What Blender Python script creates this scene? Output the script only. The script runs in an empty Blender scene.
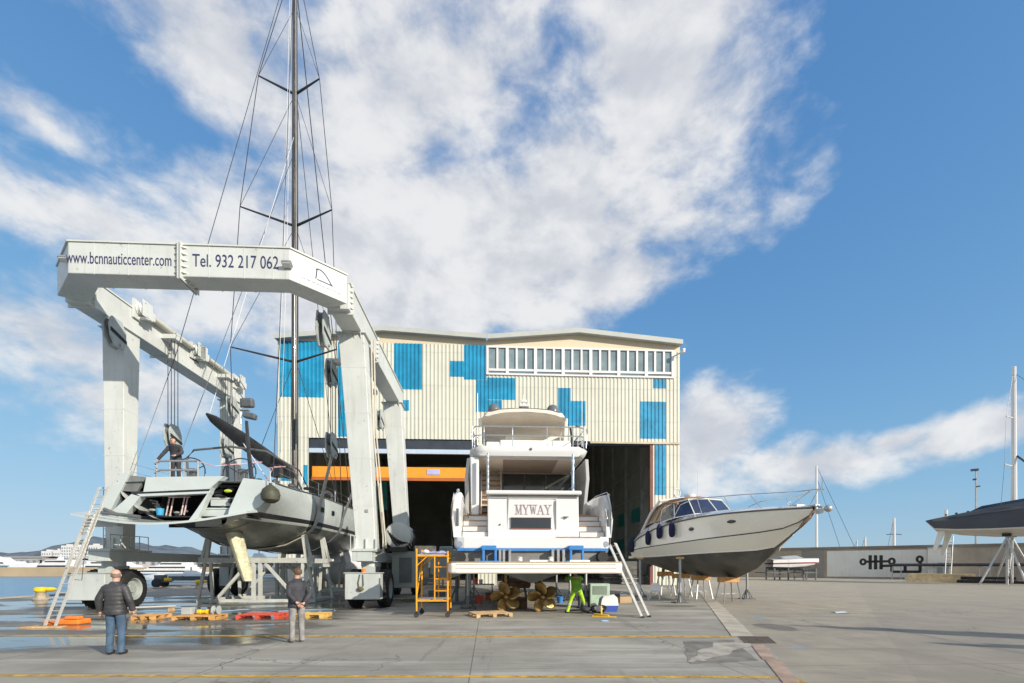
import bpy, bmesh, math, random
from mathutils import Vector, Matrix, Euler
random.seed(7)
S = bpy.context.scene
COL = S.collection
R = math.radians
F, HZ, CX, CAMH = 480.0, 566.0, 512.0, 1.8       # focal length in pixels, horizon row, centre column, eye height
TH = 0.05                                         # quay direction: the lift, the hall and both big yachts stand square to it

def G(px, py):
    """pixel on the ground -> world x, y"""
    d = F*CAMH/(py-HZ)
    return Vector(((px-CX)/F*d, d, 0))
def W(px, py, d):
    return Vector(((px-CX)/F*d, d, CAMH+(HZ-py)/F*d))
class Frame:
    def __init__(s, x, y, rz=TH, z=0):
        s.loc = Vector((x, y, z)); s.rz = rz
        s.M = Matrix.Translation(s.loc) @ Matrix.Rotation(rz, 4, 'Z'); s.I = s.M.inverted()
    def on(s, px, py, yl):
        """pixel -> local point on the plane local y = yl"""
        c = s.I @ Vector((0, 0, CAMH)); d = (s.I.to_3x3() @ Vector(((px-CX)/F, 1, (HZ-py)/F)))
        t = (yl-c.y)/d.y
        return c+d*t
    def w2l(s, p): return s.I @ Vector(p)

# ------------------------------------------------------------------ materials
MATS = {}
def nd(nt, t, **kw):
    n = nt.nodes.new(t)
    for k, v in kw.items(): setattr(n, k, v)
    return n
def mth(nt, op, a, b=None, c=None, clamp=False):
    n = nt.nodes.new('ShaderNodeMath'); n.operation = op; n.use_clamp = clamp
    for i, v in enumerate((a, b, c)):
        if v is None: continue
        if isinstance(v, (int, float)): n.inputs[i].default_value = v
        else: nt.links.new(v, n.inputs[i])
    return n.outputs[0]
def mixc(nt, fac, a, b, mode='MIX'):
    n = nt.nodes.new('ShaderNodeMix'); n.data_type = 'RGBA'; n.blend_type = mode
    for i, v in ((0, fac), (6, a), (7, b)):
        if isinstance(v, (int, float)): n.inputs[i].default_value = v
        elif isinstance(v, (tuple, list)): n.inputs[i].default_value = (*v[:3], 1)
        else: nt.links.new(v, n.inputs[i])
    return n.outputs[2]
def noise(nt, vec, scale, detail=4, rough=.55, dist=0):
    n = nt.nodes.new('ShaderNodeTexNoise'); n.inputs['Scale'].default_value = scale
    n.inputs['Detail'].default_value = detail; n.inputs['Roughness'].default_value = rough
    n.inputs['Distortion'].default_value = dist
    if vec is not None: nt.links.new(vec, n.inputs['Vector'])
    return n.outputs['Fac']
def rng(nt, v, a, b, c=0, d=1, smooth=True):
    n = nt.nodes.new('ShaderNodeMapRange'); n.interpolation_type = 'SMOOTHSTEP' if smooth else 'LINEAR'
    for i, x in enumerate((v, a, b, c, d)):
        if isinstance(x, (int, float)): n.inputs[i].default_value = x
        else: nt.links.new(x, n.inputs[i])
    return n.outputs[0]
def mapping(nt, vec, sc=(1, 1, 1), rot=(0, 0, 0), loc=(0, 0, 0)):
    n = nt.nodes.new('ShaderNodeMapping'); nt.links.new(vec, n.inputs[0])
    n.inputs['Scale'].default_value = sc; n.inputs['Rotation'].default_value = rot; n.inputs['Location'].default_value = loc
    return n.outputs[0]
def M(name, col=None, rough=.5, metal=0, var=.08, sc=1.5, streak=0, bump=0, bsc=30, spec=.5, grime=(.25, .22, .18), coat=0, wave=0, rust=0):
    if name in MATS: return MATS[name]
    m = bpy.data.materials.new(name); m.use_nodes = True; nt = m.node_tree
    b = nt.nodes['Principled BSDF']
    tc = nd(nt, 'ShaderNodeTexCoord'); o = tc.outputs['Object']
    n1 = noise(nt, o, sc, 5, .6)
    c = mixc(nt, rng(nt, n1, .3, .7, 0, 1), [x*(1-var) for x in col], [min(1, x*(1+var)) for x in col])
    if streak:
        s = noise(nt, mapping(nt, o, (5, 5, .35)), 1.3, 5, .65)
        c = mixc(nt, mth(nt, 'MULTIPLY', rng(nt, s, .5, .8), streak), c, grime)
    if rust:
        s = noise(nt, o, 4.5, 6, .7)
        c = mixc(nt, mth(nt, 'MULTIPLY', rng(nt, s, .62, .72), rust), c, (.2, .075, .025))
    nt.links.new(c, b.inputs['Base Color'])
    r = rng(nt, noise(nt, o, sc*4, 4), .3, .7, max(.02, rough-.08), min(1, rough+.08))
    nt.links.new(r, b.inputs['Roughness'])
    b.inputs['Metallic'].default_value = metal; b.inputs['Specular IOR Level'].default_value = spec
    b.inputs['Coat Weight'].default_value = coat; b.inputs['Coat Roughness'].default_value = .08
    h = None
    if bump: h = (noise(nt, o, bsc, 4), bump, .02)
    if wave:
        w = nd(nt, 'ShaderNodeTexWave', bands_direction='Z'); w.inputs['Scale'].default_value = wave
        w.inputs['Distortion'].default_value = .6; nt.links.new(o, w.inputs['Vector']); h = (w.outputs['Fac'], .55, .02)
    if h:
        bp = nd(nt, 'ShaderNodeBump'); bp.inputs['Strength'].default_value = h[1]; bp.inputs['Distance'].default_value = h[2]
        nt.links.new(h[0], bp.inputs['Height']); nt.links.new(bp.outputs[0], b.inputs['Normal'])
    MATS[name] = m
    return m
def glass(name, col=(.02, .03, .035), rough=.04):
    return M(name, col, rough, 0, .2, .8, spec=.8)

white_paint = M('lift white paint', (.585, .61, .585), .42, 0, .07, .7, streak=.5, grime=(.36, .34, .27), rust=.75)
white_paint2 = M('carriage grey paint', (.5, .54, .52), .45, 0, .07, .9, streak=.35, rust=.5)
dark_grey = M('dark grey paint', (.10, .11, .115), .5, 0, .15, 2, streak=.3)
gel_white = M('white gelcoat', (.69, .69, .685), .2, 0, .02, .8, coat=.5)
gel_shade = M('ivory gelcoat', (.90, .87, .77), .2, 0, .008, .8, coat=.4)
gel_grey = M('silver grey gelcoat', (.52, .57, .555), .22, 0, .04, .7, coat=.5)
antifoul = M('black antifouling', (.125, .135, .12), .35, 0, .5, .9, streak=.5, grime=(.16, .17, .13), bump=.3)
antifoul2 = M('worn grey antifouling', (.2, .2, .195), .65, 0, .25, 1.2, streak=.4)
blackm = M('black rubber', (.018, .018, .019), .65, 0, .3, 3, bump=.2)
carbon = M('black carbon', (.02, .021, .024), .3, 0, .3, 2, coat=.3)
mast_m = M('carbon mast', (.06, .052, .045), .28, .2, .3, .6, coat=.4)
steel = M('galvanised steel', (.42, .43, .43), .42, .6, .12, 3, streak=.2)
cradle_m = M('cradle pale steel paint', (.52, .54, .50), .55, 0, .12, 2, streak=.45, rust=1)
chrome = M('stainless tube', (.7, .71, .72), .18, 1, .03, 2)
alu = M('ladder aluminium', (.66, .64, .58), .38, .5, .08, 3, rust=.2)
teak = M('teak', (.36, .22, .12), .6, 0, .2, 5, bump=.2)
tan = M('beige liner', (.74, .66, .56), .55, 0, .06, 2)
brownpanel = M('taupe liner panel', (.36, .29, .235), .5, 0, .08, 2)
wood = M('pale wood', (.5, .34, .18), .75, 0, .25, 4, bump=.3)
orange_wood = M('pallet wood', (.60, .33, .11), .75, 0, .25, 4, bump=.3)
red_paint = M('red pallet paint', (.62, .09, .05), .6, 0, .15, 4)
orange_p = M('orange plastic', (.85, .22, .03), .5, 0, .1, 4)
yellow_p = M('yellow paint', (.85, .52, .02), .45, 0, .1, 4, rust=.4)
scaf_y = M('scaffold yellow', (.78, .34, .012), .45, 0, .15, 5, rust=.7)
crane_o = M('overhead crane orange', (.85, .33, .03), .45, 0, .06, 1)
blue_tape = M('blue masking film', (.04, .20, .50), .5, 0, .1, 4)
dglass = glass('dark window glass')
cab_glass = glass('smoked door glass', (.05, .055, .05), .05)
bronze = M('bronze', (.36, .235, .085), .42, .6, .35, 5, streak=.2)
cream = M('cream cladding', (.61, .605, .515), .5, 0, .06, .35, streak=.35, grime=(.52, .47, .35))
blue_c = M('blue cladding', (.010, .245, .43), .42, 0, .20, .6, streak=.35, grime=(.02, .3, .5))
fascia = M('ivory fascia', (.68, .58, .41), .6, 0, .04, .3)
trim_m = M('pale roof trim', (.46, .48, .45), .5, 0, .05, .5)
win_frame = M('white window frame', (.80, .77, .76), .4, 0, .03, 2)
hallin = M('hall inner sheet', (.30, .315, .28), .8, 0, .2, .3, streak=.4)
hallwin = glass('hall window glass', (.20, .26, .28), .08)
tealg = M('teal translucent sheet', (.03, .24, .22), .35, 0, .2, 1)
belt = M('sling webbing', (.56, .53, .45), .85, 0, .12, 5, bump=.4, bsc=60, streak=.3)
greybelt = M('grey sling webbing', (.17, .18, .19), .85, 0, .12, 5, bump=.4, bsc=60)
wire = M('wire rope', (.10, .10, .10), .5, .4, .2, 8)
whitewire = M('white rope', (.65, .65, .62), .8, 0, .1, 8)
rudder_m = M('mottled rudder', (.55, .53, .36), .7, 0, .22, 7, bump=.3)
navy_f = M('navy fender cover', (.012, .016, .06), .9, 0, .2, 6, bump=.4)
canvas_b = M('brown canvas', (.30, .17, .09), .85, 0, .12, 3, bump=.3)
clearv = glass('tinted clear vinyl', (.035, .045, .085), .08)
tarp_w = M('white tarpaulin', (.72, .72, .72), .6, 0, .06, 2, bump=.6, bsc=4)
skin_m = M('skin', (.56, .33, .24), .55, 0, .06, 9)
letter = M('dark blue lettering', (.03, .035, .11), .5, 0, .05, 5)
letter_r = M('rose lettering', (.42, .30, .30), .4, 0, .05, 5)
blackp = M('black wall paint', (.02, .02, .022), .6, 0, .1, 5)

# ------------------------------------------------------------------ mesh builder
class MB:
    def __init__(s): s.bm = bmesh.new(); s.mi = 0
    def _f(s, vs):
        try:
            f = s.bm.faces.new(vs); f.material_index = s.mi; return f
        except ValueError: return None
    def box(s, x0, x1, y0, y1, z0, z1, M4=None):
        ps = [(x, y, z) for z in (z0, z1) for y in (y0, y1) for x in (x0, x1)]
        v = [s.bm.verts.new(M4 @ Vector(p) if M4 else p) for p in ps]
        for q in ((0, 2, 3, 1), (4, 5, 7, 6), (0, 1, 5, 4), (2, 6, 7, 3), (0, 4, 6, 2), (1, 3, 7, 5)): s._f([v[i] for i in q])
        return s
    def cbox(s, c, sz, rz=0, rx=0, ry=0):
        m = Matrix.Translation(c) @ Euler((rx, ry, rz)).to_matrix().to_4x4()
        x, y, z = [k/2 for k in sz]
        return s.box(-x, x, -y, y, -z, z, m)
    def prism(s, poly, vec, M4=None):
        """polygon (3-D points) extruded along vec"""
        vec = Vector(vec)
        a = [s.bm.verts.new(M4 @ Vector(p) if M4 else Vector(p)) for p in poly]
        b = [s.bm.verts.new((M4 @ (Vector(p)+vec)) if M4 else Vector(p)+vec) for p in poly]
        n = len(a); s._f(a[::-1]); s._f(b)
        for i in range(n): s._f([a[i], a[(i+1) % n], b[(i+1) % n], b[i]])
        return s
    def bar(s, p, q, w, h=None, up=(0, 0, 1)):
        """rectangular bar between two points"""
        p, q = Vector(p), Vector(q); h = h or w
        d = (q-p).normalized(); u = Vector(up)
        if abs(d.dot(u)) > .98: u = Vector((0, 1, 0))
        r = d.cross(u).normalized(); u = r.cross(d).normalized()
        c = [(-1, -1), (1, -1), (1, 1), (-1, 1)]
        a = [s.bm.verts.new(p+r*i*w/2+u*j*h/2) for i, j in c]; b = [s.bm.verts.new(q+r*i*w/2+u*j*h/2) for i, j in c]
        s._f(a[::-1]); s._f(b)
        for i in range(4): s._f([a[i], a[(i+1) % 4], b[(i+1) % 4], b[i]])
        return s
    def tube(s, pts, r, n=8, r2=None, cap=True):
        pts = [Vector(p) for p in pts]; rings = []; m = len(pts)
        for i, p in enumerate(pts):
            d = (pts[min(i+1, m-1)]-pts[max(i-1, 0)]).normalized()
            u = Vector((0, 0, 1)) if abs(d.z) < .95 else Vector((1, 0, 0))
            a = d.cross(u).normalized(); b = a.cross(d).normalized()
            rr = r if r2 is None else r+(r2-r)*i/(m-1)
            rings.append([s.bm.verts.new(p+(a*math.cos(2*math.pi*k/n)+b*math.sin(2*math.pi*k/n))*rr) for k in range(n)])
        for i in range(m-1):
            for k in range(n): s._f([rings[i][k], rings[i][(k+1) % n], rings[i+1][(k+1) % n], rings[i+1][k]])
        if cap: s._f(rings[0][::-1]); s._f(rings[-1])
        return s
    def lathe(s, prof, n=20, M4=None, cap=True):
        """profile (r, z) turned round local z"""
        M4 = M4 or Matrix(); rings = []
        for r, z in prof:
            if r < 1e-5: rings.append([s.bm.verts.new(M4 @ Vector((0, 0, z)))])
            else: rings.append([s.bm.verts.new(M4 @ Vector((r*math.cos(2*math.pi*k/n), r*math.sin(2*math.pi*k/n), z))) for k in range(n)])
        for a, b in zip(rings, rings[1:]):
            for k in range(n):
                if len(a) == 1 and len(b) == 1: continue
                if len(a) == 1: s._f([a[0], b[k], b[(k+1) % n]])
                elif len(b) == 1: s._f([a[k], a[(k+1) % n], b[0]])
                else: s._f([a[k], a[(k+1) % n], b[(k+1) % n], b[k]])
        if cap and len(rings[0]) > 1: s._f(rings[0][::-1])
        if cap and len(rings[-1]) > 1: s._f(rings[-1])
        return s
    def ell(s, c, rad, n=14, rot=None):
        m = Matrix.Translation(c) @ (rot.to_4x4() if rot else Matrix()) @ Matrix.Diagonal((*rad, 1))
        k = max(5, n//2)
        return s.lathe([(math.sin(math.pi*i/k), -math.cos(math.pi*i/k)) for i in range(k+1)], n, m)
    def loft(s, rings, closed=False, mats=None, caps=(False, False)):
        """rings of 3-D points, same count each"""
        V = [[s.bm.verts.new(p) for p in rg] for rg in rings]; n = len(V[0])
        for a, b in zip(V, V[1:]):
            for k in range(n if closed else n-1):
                if mats: s.mi = mats[k]
                s._f([a[k], a[(k+1) % n], b[(k+1) % n], b[k]])
        if caps[0]: s._f(V[0][::-1])
        if caps[1]: s._f(V[-1])
        return s
    def build(s, name, mat, parent=None, smooth=False, bevel=0, M4=None, seg=2, merge=False, angle=35):
        bm = s.bm
        if merge: bmesh.ops.remove_doubles(bm, verts=bm.verts, dist=.0005)
        if M4: bmesh.ops.transform(bm, matrix=M4, verts=bm.verts)
        bmesh.ops.recalc_face_normals(bm, faces=bm.faces)
        me = bpy.data.meshes.new(name); bm.to_mesh(me); bm.free()
        for m in (mat if isinstance(mat, (list, tuple)) else [mat]): me.materials.append(m)
        if smooth:
            for p in me.polygons: p.use_smooth = True
            me.set_sharp_from_angle(angle=R(angle))
        o = bpy.data.objects.new(name, me); COL.objects.link(o)
        if parent: o.parent = parent
        if bevel:
            b = o.modifiers.new('bevel', 'BEVEL'); b.width = bevel; b.segments = seg; b.limit_method = 'ANGLE'; b.angle_limit = R(40)
            b.harden_normals = False
        return o
def tag(o, label=None, cat=None, group=None, kind=None):
    for k, v in (('label', label), ('category', cat), ('group', group), ('kind', kind)):
        if v: o[k] = v
    return o
def thing(name, label, cat, fr, group=None):
    o = bpy.data.objects.new(name, None); COL.objects.link(o)
    o.empty_display_size = .2
    o.location = fr.loc; o.rotation_euler = (0, 0, fr.rz)
    return tag(o, label, cat, group)
def kids(o): return [c for c in bpy.data.objects if c.parent == o]
def dup(o, loc, rz, label=None):
    r = o.copy(); COL.objects.link(r); r.location = loc; r.rotation_euler = (0, 0, rz)
    if label: r['label'] = label
    def rec(src, dst):
        for ch in kids(src):
            c = ch.copy(); COL.objects.link(c); c.parent = dst; rec(ch, c)
    rec(o, r)
    return r
def text_obj(txt, name, mat, parent, M4, width, height=None, depth=.004):
    """letters facing local -y, lower left corner at M4's origin"""
    cu = bpy.data.curves.new(name, 'FONT'); cu.body = txt; cu.size = 1; cu.extrude = depth
    t = bpy.data.objects.new(name+'_tmp', cu); COL.objects.link(t)
    dg = bpy.context.evaluated_depsgraph_get()
    me = bpy.data.meshes.new_from_object(t.evaluated_get(dg)); bpy.data.objects.remove(t)
    xs = [v.co.x for v in me.vertices]; ys = [v.co.y for v in me.vertices]
    sx = width/(max(xs)-min(xs)); sy = (height/(max(ys)-min(ys))) if height else sx
    A = Matrix.Rotation(R(90), 4, 'X') @ Matrix.Diagonal((sx, sy, 1, 1)) @ Matrix.Translation((-min(xs), -min(ys), 0))
    me.transform(M4 @ A); me.name = name
    me.materials.clear(); me.materials.append(mat)
    o = bpy.data.objects.new(name, me); COL.objects.link(o); o.parent = parent
    return o
def skin_mesh(verts, edges, radii, sub=2, root=0):
    me = bpy.data.meshes.new('skin_tmp'); me.from_pydata(verts, edges, [])
    o = bpy.data.objects.new('skin_tmp', me); COL.objects.link(o)
    sk = o.modifiers.new('s', 'SKIN'); sk.use_smooth_shade = True
    for i, r in enumerate(radii):
        d = me.skin_vertices[0].data[i]; d.radius = r if isinstance(r, tuple) else (r, r); d.use_root = (i == root)
    su = o.modifiers.new('u', 'SUBSURF'); su.levels = su.render_levels = sub
    bpy.context.view_layer.update()
    dg = bpy.context.evaluated_depsgraph_get()
    r = bpy.data.meshes.new_from_object(o.evaluated_get(dg))
    bpy.data.objects.remove(o); bpy.data.meshes.remove(me)
    return r
def mesh_obj(me, name, mat, parent):
    me.name = name; me.materials.clear(); me.materials.append(mat)
    for p in me.polygons: p.use_smooth = True
    o = bpy.data.objects.new(name, me); COL.objects.link(o); o.parent = parent
    return o
EXPOSURE = 0.70
SUN_E = 3.3
SKY_S = .12
SKY_SAT = 1.0
SKY_CURVE = ((.85, 3.9), (1.55, 4.4), (2.8, 5.0))
SKY_TINT = (1, 1, 1)
CLOUD_B = 3.75
CLOUDS = [(440, 90, 310, 190, 20), (560, 230, 200, 140, 60), (650, 50, 220, 200, 50), (330, 270, 240, 150, 0, 1.1), (470, 240, 240, 150, 0, 1.2), (600, 280, 100, 60, 0), (220, 60, 150, 150, 0, .9), (90, 215, 140, 50, 8, .8), (60, 340, 130, 70, 0, .75), (180, 400, 130, 60, 0, .7), (40, 120, 70, 40, 0, .6),
 (800, 465, 100, 34, 8), (985, 430, 140, 36, 8), (700, 440, 70, 60, 0), (100, 400, 160, 50, 0, .6), (900, 440, 70, 18, 12, .8)]

# unseen banks added behind and above the viewer for fill: direction, angular radius
FILL_CLOUDS = [((-.9, -.35, .45), .75), ((-.2, -.9, .75), .6), ((.0, -.25, 1.0), .55), ((.9, .05, .5), .5), ((-1, .3, .25), .4), ((.3, -1, .15), .5)]
# ------------------------------------------------------------------ camera, sun, sky
cam = bpy.data.cameras.new('camera'); co = bpy.data.objects.new('camera', cam); COL.objects.link(co); S.camera = co
co.location = (0, 0, CAMH); co.rotation_euler = (R(90), 0, 0)
cam.sensor_width = 36; cam.lens = 36*F/1024; cam.shift_y = (HZ-341.5)/1024; cam.clip_start = .1; cam.clip_end = 20000
S.view_settings.view_transform = 'Standard'; S.view_settings.look = 'None'; S.view_settings.gamma = 1
S.view_settings.exposure = EXPOSURE
ELEV = R(23); SUN = Vector((.78*math.cos(ELEV), -.63*math.cos(ELEV), math.sin(ELEV))).normalized()
sl = bpy.data.lights.new('sun', 'SUN'); sl.energy = SUN_E; sl.angle = R(.5); sl.color = (1, .91, .78)
so = bpy.data.objects.new('sun', sl); COL.objects.link(so); so.rotation_euler = (-SUN).to_track_quat('-Z', 'Y').to_euler(); so.location = (20, -20, 30)

w = bpy.data.worlds.new('World'); S.world = w; w.use_nodes = True; nt = w.node_tree
bg = nt.nodes['Background']
sky = nd(nt, 'ShaderNodeTexSky', sky_type='NISHITA', sun_disc=False)
sky.sun_elevation = ELEV; sky.sun_rotation = math.atan2(.78, -.63); sky.air_density = 1.0; sky.dust_density = .3; sky.ozone_density = 2.5
tc = nd(nt, 'ShaderNodeTexCoord'); D = tc.outputs['Generated']
def vdot(a, v):
    n = nd(nt, 'ShaderNodeVectorMath', operation='DOT_PRODUCT'); nt.links.new(a, n.inputs[0]); n.inputs[1].default_value = v; return n.outputs['Value']
def vsub(a, v):
    n = nd(nt, 'ShaderNodeVectorMath', operation='SUBTRACT'); nt.links.new(a, n.inputs[0]); n.inputs[1].default_value = v; return n.outputs[0]
def ddir(px, py): return Vector(((px-CX)/F, 1, (HZ-py)/F)).normalized()
sep = nd(nt, 'ShaderNodeSeparateXYZ'); nt.links.new(D, sep.inputs[0])
def cloud_blob(px, py, rx, ry, rot, gain=1):
    """an elliptical bank of cloud round a compass direction: 1 in the middle, 0 at its rim, falling below"""
    c = ddir(px, py); ca, sa = math.cos(R(rot)), math.sin(R(rot))
    a = ddir(px+rx*ca*.2, py-rx*sa*.2)-c; b = ddir(px-ry*sa*.2, py-ry*ca*.2)-c
    la, lb = a.length*5, b.length*5; a.normalize(); b.normalize()
    d = vsub(D, c); cx = nd(nt, 'ShaderNodeCombineXYZ')
    nt.links.new(vdot(d, a/la), cx.inputs[0]); nt.links.new(vdot(d, b/lb), cx.inputs[1]); nt.links.new(vdot(d, c/.8), cx.inputs[2])
    ln = nd(nt, 'ShaderNodeVectorMath', operation='LENGTH'); nt.links.new(cx.outputs[0], ln.inputs[0])
    return mth(nt, 'MULTIPLY', mth(nt, 'SUBTRACT', 1.0, ln.outputs['Value']), gain)
acc = None
for b in CLOUDS:
    v = cloud_blob(*b); acc = v if acc is None else mth(nt, 'MAXIMUM', acc, v)
for c_, r_ in FILL_CLOUDS:
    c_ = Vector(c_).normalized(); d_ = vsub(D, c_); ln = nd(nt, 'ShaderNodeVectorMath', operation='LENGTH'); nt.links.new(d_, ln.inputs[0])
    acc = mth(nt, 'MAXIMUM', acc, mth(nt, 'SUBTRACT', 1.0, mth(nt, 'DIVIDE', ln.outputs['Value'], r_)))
acc = mth(nt, 'MAXIMUM', acc, -.6)
# cloud sheet coordinates: the direction carried up to a flat layer, so banks shrink towards the horizon
zz = mth(nt, 'ADD', mth(nt, 'MULTIPLY', mth(nt, 'MAXIMUM', sep.outputs[2], 0), .12), .80)
px_ = nd(nt, 'ShaderNodeCombineXYZ')
nt.links.new(mth(nt, 'DIVIDE', sep.outputs[0], zz), px_.inputs[0]); nt.links.new(mth(nt, 'DIVIDE', sep.outputs[1], zz), px_.inputs[1])
nt.links.new(mth(nt, 'MULTIPLY', sep.outputs[2], 1.9), px_.inputs[2])
P_ = px_.outputs[0]
n_big = noise(nt, P_, 3.1, 9, .57, .2)
n_fine = noise(nt, P_, 10, 8, .58, .2)
shape = mth(nt, 'ADD', mth(nt, 'MULTIPLY', acc, .95), mth(nt, 'ADD', mth(nt, 'MULTIPLY', mth(nt, 'SUBTRACT', n_big, .5), 1.75), mth(nt, 'MULTIPLY', mth(nt, 'SUBTRACT', n_fine, .5), 1.0)))
dens = rng(nt, shape, .0, .62)
n_sh = noise(nt, mapping(nt, P_, loc=(.06, -.04, .06)), 3.1, 9, .57, .2)
lit = rng(nt, mth(nt, 'ADD', mth(nt, 'MULTIPLY', mth(nt, 'SUBTRACT', n_big, n_sh), 2.0), mth(nt, 'MULTIPLY', mth(nt, 'SUBTRACT', n_fine, .5), 1.1)), -.32, .32)
thick = rng(nt, shape, .5, 1.3)
c_sh = mixc(nt, thick, (.86, .89, .96), (.74, .775, .86))
ccol = mixc(nt, lit, c_sh, (1.20, 1.20, 1.20))
cm = nd(nt, 'ShaderNodeVectorMath', operation='SCALE'); nt.links.new(ccol, cm.inputs[0]); cm.inputs['Scale'].default_value = CLOUD_B
# film-like shoulder on the bright horizon, channel by channel
sr = nd(nt, 'ShaderNodeSeparateColor'); nt.links.new(sky.outputs[0], sr.inputs[0]); cr = nd(nt, 'ShaderNodeCombineColor')
for i, (g_, m_s) in enumerate(SKY_CURVE):
    gx_ = mth(nt, 'MULTIPLY', sr.outputs[i], g_); nt.links.new(mth(nt, 'DIVIDE', gx_, mth(nt, 'ADD', 1.0, mth(nt, 'DIVIDE', gx_, m_s))), cr.inputs[i])
hue = nd(nt, 'ShaderNodeHueSaturation'); hue.inputs['Saturation'].default_value = SKY_SAT; nt.links.new(cr.outputs[0], hue.inputs['Color'])
skyc = mixc(nt, 1.0, hue.outputs[0], SKY_TINT, 'MULTIPLY')
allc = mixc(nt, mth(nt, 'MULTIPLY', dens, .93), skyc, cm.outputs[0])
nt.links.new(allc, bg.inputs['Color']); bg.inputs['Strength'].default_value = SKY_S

# ------------------------------------------------------------------ ground, water
def rough_poly(pts, amp, seed, n=9):
    rt = random.Random(seed); out = []
    for a, c in zip(pts, pts[1:]+pts[:1]):
        for k in range(n):
            p = a.lerp(c, k/n); out.append(p+Vector((rt.uniform(-amp, amp), rt.uniform(-amp, amp), 0)))
    return out
def ground_mat():
    m = bpy.data.materials.new('yard concrete'); m.use_nodes = True; nt = m.node_tree; b = nt.nodes['Principled BSDF']
    tc = nd(nt, 'ShaderNodeTexCoord'); o = tc.outputs['Object']; sp = nd(nt, 'ShaderNodeSeparateXYZ'); nt.links.new(o, sp.inputs[0])
    X, Y = sp.outputs[0], sp.outputs[1]
    big = noise(nt, o, .12, 6, .6); mid = noise(nt, o, .7, 7, .62, .3); fine = noise(nt, o, 9, 6, .7); grit = noise(nt, o, 60, 3, .6)
    sw = noise(nt, mapping(nt, o, (.25, 1.6, 1), (0, 0, .15)), .8, 6, .65)       # tyre and sweep streaks across the yard
    c = mixc(nt, rng(nt, big, .35, .65), (.265, .25, .212), (.345, .325, .277))
    c = mixc(nt, mth(nt, 'MULTIPLY', rng(nt, mid, .42, .68), .6), c, (.20, .185, .155))
    c = mixc(nt, mth(nt, 'MULTIPLY', rng(nt, sw, .48, .66), .55), c, (.49, .465, .41))
    # asphalt field right of the drain strip
    e = mth(nt, 'SUBTRACT', X, mth(nt, 'ADD', mth(nt, 'MULTIPLY', Y, .349), 1.95))
    e2 = mth(nt, 'ADD', e, mth(nt, 'MULTIPLY', mth(nt, 'SUBTRACT', fine, .5), .1))
    asp = mth(nt, 'GREATER_THAN', e2, .0)
    ac = mixc(nt, rng(nt, mid, .35, .65), (.345, .305, .238), (.262, .235, .19))
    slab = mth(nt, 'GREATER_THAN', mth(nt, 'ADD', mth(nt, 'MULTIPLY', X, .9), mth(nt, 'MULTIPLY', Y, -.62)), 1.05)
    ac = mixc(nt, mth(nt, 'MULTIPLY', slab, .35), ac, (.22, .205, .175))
    far_pale = rng(nt, Y, 12, 32)  # asphalt colour turns paler with distance
    ac = mixc(nt, mth(nt, 'MULTIPLY', far_pale, .4), ac, (.45, .39, .295))
    tr = noise(nt, mapping(nt, o, (.9, .07, 1), (0, 0, .42)), 1.4, 5, .7); tr2 = noise(nt, mapping(nt, o, (.06, 1.5, 1), (0, 0, .1)), 1.2, 5, .7)
    tyres = mth(nt, 'MAXIMUM', rng(nt, tr, .57, .66), rng(nt, tr2, .58, .68))
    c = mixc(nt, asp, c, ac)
    c = mixc(nt, mth(nt, 'MULTIPLY', tyres, .42), c, (.135, .125, .11))
    oil = rng(nt, noise(nt, o, 1.9, 4, .5), .70, .76); c = mixc(nt, mth(nt, 'MULTIPLY', oil, .6), c, (.07, .062, .05))
    c = mixc(nt, mth(nt, 'MULTIPLY', rng(nt, fine, .56, .74), .35), c, (.12, .11, .095))
    c = mixc(nt, mth(nt, 'MULTIPLY', rng(nt, grit, .55, .75), .3), c, (.46, .44, .40))
    # slab joints and cracks
    br = nd(nt, 'ShaderNodeTexBrick'); br.offset = .0; br.inputs['Scale'].default_value = .22; br.inputs['Mortar Size'].default_value = .0022
    br.inputs['Brick Width'].default_value = 1; br.inputs['Row Height'].default_value = 1
    nt.links.new(mapping(nt, o, rot=(0, 0, -TH), loc=(.3, .7, 0)), br.inputs['Vector'])
    c = mixc(nt, mth(nt, 'MULTIPLY', br.outputs['Fac'], .75), c, (.07, .065, .06))
    vo = nd(nt, 'ShaderNodeTexVoronoi', feature='DISTANCE_TO_EDGE'); vo.inputs['Scale'].default_value = .16
    wob = nd(nt, 'ShaderNodeVectorMath', operation='ADD'); nt.links.new(o, wob.inputs[0])
    nn = nd(nt, 'ShaderNodeTexNoise'); nn.inputs['Scale'].default_value = .9; nn.inputs['Detail'].default_value = 6; nt.links.new(o, nn.inputs['Vector'])
    sc = nd(nt, 'ShaderNodeVectorMath', operation='SCALE'); nt.links.new(nn.outputs['Color'], sc.inputs[0]); sc.inputs['Scale'].default_value = 2.2
    nt.links.new(sc.outputs[0], wob.inputs[1]); nt.links.new(wob.outputs[0], vo.inputs['Vector'])
    crack = mth(nt, 'MULTIPLY', mth(nt, 'LESS_THAN', vo.outputs['Distance'], .0026), rng(nt, noise(nt, o, .3, 2), .5, .56))
    c = mixc(nt, mth(nt, 'MULTIPLY', crack, .55), c, (.05, .045, .04))
    # wash-down water lying on the left of the yard
    wetn = noise(nt, mapping(nt, o, (.33, 1.0, 1), (0, 0, .12)), .55, 6, .62, .4)
    wx = rng(nt, X, -7.5, -1.5, 1, 0); wy = mth(nt, 'MULTIPLY', rng(nt, Y, 8.6, 10.6), rng(nt, Y, 27, 38, 1, 0))
    area = mth(nt, 'MULTIPLY', wx, wy)
    wet = rng(nt, mth(nt, 'ADD', wetn, mth(nt, 'MULTIPLY', mth(nt, 'SUBTRACT', area, 1), .75)), .43, .54)
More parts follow.
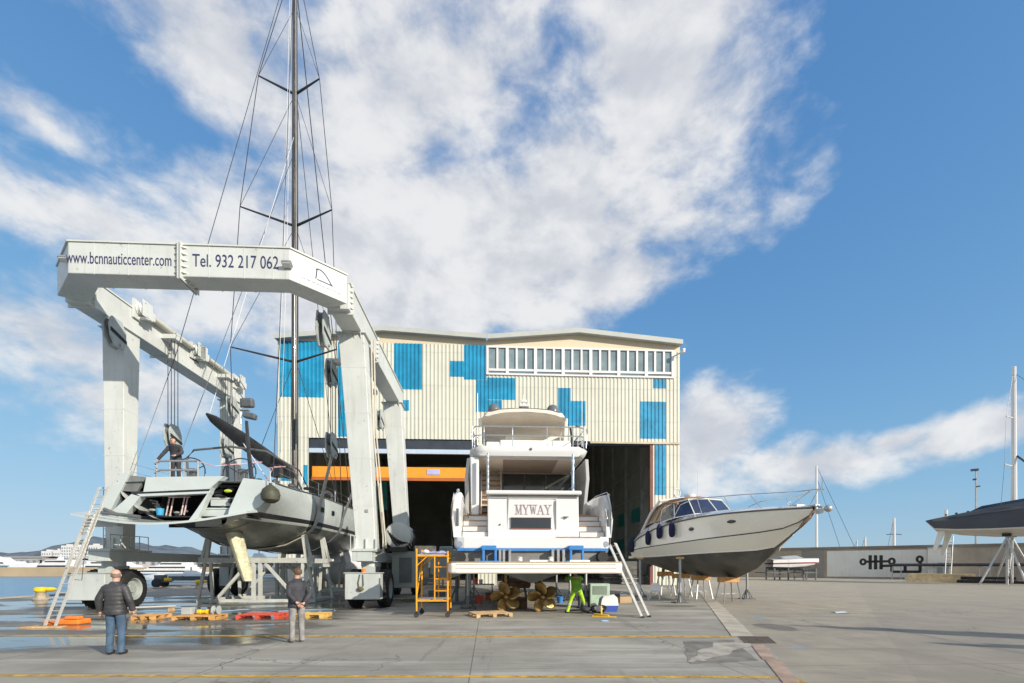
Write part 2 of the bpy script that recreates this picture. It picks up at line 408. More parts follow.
    damp = rng(nt, mth(nt, 'ADD', wetn, mth(nt, 'MULTIPLY', mth(nt, 'SUBTRACT', area, 1), .75)), .28, .45)
    def puddle(px, py, rx, ry):
        g = G(px, py); dx = mth(nt, 'DIVIDE', mth(nt, 'SUBTRACT', X, g.x), rx); dy = mth(nt, 'DIVIDE', mth(nt, 'SUBTRACT', Y, g.y), ry)
        q = mth(nt, 'ADD', mth(nt, 'MULTIPLY', dx, dx), mth(nt, 'MULTIPLY', dy, dy))
        return rng(nt, mth(nt, 'ADD', q, mth(nt, 'MULTIPLY', mth(nt, 'SUBTRACT', mid, .5), 2.5)), .8, 1.15, 1, 0)
    for a in ((800, 647, .22, .17), (759, 619, .16, .4)):
        p = puddle(*a); wet = mth(nt, 'MAXIMUM', wet, p); damp = mth(nt, 'MAXIMUM', damp, p)
    for a in ((672, 606, 1.1, .5), (775, 627, .5, .9), (712, 652, .6, .45)): damp = mth(nt, 'MAXIMUM', damp, mth(nt, 'MULTIPLY', puddle(*a), .8))
    dk = mixc(nt, 1.0, c, (.36, .35, .34), 'MULTIPLY')
    c = mixc(nt, mth(nt, 'MULTIPLY', damp, .9), c, dk)
    nt.links.new(c, b.inputs['Base Color'])
    r = rng(nt, wet, 0, 1, rng(nt, damp, 0, 1, .85, .5), .06)
    nt.links.new(r, b.inputs['Roughness']); b.inputs['Specular IOR Level'].default_value = .45
    bp = nd(nt, 'ShaderNodeBump'); bp.inputs['Distance'].default_value = .02
    nt.links.new(mth(nt, 'SUBTRACT', .45, mth(nt, 'MULTIPLY', wet, .42)), bp.inputs['Strength'])
    nt.links.new(mth(nt, 'ADD', mth(nt, 'ADD', fine, mth(nt, 'MULTIPLY', grit, .5)), mth(nt, 'MULTIPLY', crack, -.6)), bp.inputs['Height'])
    nt.links.new(bp.outputs[0], b.inputs['Normal'])
    return m
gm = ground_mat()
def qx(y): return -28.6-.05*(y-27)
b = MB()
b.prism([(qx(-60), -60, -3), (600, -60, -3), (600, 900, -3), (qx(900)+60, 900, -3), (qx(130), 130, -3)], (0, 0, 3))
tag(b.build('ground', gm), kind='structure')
kerb = M('quay cope stone', (.42, .38, .31), .8, 0, .15, 1.2, bump=.4, streak=.3)
b = MB()
for i in range(34):
    y = 14+i*3.2
    b.prism([(qx(y)-.05, y, 0), (qx(y)+.75, y, 0), (qx(y+3.17)+.75, y+3.17, 0), (qx(y+3.17)-.05, y+3.17, 0)], (0, 0, .06))
tag(b.build('quay_kerb', kerb, bevel=.02), kind='structure')
wm = bpy.data.materials.new('harbour water'); wm.use_nodes = True; nt = wm.node_tree; bs = nt.nodes['Principled BSDF']
bs.inputs['Base Color'].default_value = (.045, .19, .33, 1); bs.inputs['Roughness'].default_value = .2
tc = nd(nt, 'ShaderNodeTexCoord'); bp = nd(nt, 'ShaderNodeBump'); bp.inputs['Strength'].default_value = .9; bp.inputs['Distance'].default_value = .35
nt.links.new(noise(nt, mapping(nt, tc.outputs['Object'], (1, .45, 1)), 1.1, 5, .6), bp.inputs['Height']); nt.links.new(bp.outputs[0], bs.inputs['Normal'])
b = MB(); b._f([b.bm.verts.new(p) for p in ((-9000, -3000, -1.6), (9000, -3000, -1.6), (9000, 12000, -1.6), (-9000, 12000, -1.6))])
tag(b.build('water', wm), kind='structure')
# painted lines
ylw = M('worn yellow line paint', (.62, .37, .035), .7, 0, .3, 3)
def line_mat():
    m = M('broken line paint', (.60, .36, .04), .75, 0, .25, 4); nt = m.node_tree; b = nt.nodes['Principled BSDF']
    tc = nd(nt, 'ShaderNodeTexCoord'); n = noise(nt, tc.outputs['Object'], 3.2, 7, .75)
    nt.links.new(rng(nt, n, .36, .54, .2, .92), b.inputs['Alpha']); return m
lm = line_mat()
b = MB(); Yn = [G(p, q) for p, q in ((-300, 635), (733, 637))]
b.prism([(Yn[0].x, Yn[0].y-.09, .004), (Yn[1].x, Yn[1].y-.09, .004), (Yn[1].x, Yn[1].y+.09, .004), (Yn[0].x, Yn[0].y+.09, .004)], (0, 0, .003))
tag(b.build('yard_line', lm), kind='structure')
b = MB(); Yn = [G(p, q) for p, q in ((-300, 675), (784, 677.5))]
b.prism([(Yn[0].x, Yn[0].y-.065, .004), (Yn[1].x, Yn[1].y-.065, .004), (Yn[1].x, Yn[1].y+.065, .004), (Yn[0].x, Yn[0].y+.065, .004)], (0, 0, .003))
b.prism([(4.35, 6.0, .004), (4.55, 6.0, .004), (4.55, 7.72, .004), (4.35, 7.72, .004)], (0, 0, .003))
tag(b.build('yard_line', lm), kind='structure')
# the drain strip: pale concrete channel cover with a broken gap
strip = M('drain strip concrete', (.43, .385, .31), .85, 0, .2, 1.5, bump=.4, streak=.3)
def spt(y, off): return (1.95+.349*y+off, y)
b = MB()
for y0, y1 in ((12.35, 16.2), (16.24, 20.5), (20.54, 25), (25.04, 29.5), (29.54, 34)):
    b.prism([(*spt(y0, -.62), .002), (*spt(y0, -.04), .002), (*spt(y1, -.04), .002), (*spt(y1, -.62), .002)], (0, 0, .012))
tag(b.build('drain_strip', strip, bevel=.006), kind='structure')
b = MB()
for y0, y1 in ((3, 7.35), (7.38, 9.2), (9.22, 10.95)): b.prism([(*spt(y0, -.36), .002), (*spt(y0, -.1), .002), (*spt(y1, -.02), .002), (*spt(y1, -.32), .002)], (0, 0, .010))
tag(b.build('drain_strip', M('drain strip brick', (.36, .26, .20), .85, 0, .25, 2, bump=.4), bevel=.006), kind='structure')
gr = M('drain grate iron', (.09, .07, .055), .6, .3, .3, 6, rust=.8)
b = MB()
for i in range(9):
    y = 11.15+i*.12; b.prism([(*spt(y, -.45), .001), (*spt(y, .3), .001), (*spt(y+.07, .3), .001), (*spt(y+.07, -.45), .001)], (0, 0, .014))
tag(b.build('drain_grate', gr), kind='structure')
# dark asphalt repair left of the strip
pat = M('asphalt repair', (.19, .178, .155), .85, 0, .35, 2.2, bump=.5)
pp = [G(*q) for q in ((684, 641), (733, 640), (757, 661), (688, 664))]
b = MB(); b.prism([(p.x, p.y, .002) for p in rough_poly(pp, .05, 4)], (0, 0, .003)); tag(b.build('asphalt_patch', pat), kind='structure')
lp = M('repair pale screed', (.36, .33, .28), .85, 0, .3, 2.5, bump=.5)
pp = [G(*q) for q in ((697, 654), (716, 643), (748, 641), (752, 646), (706, 660), (690, 662))]
b = MB(); b.prism([(p.x, p.y, .006) for p in rough_poly(pp, .07, 9, 5)], (0, 0, .003)); tag(b.build('screed_patch', lp), kind='structure')

# ------------------------------------------------------------------ boat hall
HF = Frame(-21.45, 44); hall = thing('boat_hall', 'big twin gabled boatyard hall clad in ribbed cream and blue sheet with open doorways', 'building', HF)
def fz(px, py, yl=0):
    p = HF.on(px, py, yl); return p.x, p.z
xl = 0; xr, _ = fz(679.5, 500); ztop = fz(280, 339)[1]; zo = 13.6
xo1 = fz(309, 500)[0]; xo2 = fz(653, 500)[0]; xm = fz(487, 400)[0]
DEP = 58
def corr(b, x0, x1, z0, z1, y=0, pitch=.36, dep=.055):
    """ribbed sheet: trapezoid ribs standing towards -y"""
    prof = []; n = math.ceil(x1/pitch)+1; k0 = math.floor(x0/pitch)
    for k in range(k0, n):
        a = k*pitch
        for f, h in ((0, 0), (.50, 0), (.60, -dep), (.90, -dep)):
            prof.append((a+f*pitch, h))
    pr = [p for p in prof if x0 < p[0] < x1]
    def hh(x):
        f = (x/pitch) % 1
        return 0 if f <= .5 else -dep*(f-.5)/.1 if f < .6 else -dep if f <= .9 else -dep*(1-f)/.1
    pr = [(x0, hh(x0))]+pr+[(x1, hh(x1))]
    zl = [z0]+[k*3.1 for k in range(1, 9) if z0+.3 < k*3.1 < z1-.3]+[z1]       # sheets lap at every rail
    for q, (za, zb) in enumerate(zip(zl, zl[1:])):
        o = -.004*(len(zl)-q)
        va = [b.bm.verts.new((x, y+h+.014 if False else y+h-.012, za)) for x, h in pr]; vb = [b.bm.verts.new((x, y+h, zb)) for x, h in pr]
        for i in range(len(pr)-1): b._f([va[i], va[i+1], vb[i+1], vb[i]])
wx0, wz1 = fz(487.5, 347.8); wx1, wz0 = fz(672.5, 377.2)
zc = ztop-.15
b = MB()
corr(b, xl, xo1, 0, zo); corr(b, xo2, xr, 0, zo)
corr(b, xl, wx0, zo, zc); corr(b, wx0, xr, zo, wz0)
corr(b, wx1, xr, wz0, wz1)
corr(b, fz(478, 500)[0], fz(497, 500)[0], 0, zo, .25)
b.build('cladding', cream, hall)
for (a0, b0, a1, b1) in ((280, 338.5, 323.7, 397.6), (338, 340, 357, 437), (397, 400, 409, 411), (394, 340, 422, 389.6), (450, 361, 464, 377), (464, 341, 486.6, 380),
                         (476, 380, 487, 412), (487, 377.6, 515, 400), (487, 400, 502, 412), (488, 425, 502, 433), (558, 388, 570.6, 426), (570.6, 401, 585.5, 426),
                         (653, 379, 666, 388.7), (640, 401.5, 666, 439), (654.5, 443, 665.5, 495), (303.5, 465, 307.5, 484), (281, 477, 294, 481)):
    x0, z1 = fz(a0, b0); x1, z0 = fz(a1, b1)
    b = MB(); corr(b, x0, x1, z0, min(z1, zc), -.012); b.build('blue_panel', blue_c, hall)
# gables: two shallow roofs side by side
pk1x, pk1z = fz(384, 329.5); vlx, vlz = fz(487, 337.5); pk2x, pk2z = fz(578, 331.5); _, rez = fz(679, 343); _, lez = fz(280, 337.5)
b = MB(); b.prism([(xl, .02, zc), (vlx, .02, zc), (vlx, .02, vlz-.25), (pk1x, .02, pk1z-.25), (xl, .02, lez-.2)], (0, .12, 0))
b.prism([(vlx+.01, .02, wz1), (xr, .02, wz1), (xr, .02, rez-.3), (pk2x, .02, pk2z-.3), (vlx+.01, .02, vlz-.25)], (0, .12, 0))
b.build('gable_fascia', fascia, hall)
for pts in ([(xl-.1, lez), (pk1x, pk1z), (vlx-.05, vlz)], [(vlx+.05, vlz-.02), (pk2x, pk2z), (xr+.1, rez)]):
    b = MB()
    top = [(x, -.55, z) for x, z in pts]; bot = [(x, -.55, z-.28) for x, z in pts][::-1]
    for (p, q) in zip(pts, pts[1:]):
        b.prism([(p[0], -.5, p[1]-.3), (q[0], -.5, q[1]-.3), (q[0], -.5, q[1]), (p[0], -.5, p[1])], (0, DEP+1, 0))
    rf = b.build('roof', M('roof sheet', (.42, .43, .42), .5, 0, .1, .4), hall)
    b = MB()
    for (p, q) in zip(pts, pts[1:]):
        b.prism([(p[0], -.62, p[1]-.36), (q[0], -.62, q[1]-.36), (q[0], -.62, q[1]+.06), (p[0], -.62, p[1]+.06)], (0, .11, 0))
    b.build('verge_trim', trim_m, rf)
# window band
b = MB(); yb = -.06
b.box(wx0-.12, wx1+.1, yb-.06, .1, wz1, wz1+.14); b.box(wx0-.12, wx1+.1, yb-.10, .1, wz0-.14, wz0)
wb = b.build('window_band', win_frame, hall)
zs = fz(500, 370)[1]; bays = [487.5, 507.2, 535.4, 563, 590.6, 618.5, 646, 672.5]
bx = [fz(p, 400)[0] for p in bays]
rv = random.Random(3)
for i in range(7):
    x0, x1 = bx[i], bx[i+1]; fb = MB()
    fb.box(x0-.14, x0+.14, yb-.05, .1, wz0, wz1) if i else fb.box(x0-.1, x0+.1, yb-.05, .1, wz0, wz1)
    if i == 6: fb.box(x1-.12, x1+.08, yb-.05, .1, wz0, wz1)
    fb.box(x0+.14, x1-.14, yb-.02, .08, zs-.1, zs+.1)
    n = 2 if i == 0 else 3
    for k in range(1, n):
        x = x0+(x1-x0)*k/n; fb.box(x-.09, x+.09, yb-.03, .09, zs+.1, wz1)
    f = fb.build('window', win_frame, hall)
    gb = MB()
    gb.box(x0+.14, x1-.14, .02, .05, wz0, zs-.1)
    for k in range(n):
        a = x0+(x1-x0)*k/n; c = x0+(x1-x0)*(k+1)/n; gb.box(a+.09, c-.09, .03, .06, zs+.1, wz1)
    gb.build('pane', hallwin, f)
    bb = MB()                                    # pale roller blinds behind the glass, drawn to different heights
    for k in range(n):
        a = x0+(x1-x0)*k/n; c = x0+(x1-x0)*(k+1)/n
        if i > 2 or rv.random() < .3: bb.box(a+.1, c-.1, .12, .14, zs+.12+rv.uniform(0, .25), wz1)
    if len(bb.bm.verts): bb.build('blind', M('pale blind', (.42, .5, .48), .7, 0, .06, 1), f)
# door heads and lintels
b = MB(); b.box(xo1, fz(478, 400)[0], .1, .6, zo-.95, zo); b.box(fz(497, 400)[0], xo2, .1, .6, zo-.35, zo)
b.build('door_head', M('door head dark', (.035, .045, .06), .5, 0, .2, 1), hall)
b = MB(); b.box(xo1, fz(478, 400)[0], -.02, .3, zo-1.35, zo-.95); b.build('light_strip', M('translucent pale blue strip', (.48, .58, .70), .3, 0, .05, 1), hall)
b = MB(); b.box(fz(590, 400)[0], xr, -.14, .0, zo-.2, zo-.02); b.build('flashing', M('rusty flashing', (.55, .46, .33), .6, 0, .15, 1, rust=1), hall)
b = MB(); b.box(xo2-.3, xo2-.02, -.04, .35, 0, zo-.3); b.build('door_jamb', M('red oxide steel', (.17, .06, .045), .6, 0, .2, 1), hall)
# shell: sides, back, interior lining
b = MB(); b.box(xl-.05, xl+.1, .06, DEP, 0, lez-.3); b.box(xr-.1, xr+.05, .06, DEP, 0, rez-.3); b.prism([(xl, DEP-.1, 0), (xr, DEP-.1, 0), (xr, DEP-.1, rez-.3), (pk2x, DEP-.1, pk2z-.32), (vlx, DEP-.1, vlz-.32), (pk1x, DEP-.1, pk1z-.32), (xl, DEP-.1, lez-.32)], (0, .2, 0))
b.build('outer_wall', cream, hall)
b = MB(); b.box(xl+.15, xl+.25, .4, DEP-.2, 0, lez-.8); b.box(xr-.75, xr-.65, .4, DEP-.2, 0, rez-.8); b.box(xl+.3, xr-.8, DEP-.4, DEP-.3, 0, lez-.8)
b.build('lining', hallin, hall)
b = MB()
for i in range(9): y = 2+i*6.3; b.box(xl+.26, xl+.6, y, y+.35, 0, lez-1)
b.box(xl+.26, xl+.5, .5, DEP-1, 6.6, 6.8); b.build('hall_frame', M('hall frame steel', (.36, .36, .33), .7, 0, .2, 1), hall)
b = MB()
for i in range(9):
    y = 2+i*6.3; b.box(xr-1.05, xr-.76, y, y+.35, 0, rez-1)
for z in (3.4, 6.6, 9.8, 13): b.box(xr-.85, xr-.77, .5, DEP-1, z, z+.16)
b.build('hall_frame', M('hall frame steel', (.36, .36, .33), .7, 0, .2, 1), hall)
for i in range(7):
    for z in (3.7, 7.0): b = MB(); b.box(xr-.80, xr-.755, 3+i*6.3, 6.5+i*6.3, z, z+1.6); b.build('wall_light_panel', tealg, hall)
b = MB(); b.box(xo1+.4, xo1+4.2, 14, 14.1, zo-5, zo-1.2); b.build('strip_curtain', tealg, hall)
# camera on the right corner
p = HF.on(681, 351, -.7)
b = MB(); b.cbox((p.x+.15, -.45, p.z+.1), (.12, .9, .08)); b.lathe([(0, -.28), (.16, -.22), (.2, 0), (.2, .12), (0, .12)], 12, Matrix.Translation((p.x+.15, -.85, p.z)))
b.build('camera_dome', gel_white, hall, smooth=True)
# overhead crane in the left bay
cf = HF.M @ Vector((xo1+.3, .75, 0)); CF = Frame(cf.x, cf.y)
oc = thing('overhead_crane', 'long orange overhead crane girder spanning the dark left doorway of the hall', 'crane', CF)
x1 = HF.on(462, 480, .75).x-xo1; z1 = HF.on(400, 467, .75).z; z0 = HF.on(400, 483, .75).z
b = MB(); b.box(-.3, x1+.2, 0, .5, z0+.5, z1); b.prism([(x1+.2, 0, z0+.5), (x1+.2, 0, z1), (x1+1.6, 0, z1-.2), (x1+1.6, 0, z0+.8)], (0, .5, 0))
b.build('girder', crane_o, oc, bevel=.02)
b = MB(); b.box(-.3, x1+.2, -.14, -.02, z0+.2, z0+.5); b.build('lower_flange', M('crane dark orange', (.45, .13, .03), .5, 0, .1, 1), oc)
b = MB(); b.cbox((x1-3.0, -.03, (z0+z1)/2+.3), (1.2, .04, .5)); b.cbox((x1-9, -.03, (z0+z1)/2+.3), (1.6, .04, .4))
b.build('sign_plate', M('pale crane plate', (.45, .45, .7), .5, 0, .1, 2), oc)
# ------------------------------------------------------------------ travel lift
LF = Frame(-11.9, 20.6)
lift = thing('travel_lift', 'towering white wheeled boat hoist gantry straddling the grey sailing yacht', 'travel lift', LF)
ZB, ZT = 12.0, 13.1
fr = [(-5.4, -2.2), (-3.75, -3.7), (3.8, -3.7), (5.38, -2.2)]; inn = [(4.55, -1.75), (3.45, -2.82), (-3.42, -2.82), (-4.55, -1.75)]
b = MB(); b.prism([(x, y, ZB) for x, y in fr+inn], (0, 0, ZT-ZB))
xb = b.build('cross_beam', white_paint, lift, bevel=.03)
b = MB()
b.prism([(x*1.008, y-.04 if y < -3 else y-.02, ZT) for x, y in fr]+[(x*.99, y+.04, ZT) for x, y in inn], (0, 0, .05))
b.build('top_plate', M('lift top plate', (.60, .62, .57), .5, 0, .06, 1, streak=.3), xb)
# bolted joints of the cross beam (pairs of stiffened flanges)
def flange(b, c, rz, w=.87):
    m = Matrix.Translation(c) @ Matrix.Rotation(rz, 4, 'Z')
    for dx in (-.045, .045):
        b.box(dx-.018, dx+.018, -.13, w+.1, ZB-.13, ZT+.09, m)
    for s in (-1, 1):
        for k in range(5):
            z = ZB+.1+k*.22
            b.prism([(s*.05, -.002, z), (s*.05, -.13, z), (s*.24, -.002, z)], (0, 0, .035), m)
        for k in range(4):
            y = .08+k*.22; b.prism([(s*.05, y, ZB+.002), (s*.05, y, ZB-.1), (s*.2, y, ZB+.002)], (0, .03, 0), m)
jp = LF.on(181, 260, -3.7)
b = MB(); flange(b, (jp.x, -3.7, 0), 0); b.build('bolted_flange', white_paint, xb)
for x in (-2.9, -1.75, 1.0, 2.2, 3.2): b = MB(); b.box(x, x+.03, -3.706, -2.81, ZB-.006, ZT+.004); b.build('weld_seam', white_paint, xb)
b = MB()
for x in (-3.2, .4, 2.9):
    b = MB()
    for dx in (-.07, .07): b.box(x+dx-.012, x+dx+.012, -3.5, -3.3, ZT+.05, ZT+.16)
    b.build('lifting_lug', white_paint, xb)
# lettering on the cross beam
def on_front(px, py): p = LF.on(px, py, -3.7); return p.x, p.z
def lift_text(t, nm, a0, a1, top, bot):
    x0, z0 = on_front(a0, bot); x1, z1 = on_front(a1, top)
    text_obj(t, nm, letter, xb, Matrix.Translation((x0, -3.706, z0)), x1-x0, z1-z0)
lift_text('www.bcnnauticcenter.com', 'web_lettering', 66, 171.5, 254.5, 263)
lift_text('Tel. 932 217 062', 'phone_lettering', 192.5, 278.5, 256.5, 266.5)
# emblem and small writing on the angled end
ang = math.atan2(1.5, 1.58); nx = Matrix.Translation((3.8, -3.7, 0)) @ Matrix.Rotation(ang, 4, 'Z')
b = MB(); L = 2.267
arc = [(.95+.62*t, -.006, ZB+.42+.42*math.sin(math.pi*min(1, .35+t*.65))) for t in [i/8 for i in range(9)]]
for p, q in zip(arc, arc[1:]): b.bar(nx @ Vector(p), nx @ Vector(q), .02, .035)
b.bar(nx @ Vector((.95, -.006, ZB+.45)), nx @ Vector((1.0, -.006, ZB+.83)), .02, .05)
b.bar(nx @ Vector((1.0, -.006, ZB+.44)), nx @ Vector((1.6, -.006, ZB+.44)), .02, .03)
b.build('emblem', letter, xb)
# small unreadable line of writing beneath the emblem, as fine as it looks from the yard
b = MB(); rt = random.Random(5); x = .45
while x < 1.95:
    wv = rt.uniform(.04, .16); b.bar(nx @ Vector((x, -.005, ZB+.27)), nx @ Vector((min(1.98, x+wv), -.005, ZB+.27)), .012, .022); x += wv+.05
b.build('small_lettering', M('faint grey lettering', (.3, .31, .34), .6), xb)
# flood lights under the beam
def flood(p, ry=0):
    b = MB(); b.cbox(p, (.34, .22, .10), rx=-.5); f = b.build('flood_light', steel, lift, bevel=.01)
    b = MB(); b.cbox(Vector(p)+Vector((0, -.02, -.06)), (.28, .17, .02), rx=-.5); b.build('lens', M('lamp lens', (.75, .75, .7), .15), f)
p = on_front(288.5, 266); flood((p[0], -3.82, p[1])); p = on_front(62, 257); flood((p[0], -3.6, p[1]))
# side beams
for s, nm in ((-1, 'l'), (1, 'r')):
    b = MB(); x0, x1 = sorted((s*4.55, s*5.38)); b.box(x0, x1, -1.9, 10.1, ZB-.05, ZT-.12)
    sb = b.build('side_beam', white_paint, lift, bevel=.03)
    b = MB(); b.box(x0-.05, x1+.05, -1.9, 10.1, ZT-.12, ZT-.06); b.build('top_plate', MATS['lift top plate'], sb)
    b = MB()
    for y in (-1.62, 2.9):
        b = MB()
        for k in range(5):
            for ss in (-1, 1):
                xx = s*5.38; z = ZB+.08+k*.22
                b.prism([(xx, y+ss*.03, z), (xx+s*.1, y+ss*.03, z), (xx, y+ss*.18, z)], (0, 0, .03))
                xx = s*4.55; b.prism([(xx, y+ss*.03, z), (xx-s*.1, y+ss*.03, z), (xx, y+ss*.18, z)], (0, 0, .03))
        b.box(x0-.1, x1+.1, y-.03, y+.03, ZB-.13, ZT+.02)
        b.build('bolted_flange', white_paint, sb)
    # hydraulic hose tray and pipes along the top
    b = MB()
    for k in range(3): b.tube([(s*(4.75+k*.1), -1.2, ZT+.05+.03*k), (s*(4.75+k*.1), 4, ZT+.02+.03*k), (s*(4.75+k*.1), 9.8, ZT+.05)], .022, 6)
    b.build('hydraulic_pipe', M('hose black', (.03, .03, .03), .6), sb)
    # hoist cylinders and sheaves on the inner face
    for ya, yb_ in ((1.0, 4.2), (5.0, 8.2)):
        b = MB(); b.tube([(s*4.34, ya, ZT-.05), (s*4.34, yb_, ZT-.05)], .13, 12); b.build('hoist_cylinder', M('hoist cylinder cream', (.55, .53, .45), .4, 0, .08, 2, streak=.3), sb, smooth=True)
        b = MB(); b.tube([(s*4.34, yb_, ZT-.05), (s*4.34, yb_+.7, ZT-.05)], .06, 10); b.build('piston_rod', chrome, sb, smooth=True)
        for yy in (ya-.25, yb_+.75):
            b = MB()
            b.box(min(s*4.09, s*4.5), max(s*4.09, s*4.5), yy-.06, yy+.06, ZT-.45, ZT-.35)
            b.tube([(s*4.05, yy-.2, ZT+.2), (s*4.3, yy, ZT+.34), (s*4.55, yy+.25, ZT+.2)], .03, 6); b.box(min(s*4.15, s*4.4), max(s*4.15, s*4.4), yy+.3, yy+.55, ZT-.3, ZT+.05)
            for k in range(2):
                m = Matrix.Translation((s*(4.21+k*.16), yy, ZT-.05)) @ Matrix.Rotation(R(90), 4, 'Y')
                b.lathe([(.06, -.05), (.3, -.05), (.25, 0), (.3, .05), (.06, .05)], 16, m)
            b.box(min(s*4.09, s*4.13), max(s*4.09, s*4.13), yy-.3, yy+.3, ZT-.4, ZT+.3)
            b.box(min(s*4.45, s*4.53), max(s*4.45, s*4.53), yy-.35, yy+.35, ZT-.5, ZT+.32)
            b.build('sheave_carrier', white_paint, sb)
# knee plates at the four leg heads
# legs: inner/outer x at head and foot, front and rear y
def leg(xa0, xa1, xb0, xb1, ya, yb_, zt, zb):
    b = MB(); mid = zt-.9
    b.loft([[(xb0, ya+.12, zb), (xb1, ya+.12, zb), (xb1, yb_-.12, zb), (xb0, yb_-.12, zb)], [(xa0, ya, zt), (xa1, ya, zt), (xa1, yb_, zt), (xa0, yb_, zt)]], True, caps=(True, True))
    l = b.build('leg', white_paint, lift, bevel=.025)
    c = MB()
    for u in (.2, .42, .63, .84):
        c = MB(); z = zb+(zt-zb)*u; q0 = xb0+(xa0-xb0)*u; q1 = xb1+(xa1-xb1)*u; c.box(q0-.006, q1+.006, ya+.12*(1-u)-.006, yb_-.12*(1-u)+.006, z, z+.035); c.build('weld_seam', white_paint, l)
    c = MB()
    c.box((xb0+xb1)/2-.02, (xb0+xb1)/2+.1, ya+.06, ya+.13, zb+1.6, zb+1.72); c.build('cable_box', steel, l)
    c = MB(); c.box(xb0-.12, xb1+.12, ya, yb_, zb-.1, zb)
    for x in (xb0-.02, (xb0+xb1)/2, xb1+.0):
        c.box(x, x+.03, ya+.02, ya+.12, zb, zb+.45)
    c.build('foot_plate', white_paint, l)
    c = MB(); c.box(xa0-.1, xa1+.1, ya-.1, yb_+.1, zt-.03, zt+.0)
    for k in range(4):
        x = xa0+(xa1-xa0)*(k+.5)/4; c.prism([(x, ya, zt-.03), (x, ya-.1, zt-.03), (x, ya, zt-.28)], (.03, 0, 0))
    c.build('head_plate', white_paint, l)
    return l
ZF = 2.55
leg(-5.47, -4.57, -5.43, -4.70, 0, .95, ZB-.06, ZF); lr = leg(4.36, 5.46, 5.10, 5.95, 0, .95, ZB-.06, ZF)
leg(-5.47, -4.57, -5.43, -4.70, 8.9, 9.85, ZB-.06, ZF); leg(4.36, 5.46, 5.10, 5.95, 8.9, 9.85, ZB-.06, ZF)
b = MB()       # vertical pipes and ladder rail beside the right near leg
for dx in (0, .12): b.tube([(5.60+dx, .75, ZB), (5.69+dx, .75, 8), (6.17+dx*.8, .75, 2.6)], .035, 8)
b.tube([(6.05, .55, 5.5), (6.13, .5, 4.2), (6.25, .3, 2.4), (5.95, -.2, 2.2), (5.35, -.3, 2.25)], .05, 8)
b.build('leg_pipe', M('pipe beige', (.5, .46, .38), .5, 0, .1, 3, streak=.4), lift, smooth=True)
b = MB()       # access ladder on the left near leg
for s in (-.14, .14): b.tube([(-5.65, .45+s, 2.0), (-5.65, .45+s, 5.2)], .02, 6)
for k in range(10): b.tube([(-5.65, .31, 2.2+k*.3), (-5.65, .59, 2.2+k*.3)], .014, 6)
b.build('access_ladder', white_paint, lift)
# sill beams
for s in (-1, 1):
    xm_ = -5.06 if s < 0 else 5.55
    b = MB(); b.box(xm_-.42, xm_+.42, -.7, 10.4, 2.0, 2.42); sl_ = b.build('sill_beam', white_paint2, lift, bevel=.02)
    b = MB()
    b.box(xm_-.5, xm_+.5, -.75, 1.7, 2.42, 2.5)
    for k in range(5): b.tube([(xm_+.46*(1 if s < 0 else -1), -.7+k*.55, 2.45), (xm_+.46*(1 if s < 0 else -1), -.7+k*.55, 3.1)], .018, 6)
    b.tube([(xm_+.46*(1 if s < 0 else -1), -.7, 3.1), (xm_+.46*(1 if s < 0 else -1), 1.5, 3.1)], .02, 6)
    b.build('guard_rail', white_paint2, sl_)
# bogies
hub_m = M('wheel rim grey', (.33, .37, .35), .5, 0, .1, 3, streak=.3)
def wheel(x, y, r=.82, w=.5, side=1):
    m = Matrix.Translation((x, y, r)) @ Matrix.Rotation(R(90)*side, 4, 'Y')
    b = MB(); b.lathe([(r*.58, -w/2), (r*.86, -w/2), (r*.97, -w*.42), (r, -w*.28), (r, w*.28), (r*.97, w*.42), (r*.86, w/2), (r*.58, w/2), (r*.58, -w/2)], 32, m, cap=False)
    for k in range(28):
        a = 2*math.pi*k/28; q = m @ Matrix.Rotation(a, 4, 'Z')
        for sg in (-1, 1): b.box(r-.01, r+.03, -.035, .035, .03 if sg > 0 else -w*.36, w*.36 if sg > 0 else -.03, q @ Matrix.Rotation(sg*.25, 4, 'X'))
    wh = b.build('wheel', blackm, lift, smooth=True)
    b = MB(); b.lathe([(0, w*.30), (r*.2, w*.30), (r*.22, w*.16), (r*.48, w*.12), (r*.52, w*.4), (r*.585, w*.47), (r*.585, -w*.47), (r*.5, -w*.4), (0, -w*.3)], 28, m)
    for k in range(10):
        a = 2*math.pi*k/10; b.lathe([(.03, w*.1), (.03, w*.2), (0, w*.2)], 6, m @ Matrix.Translation((r*.33*math.cos(a), r*.33*math.sin(a), 0)))
    b.build('rim', hub_m, wh, smooth=True)
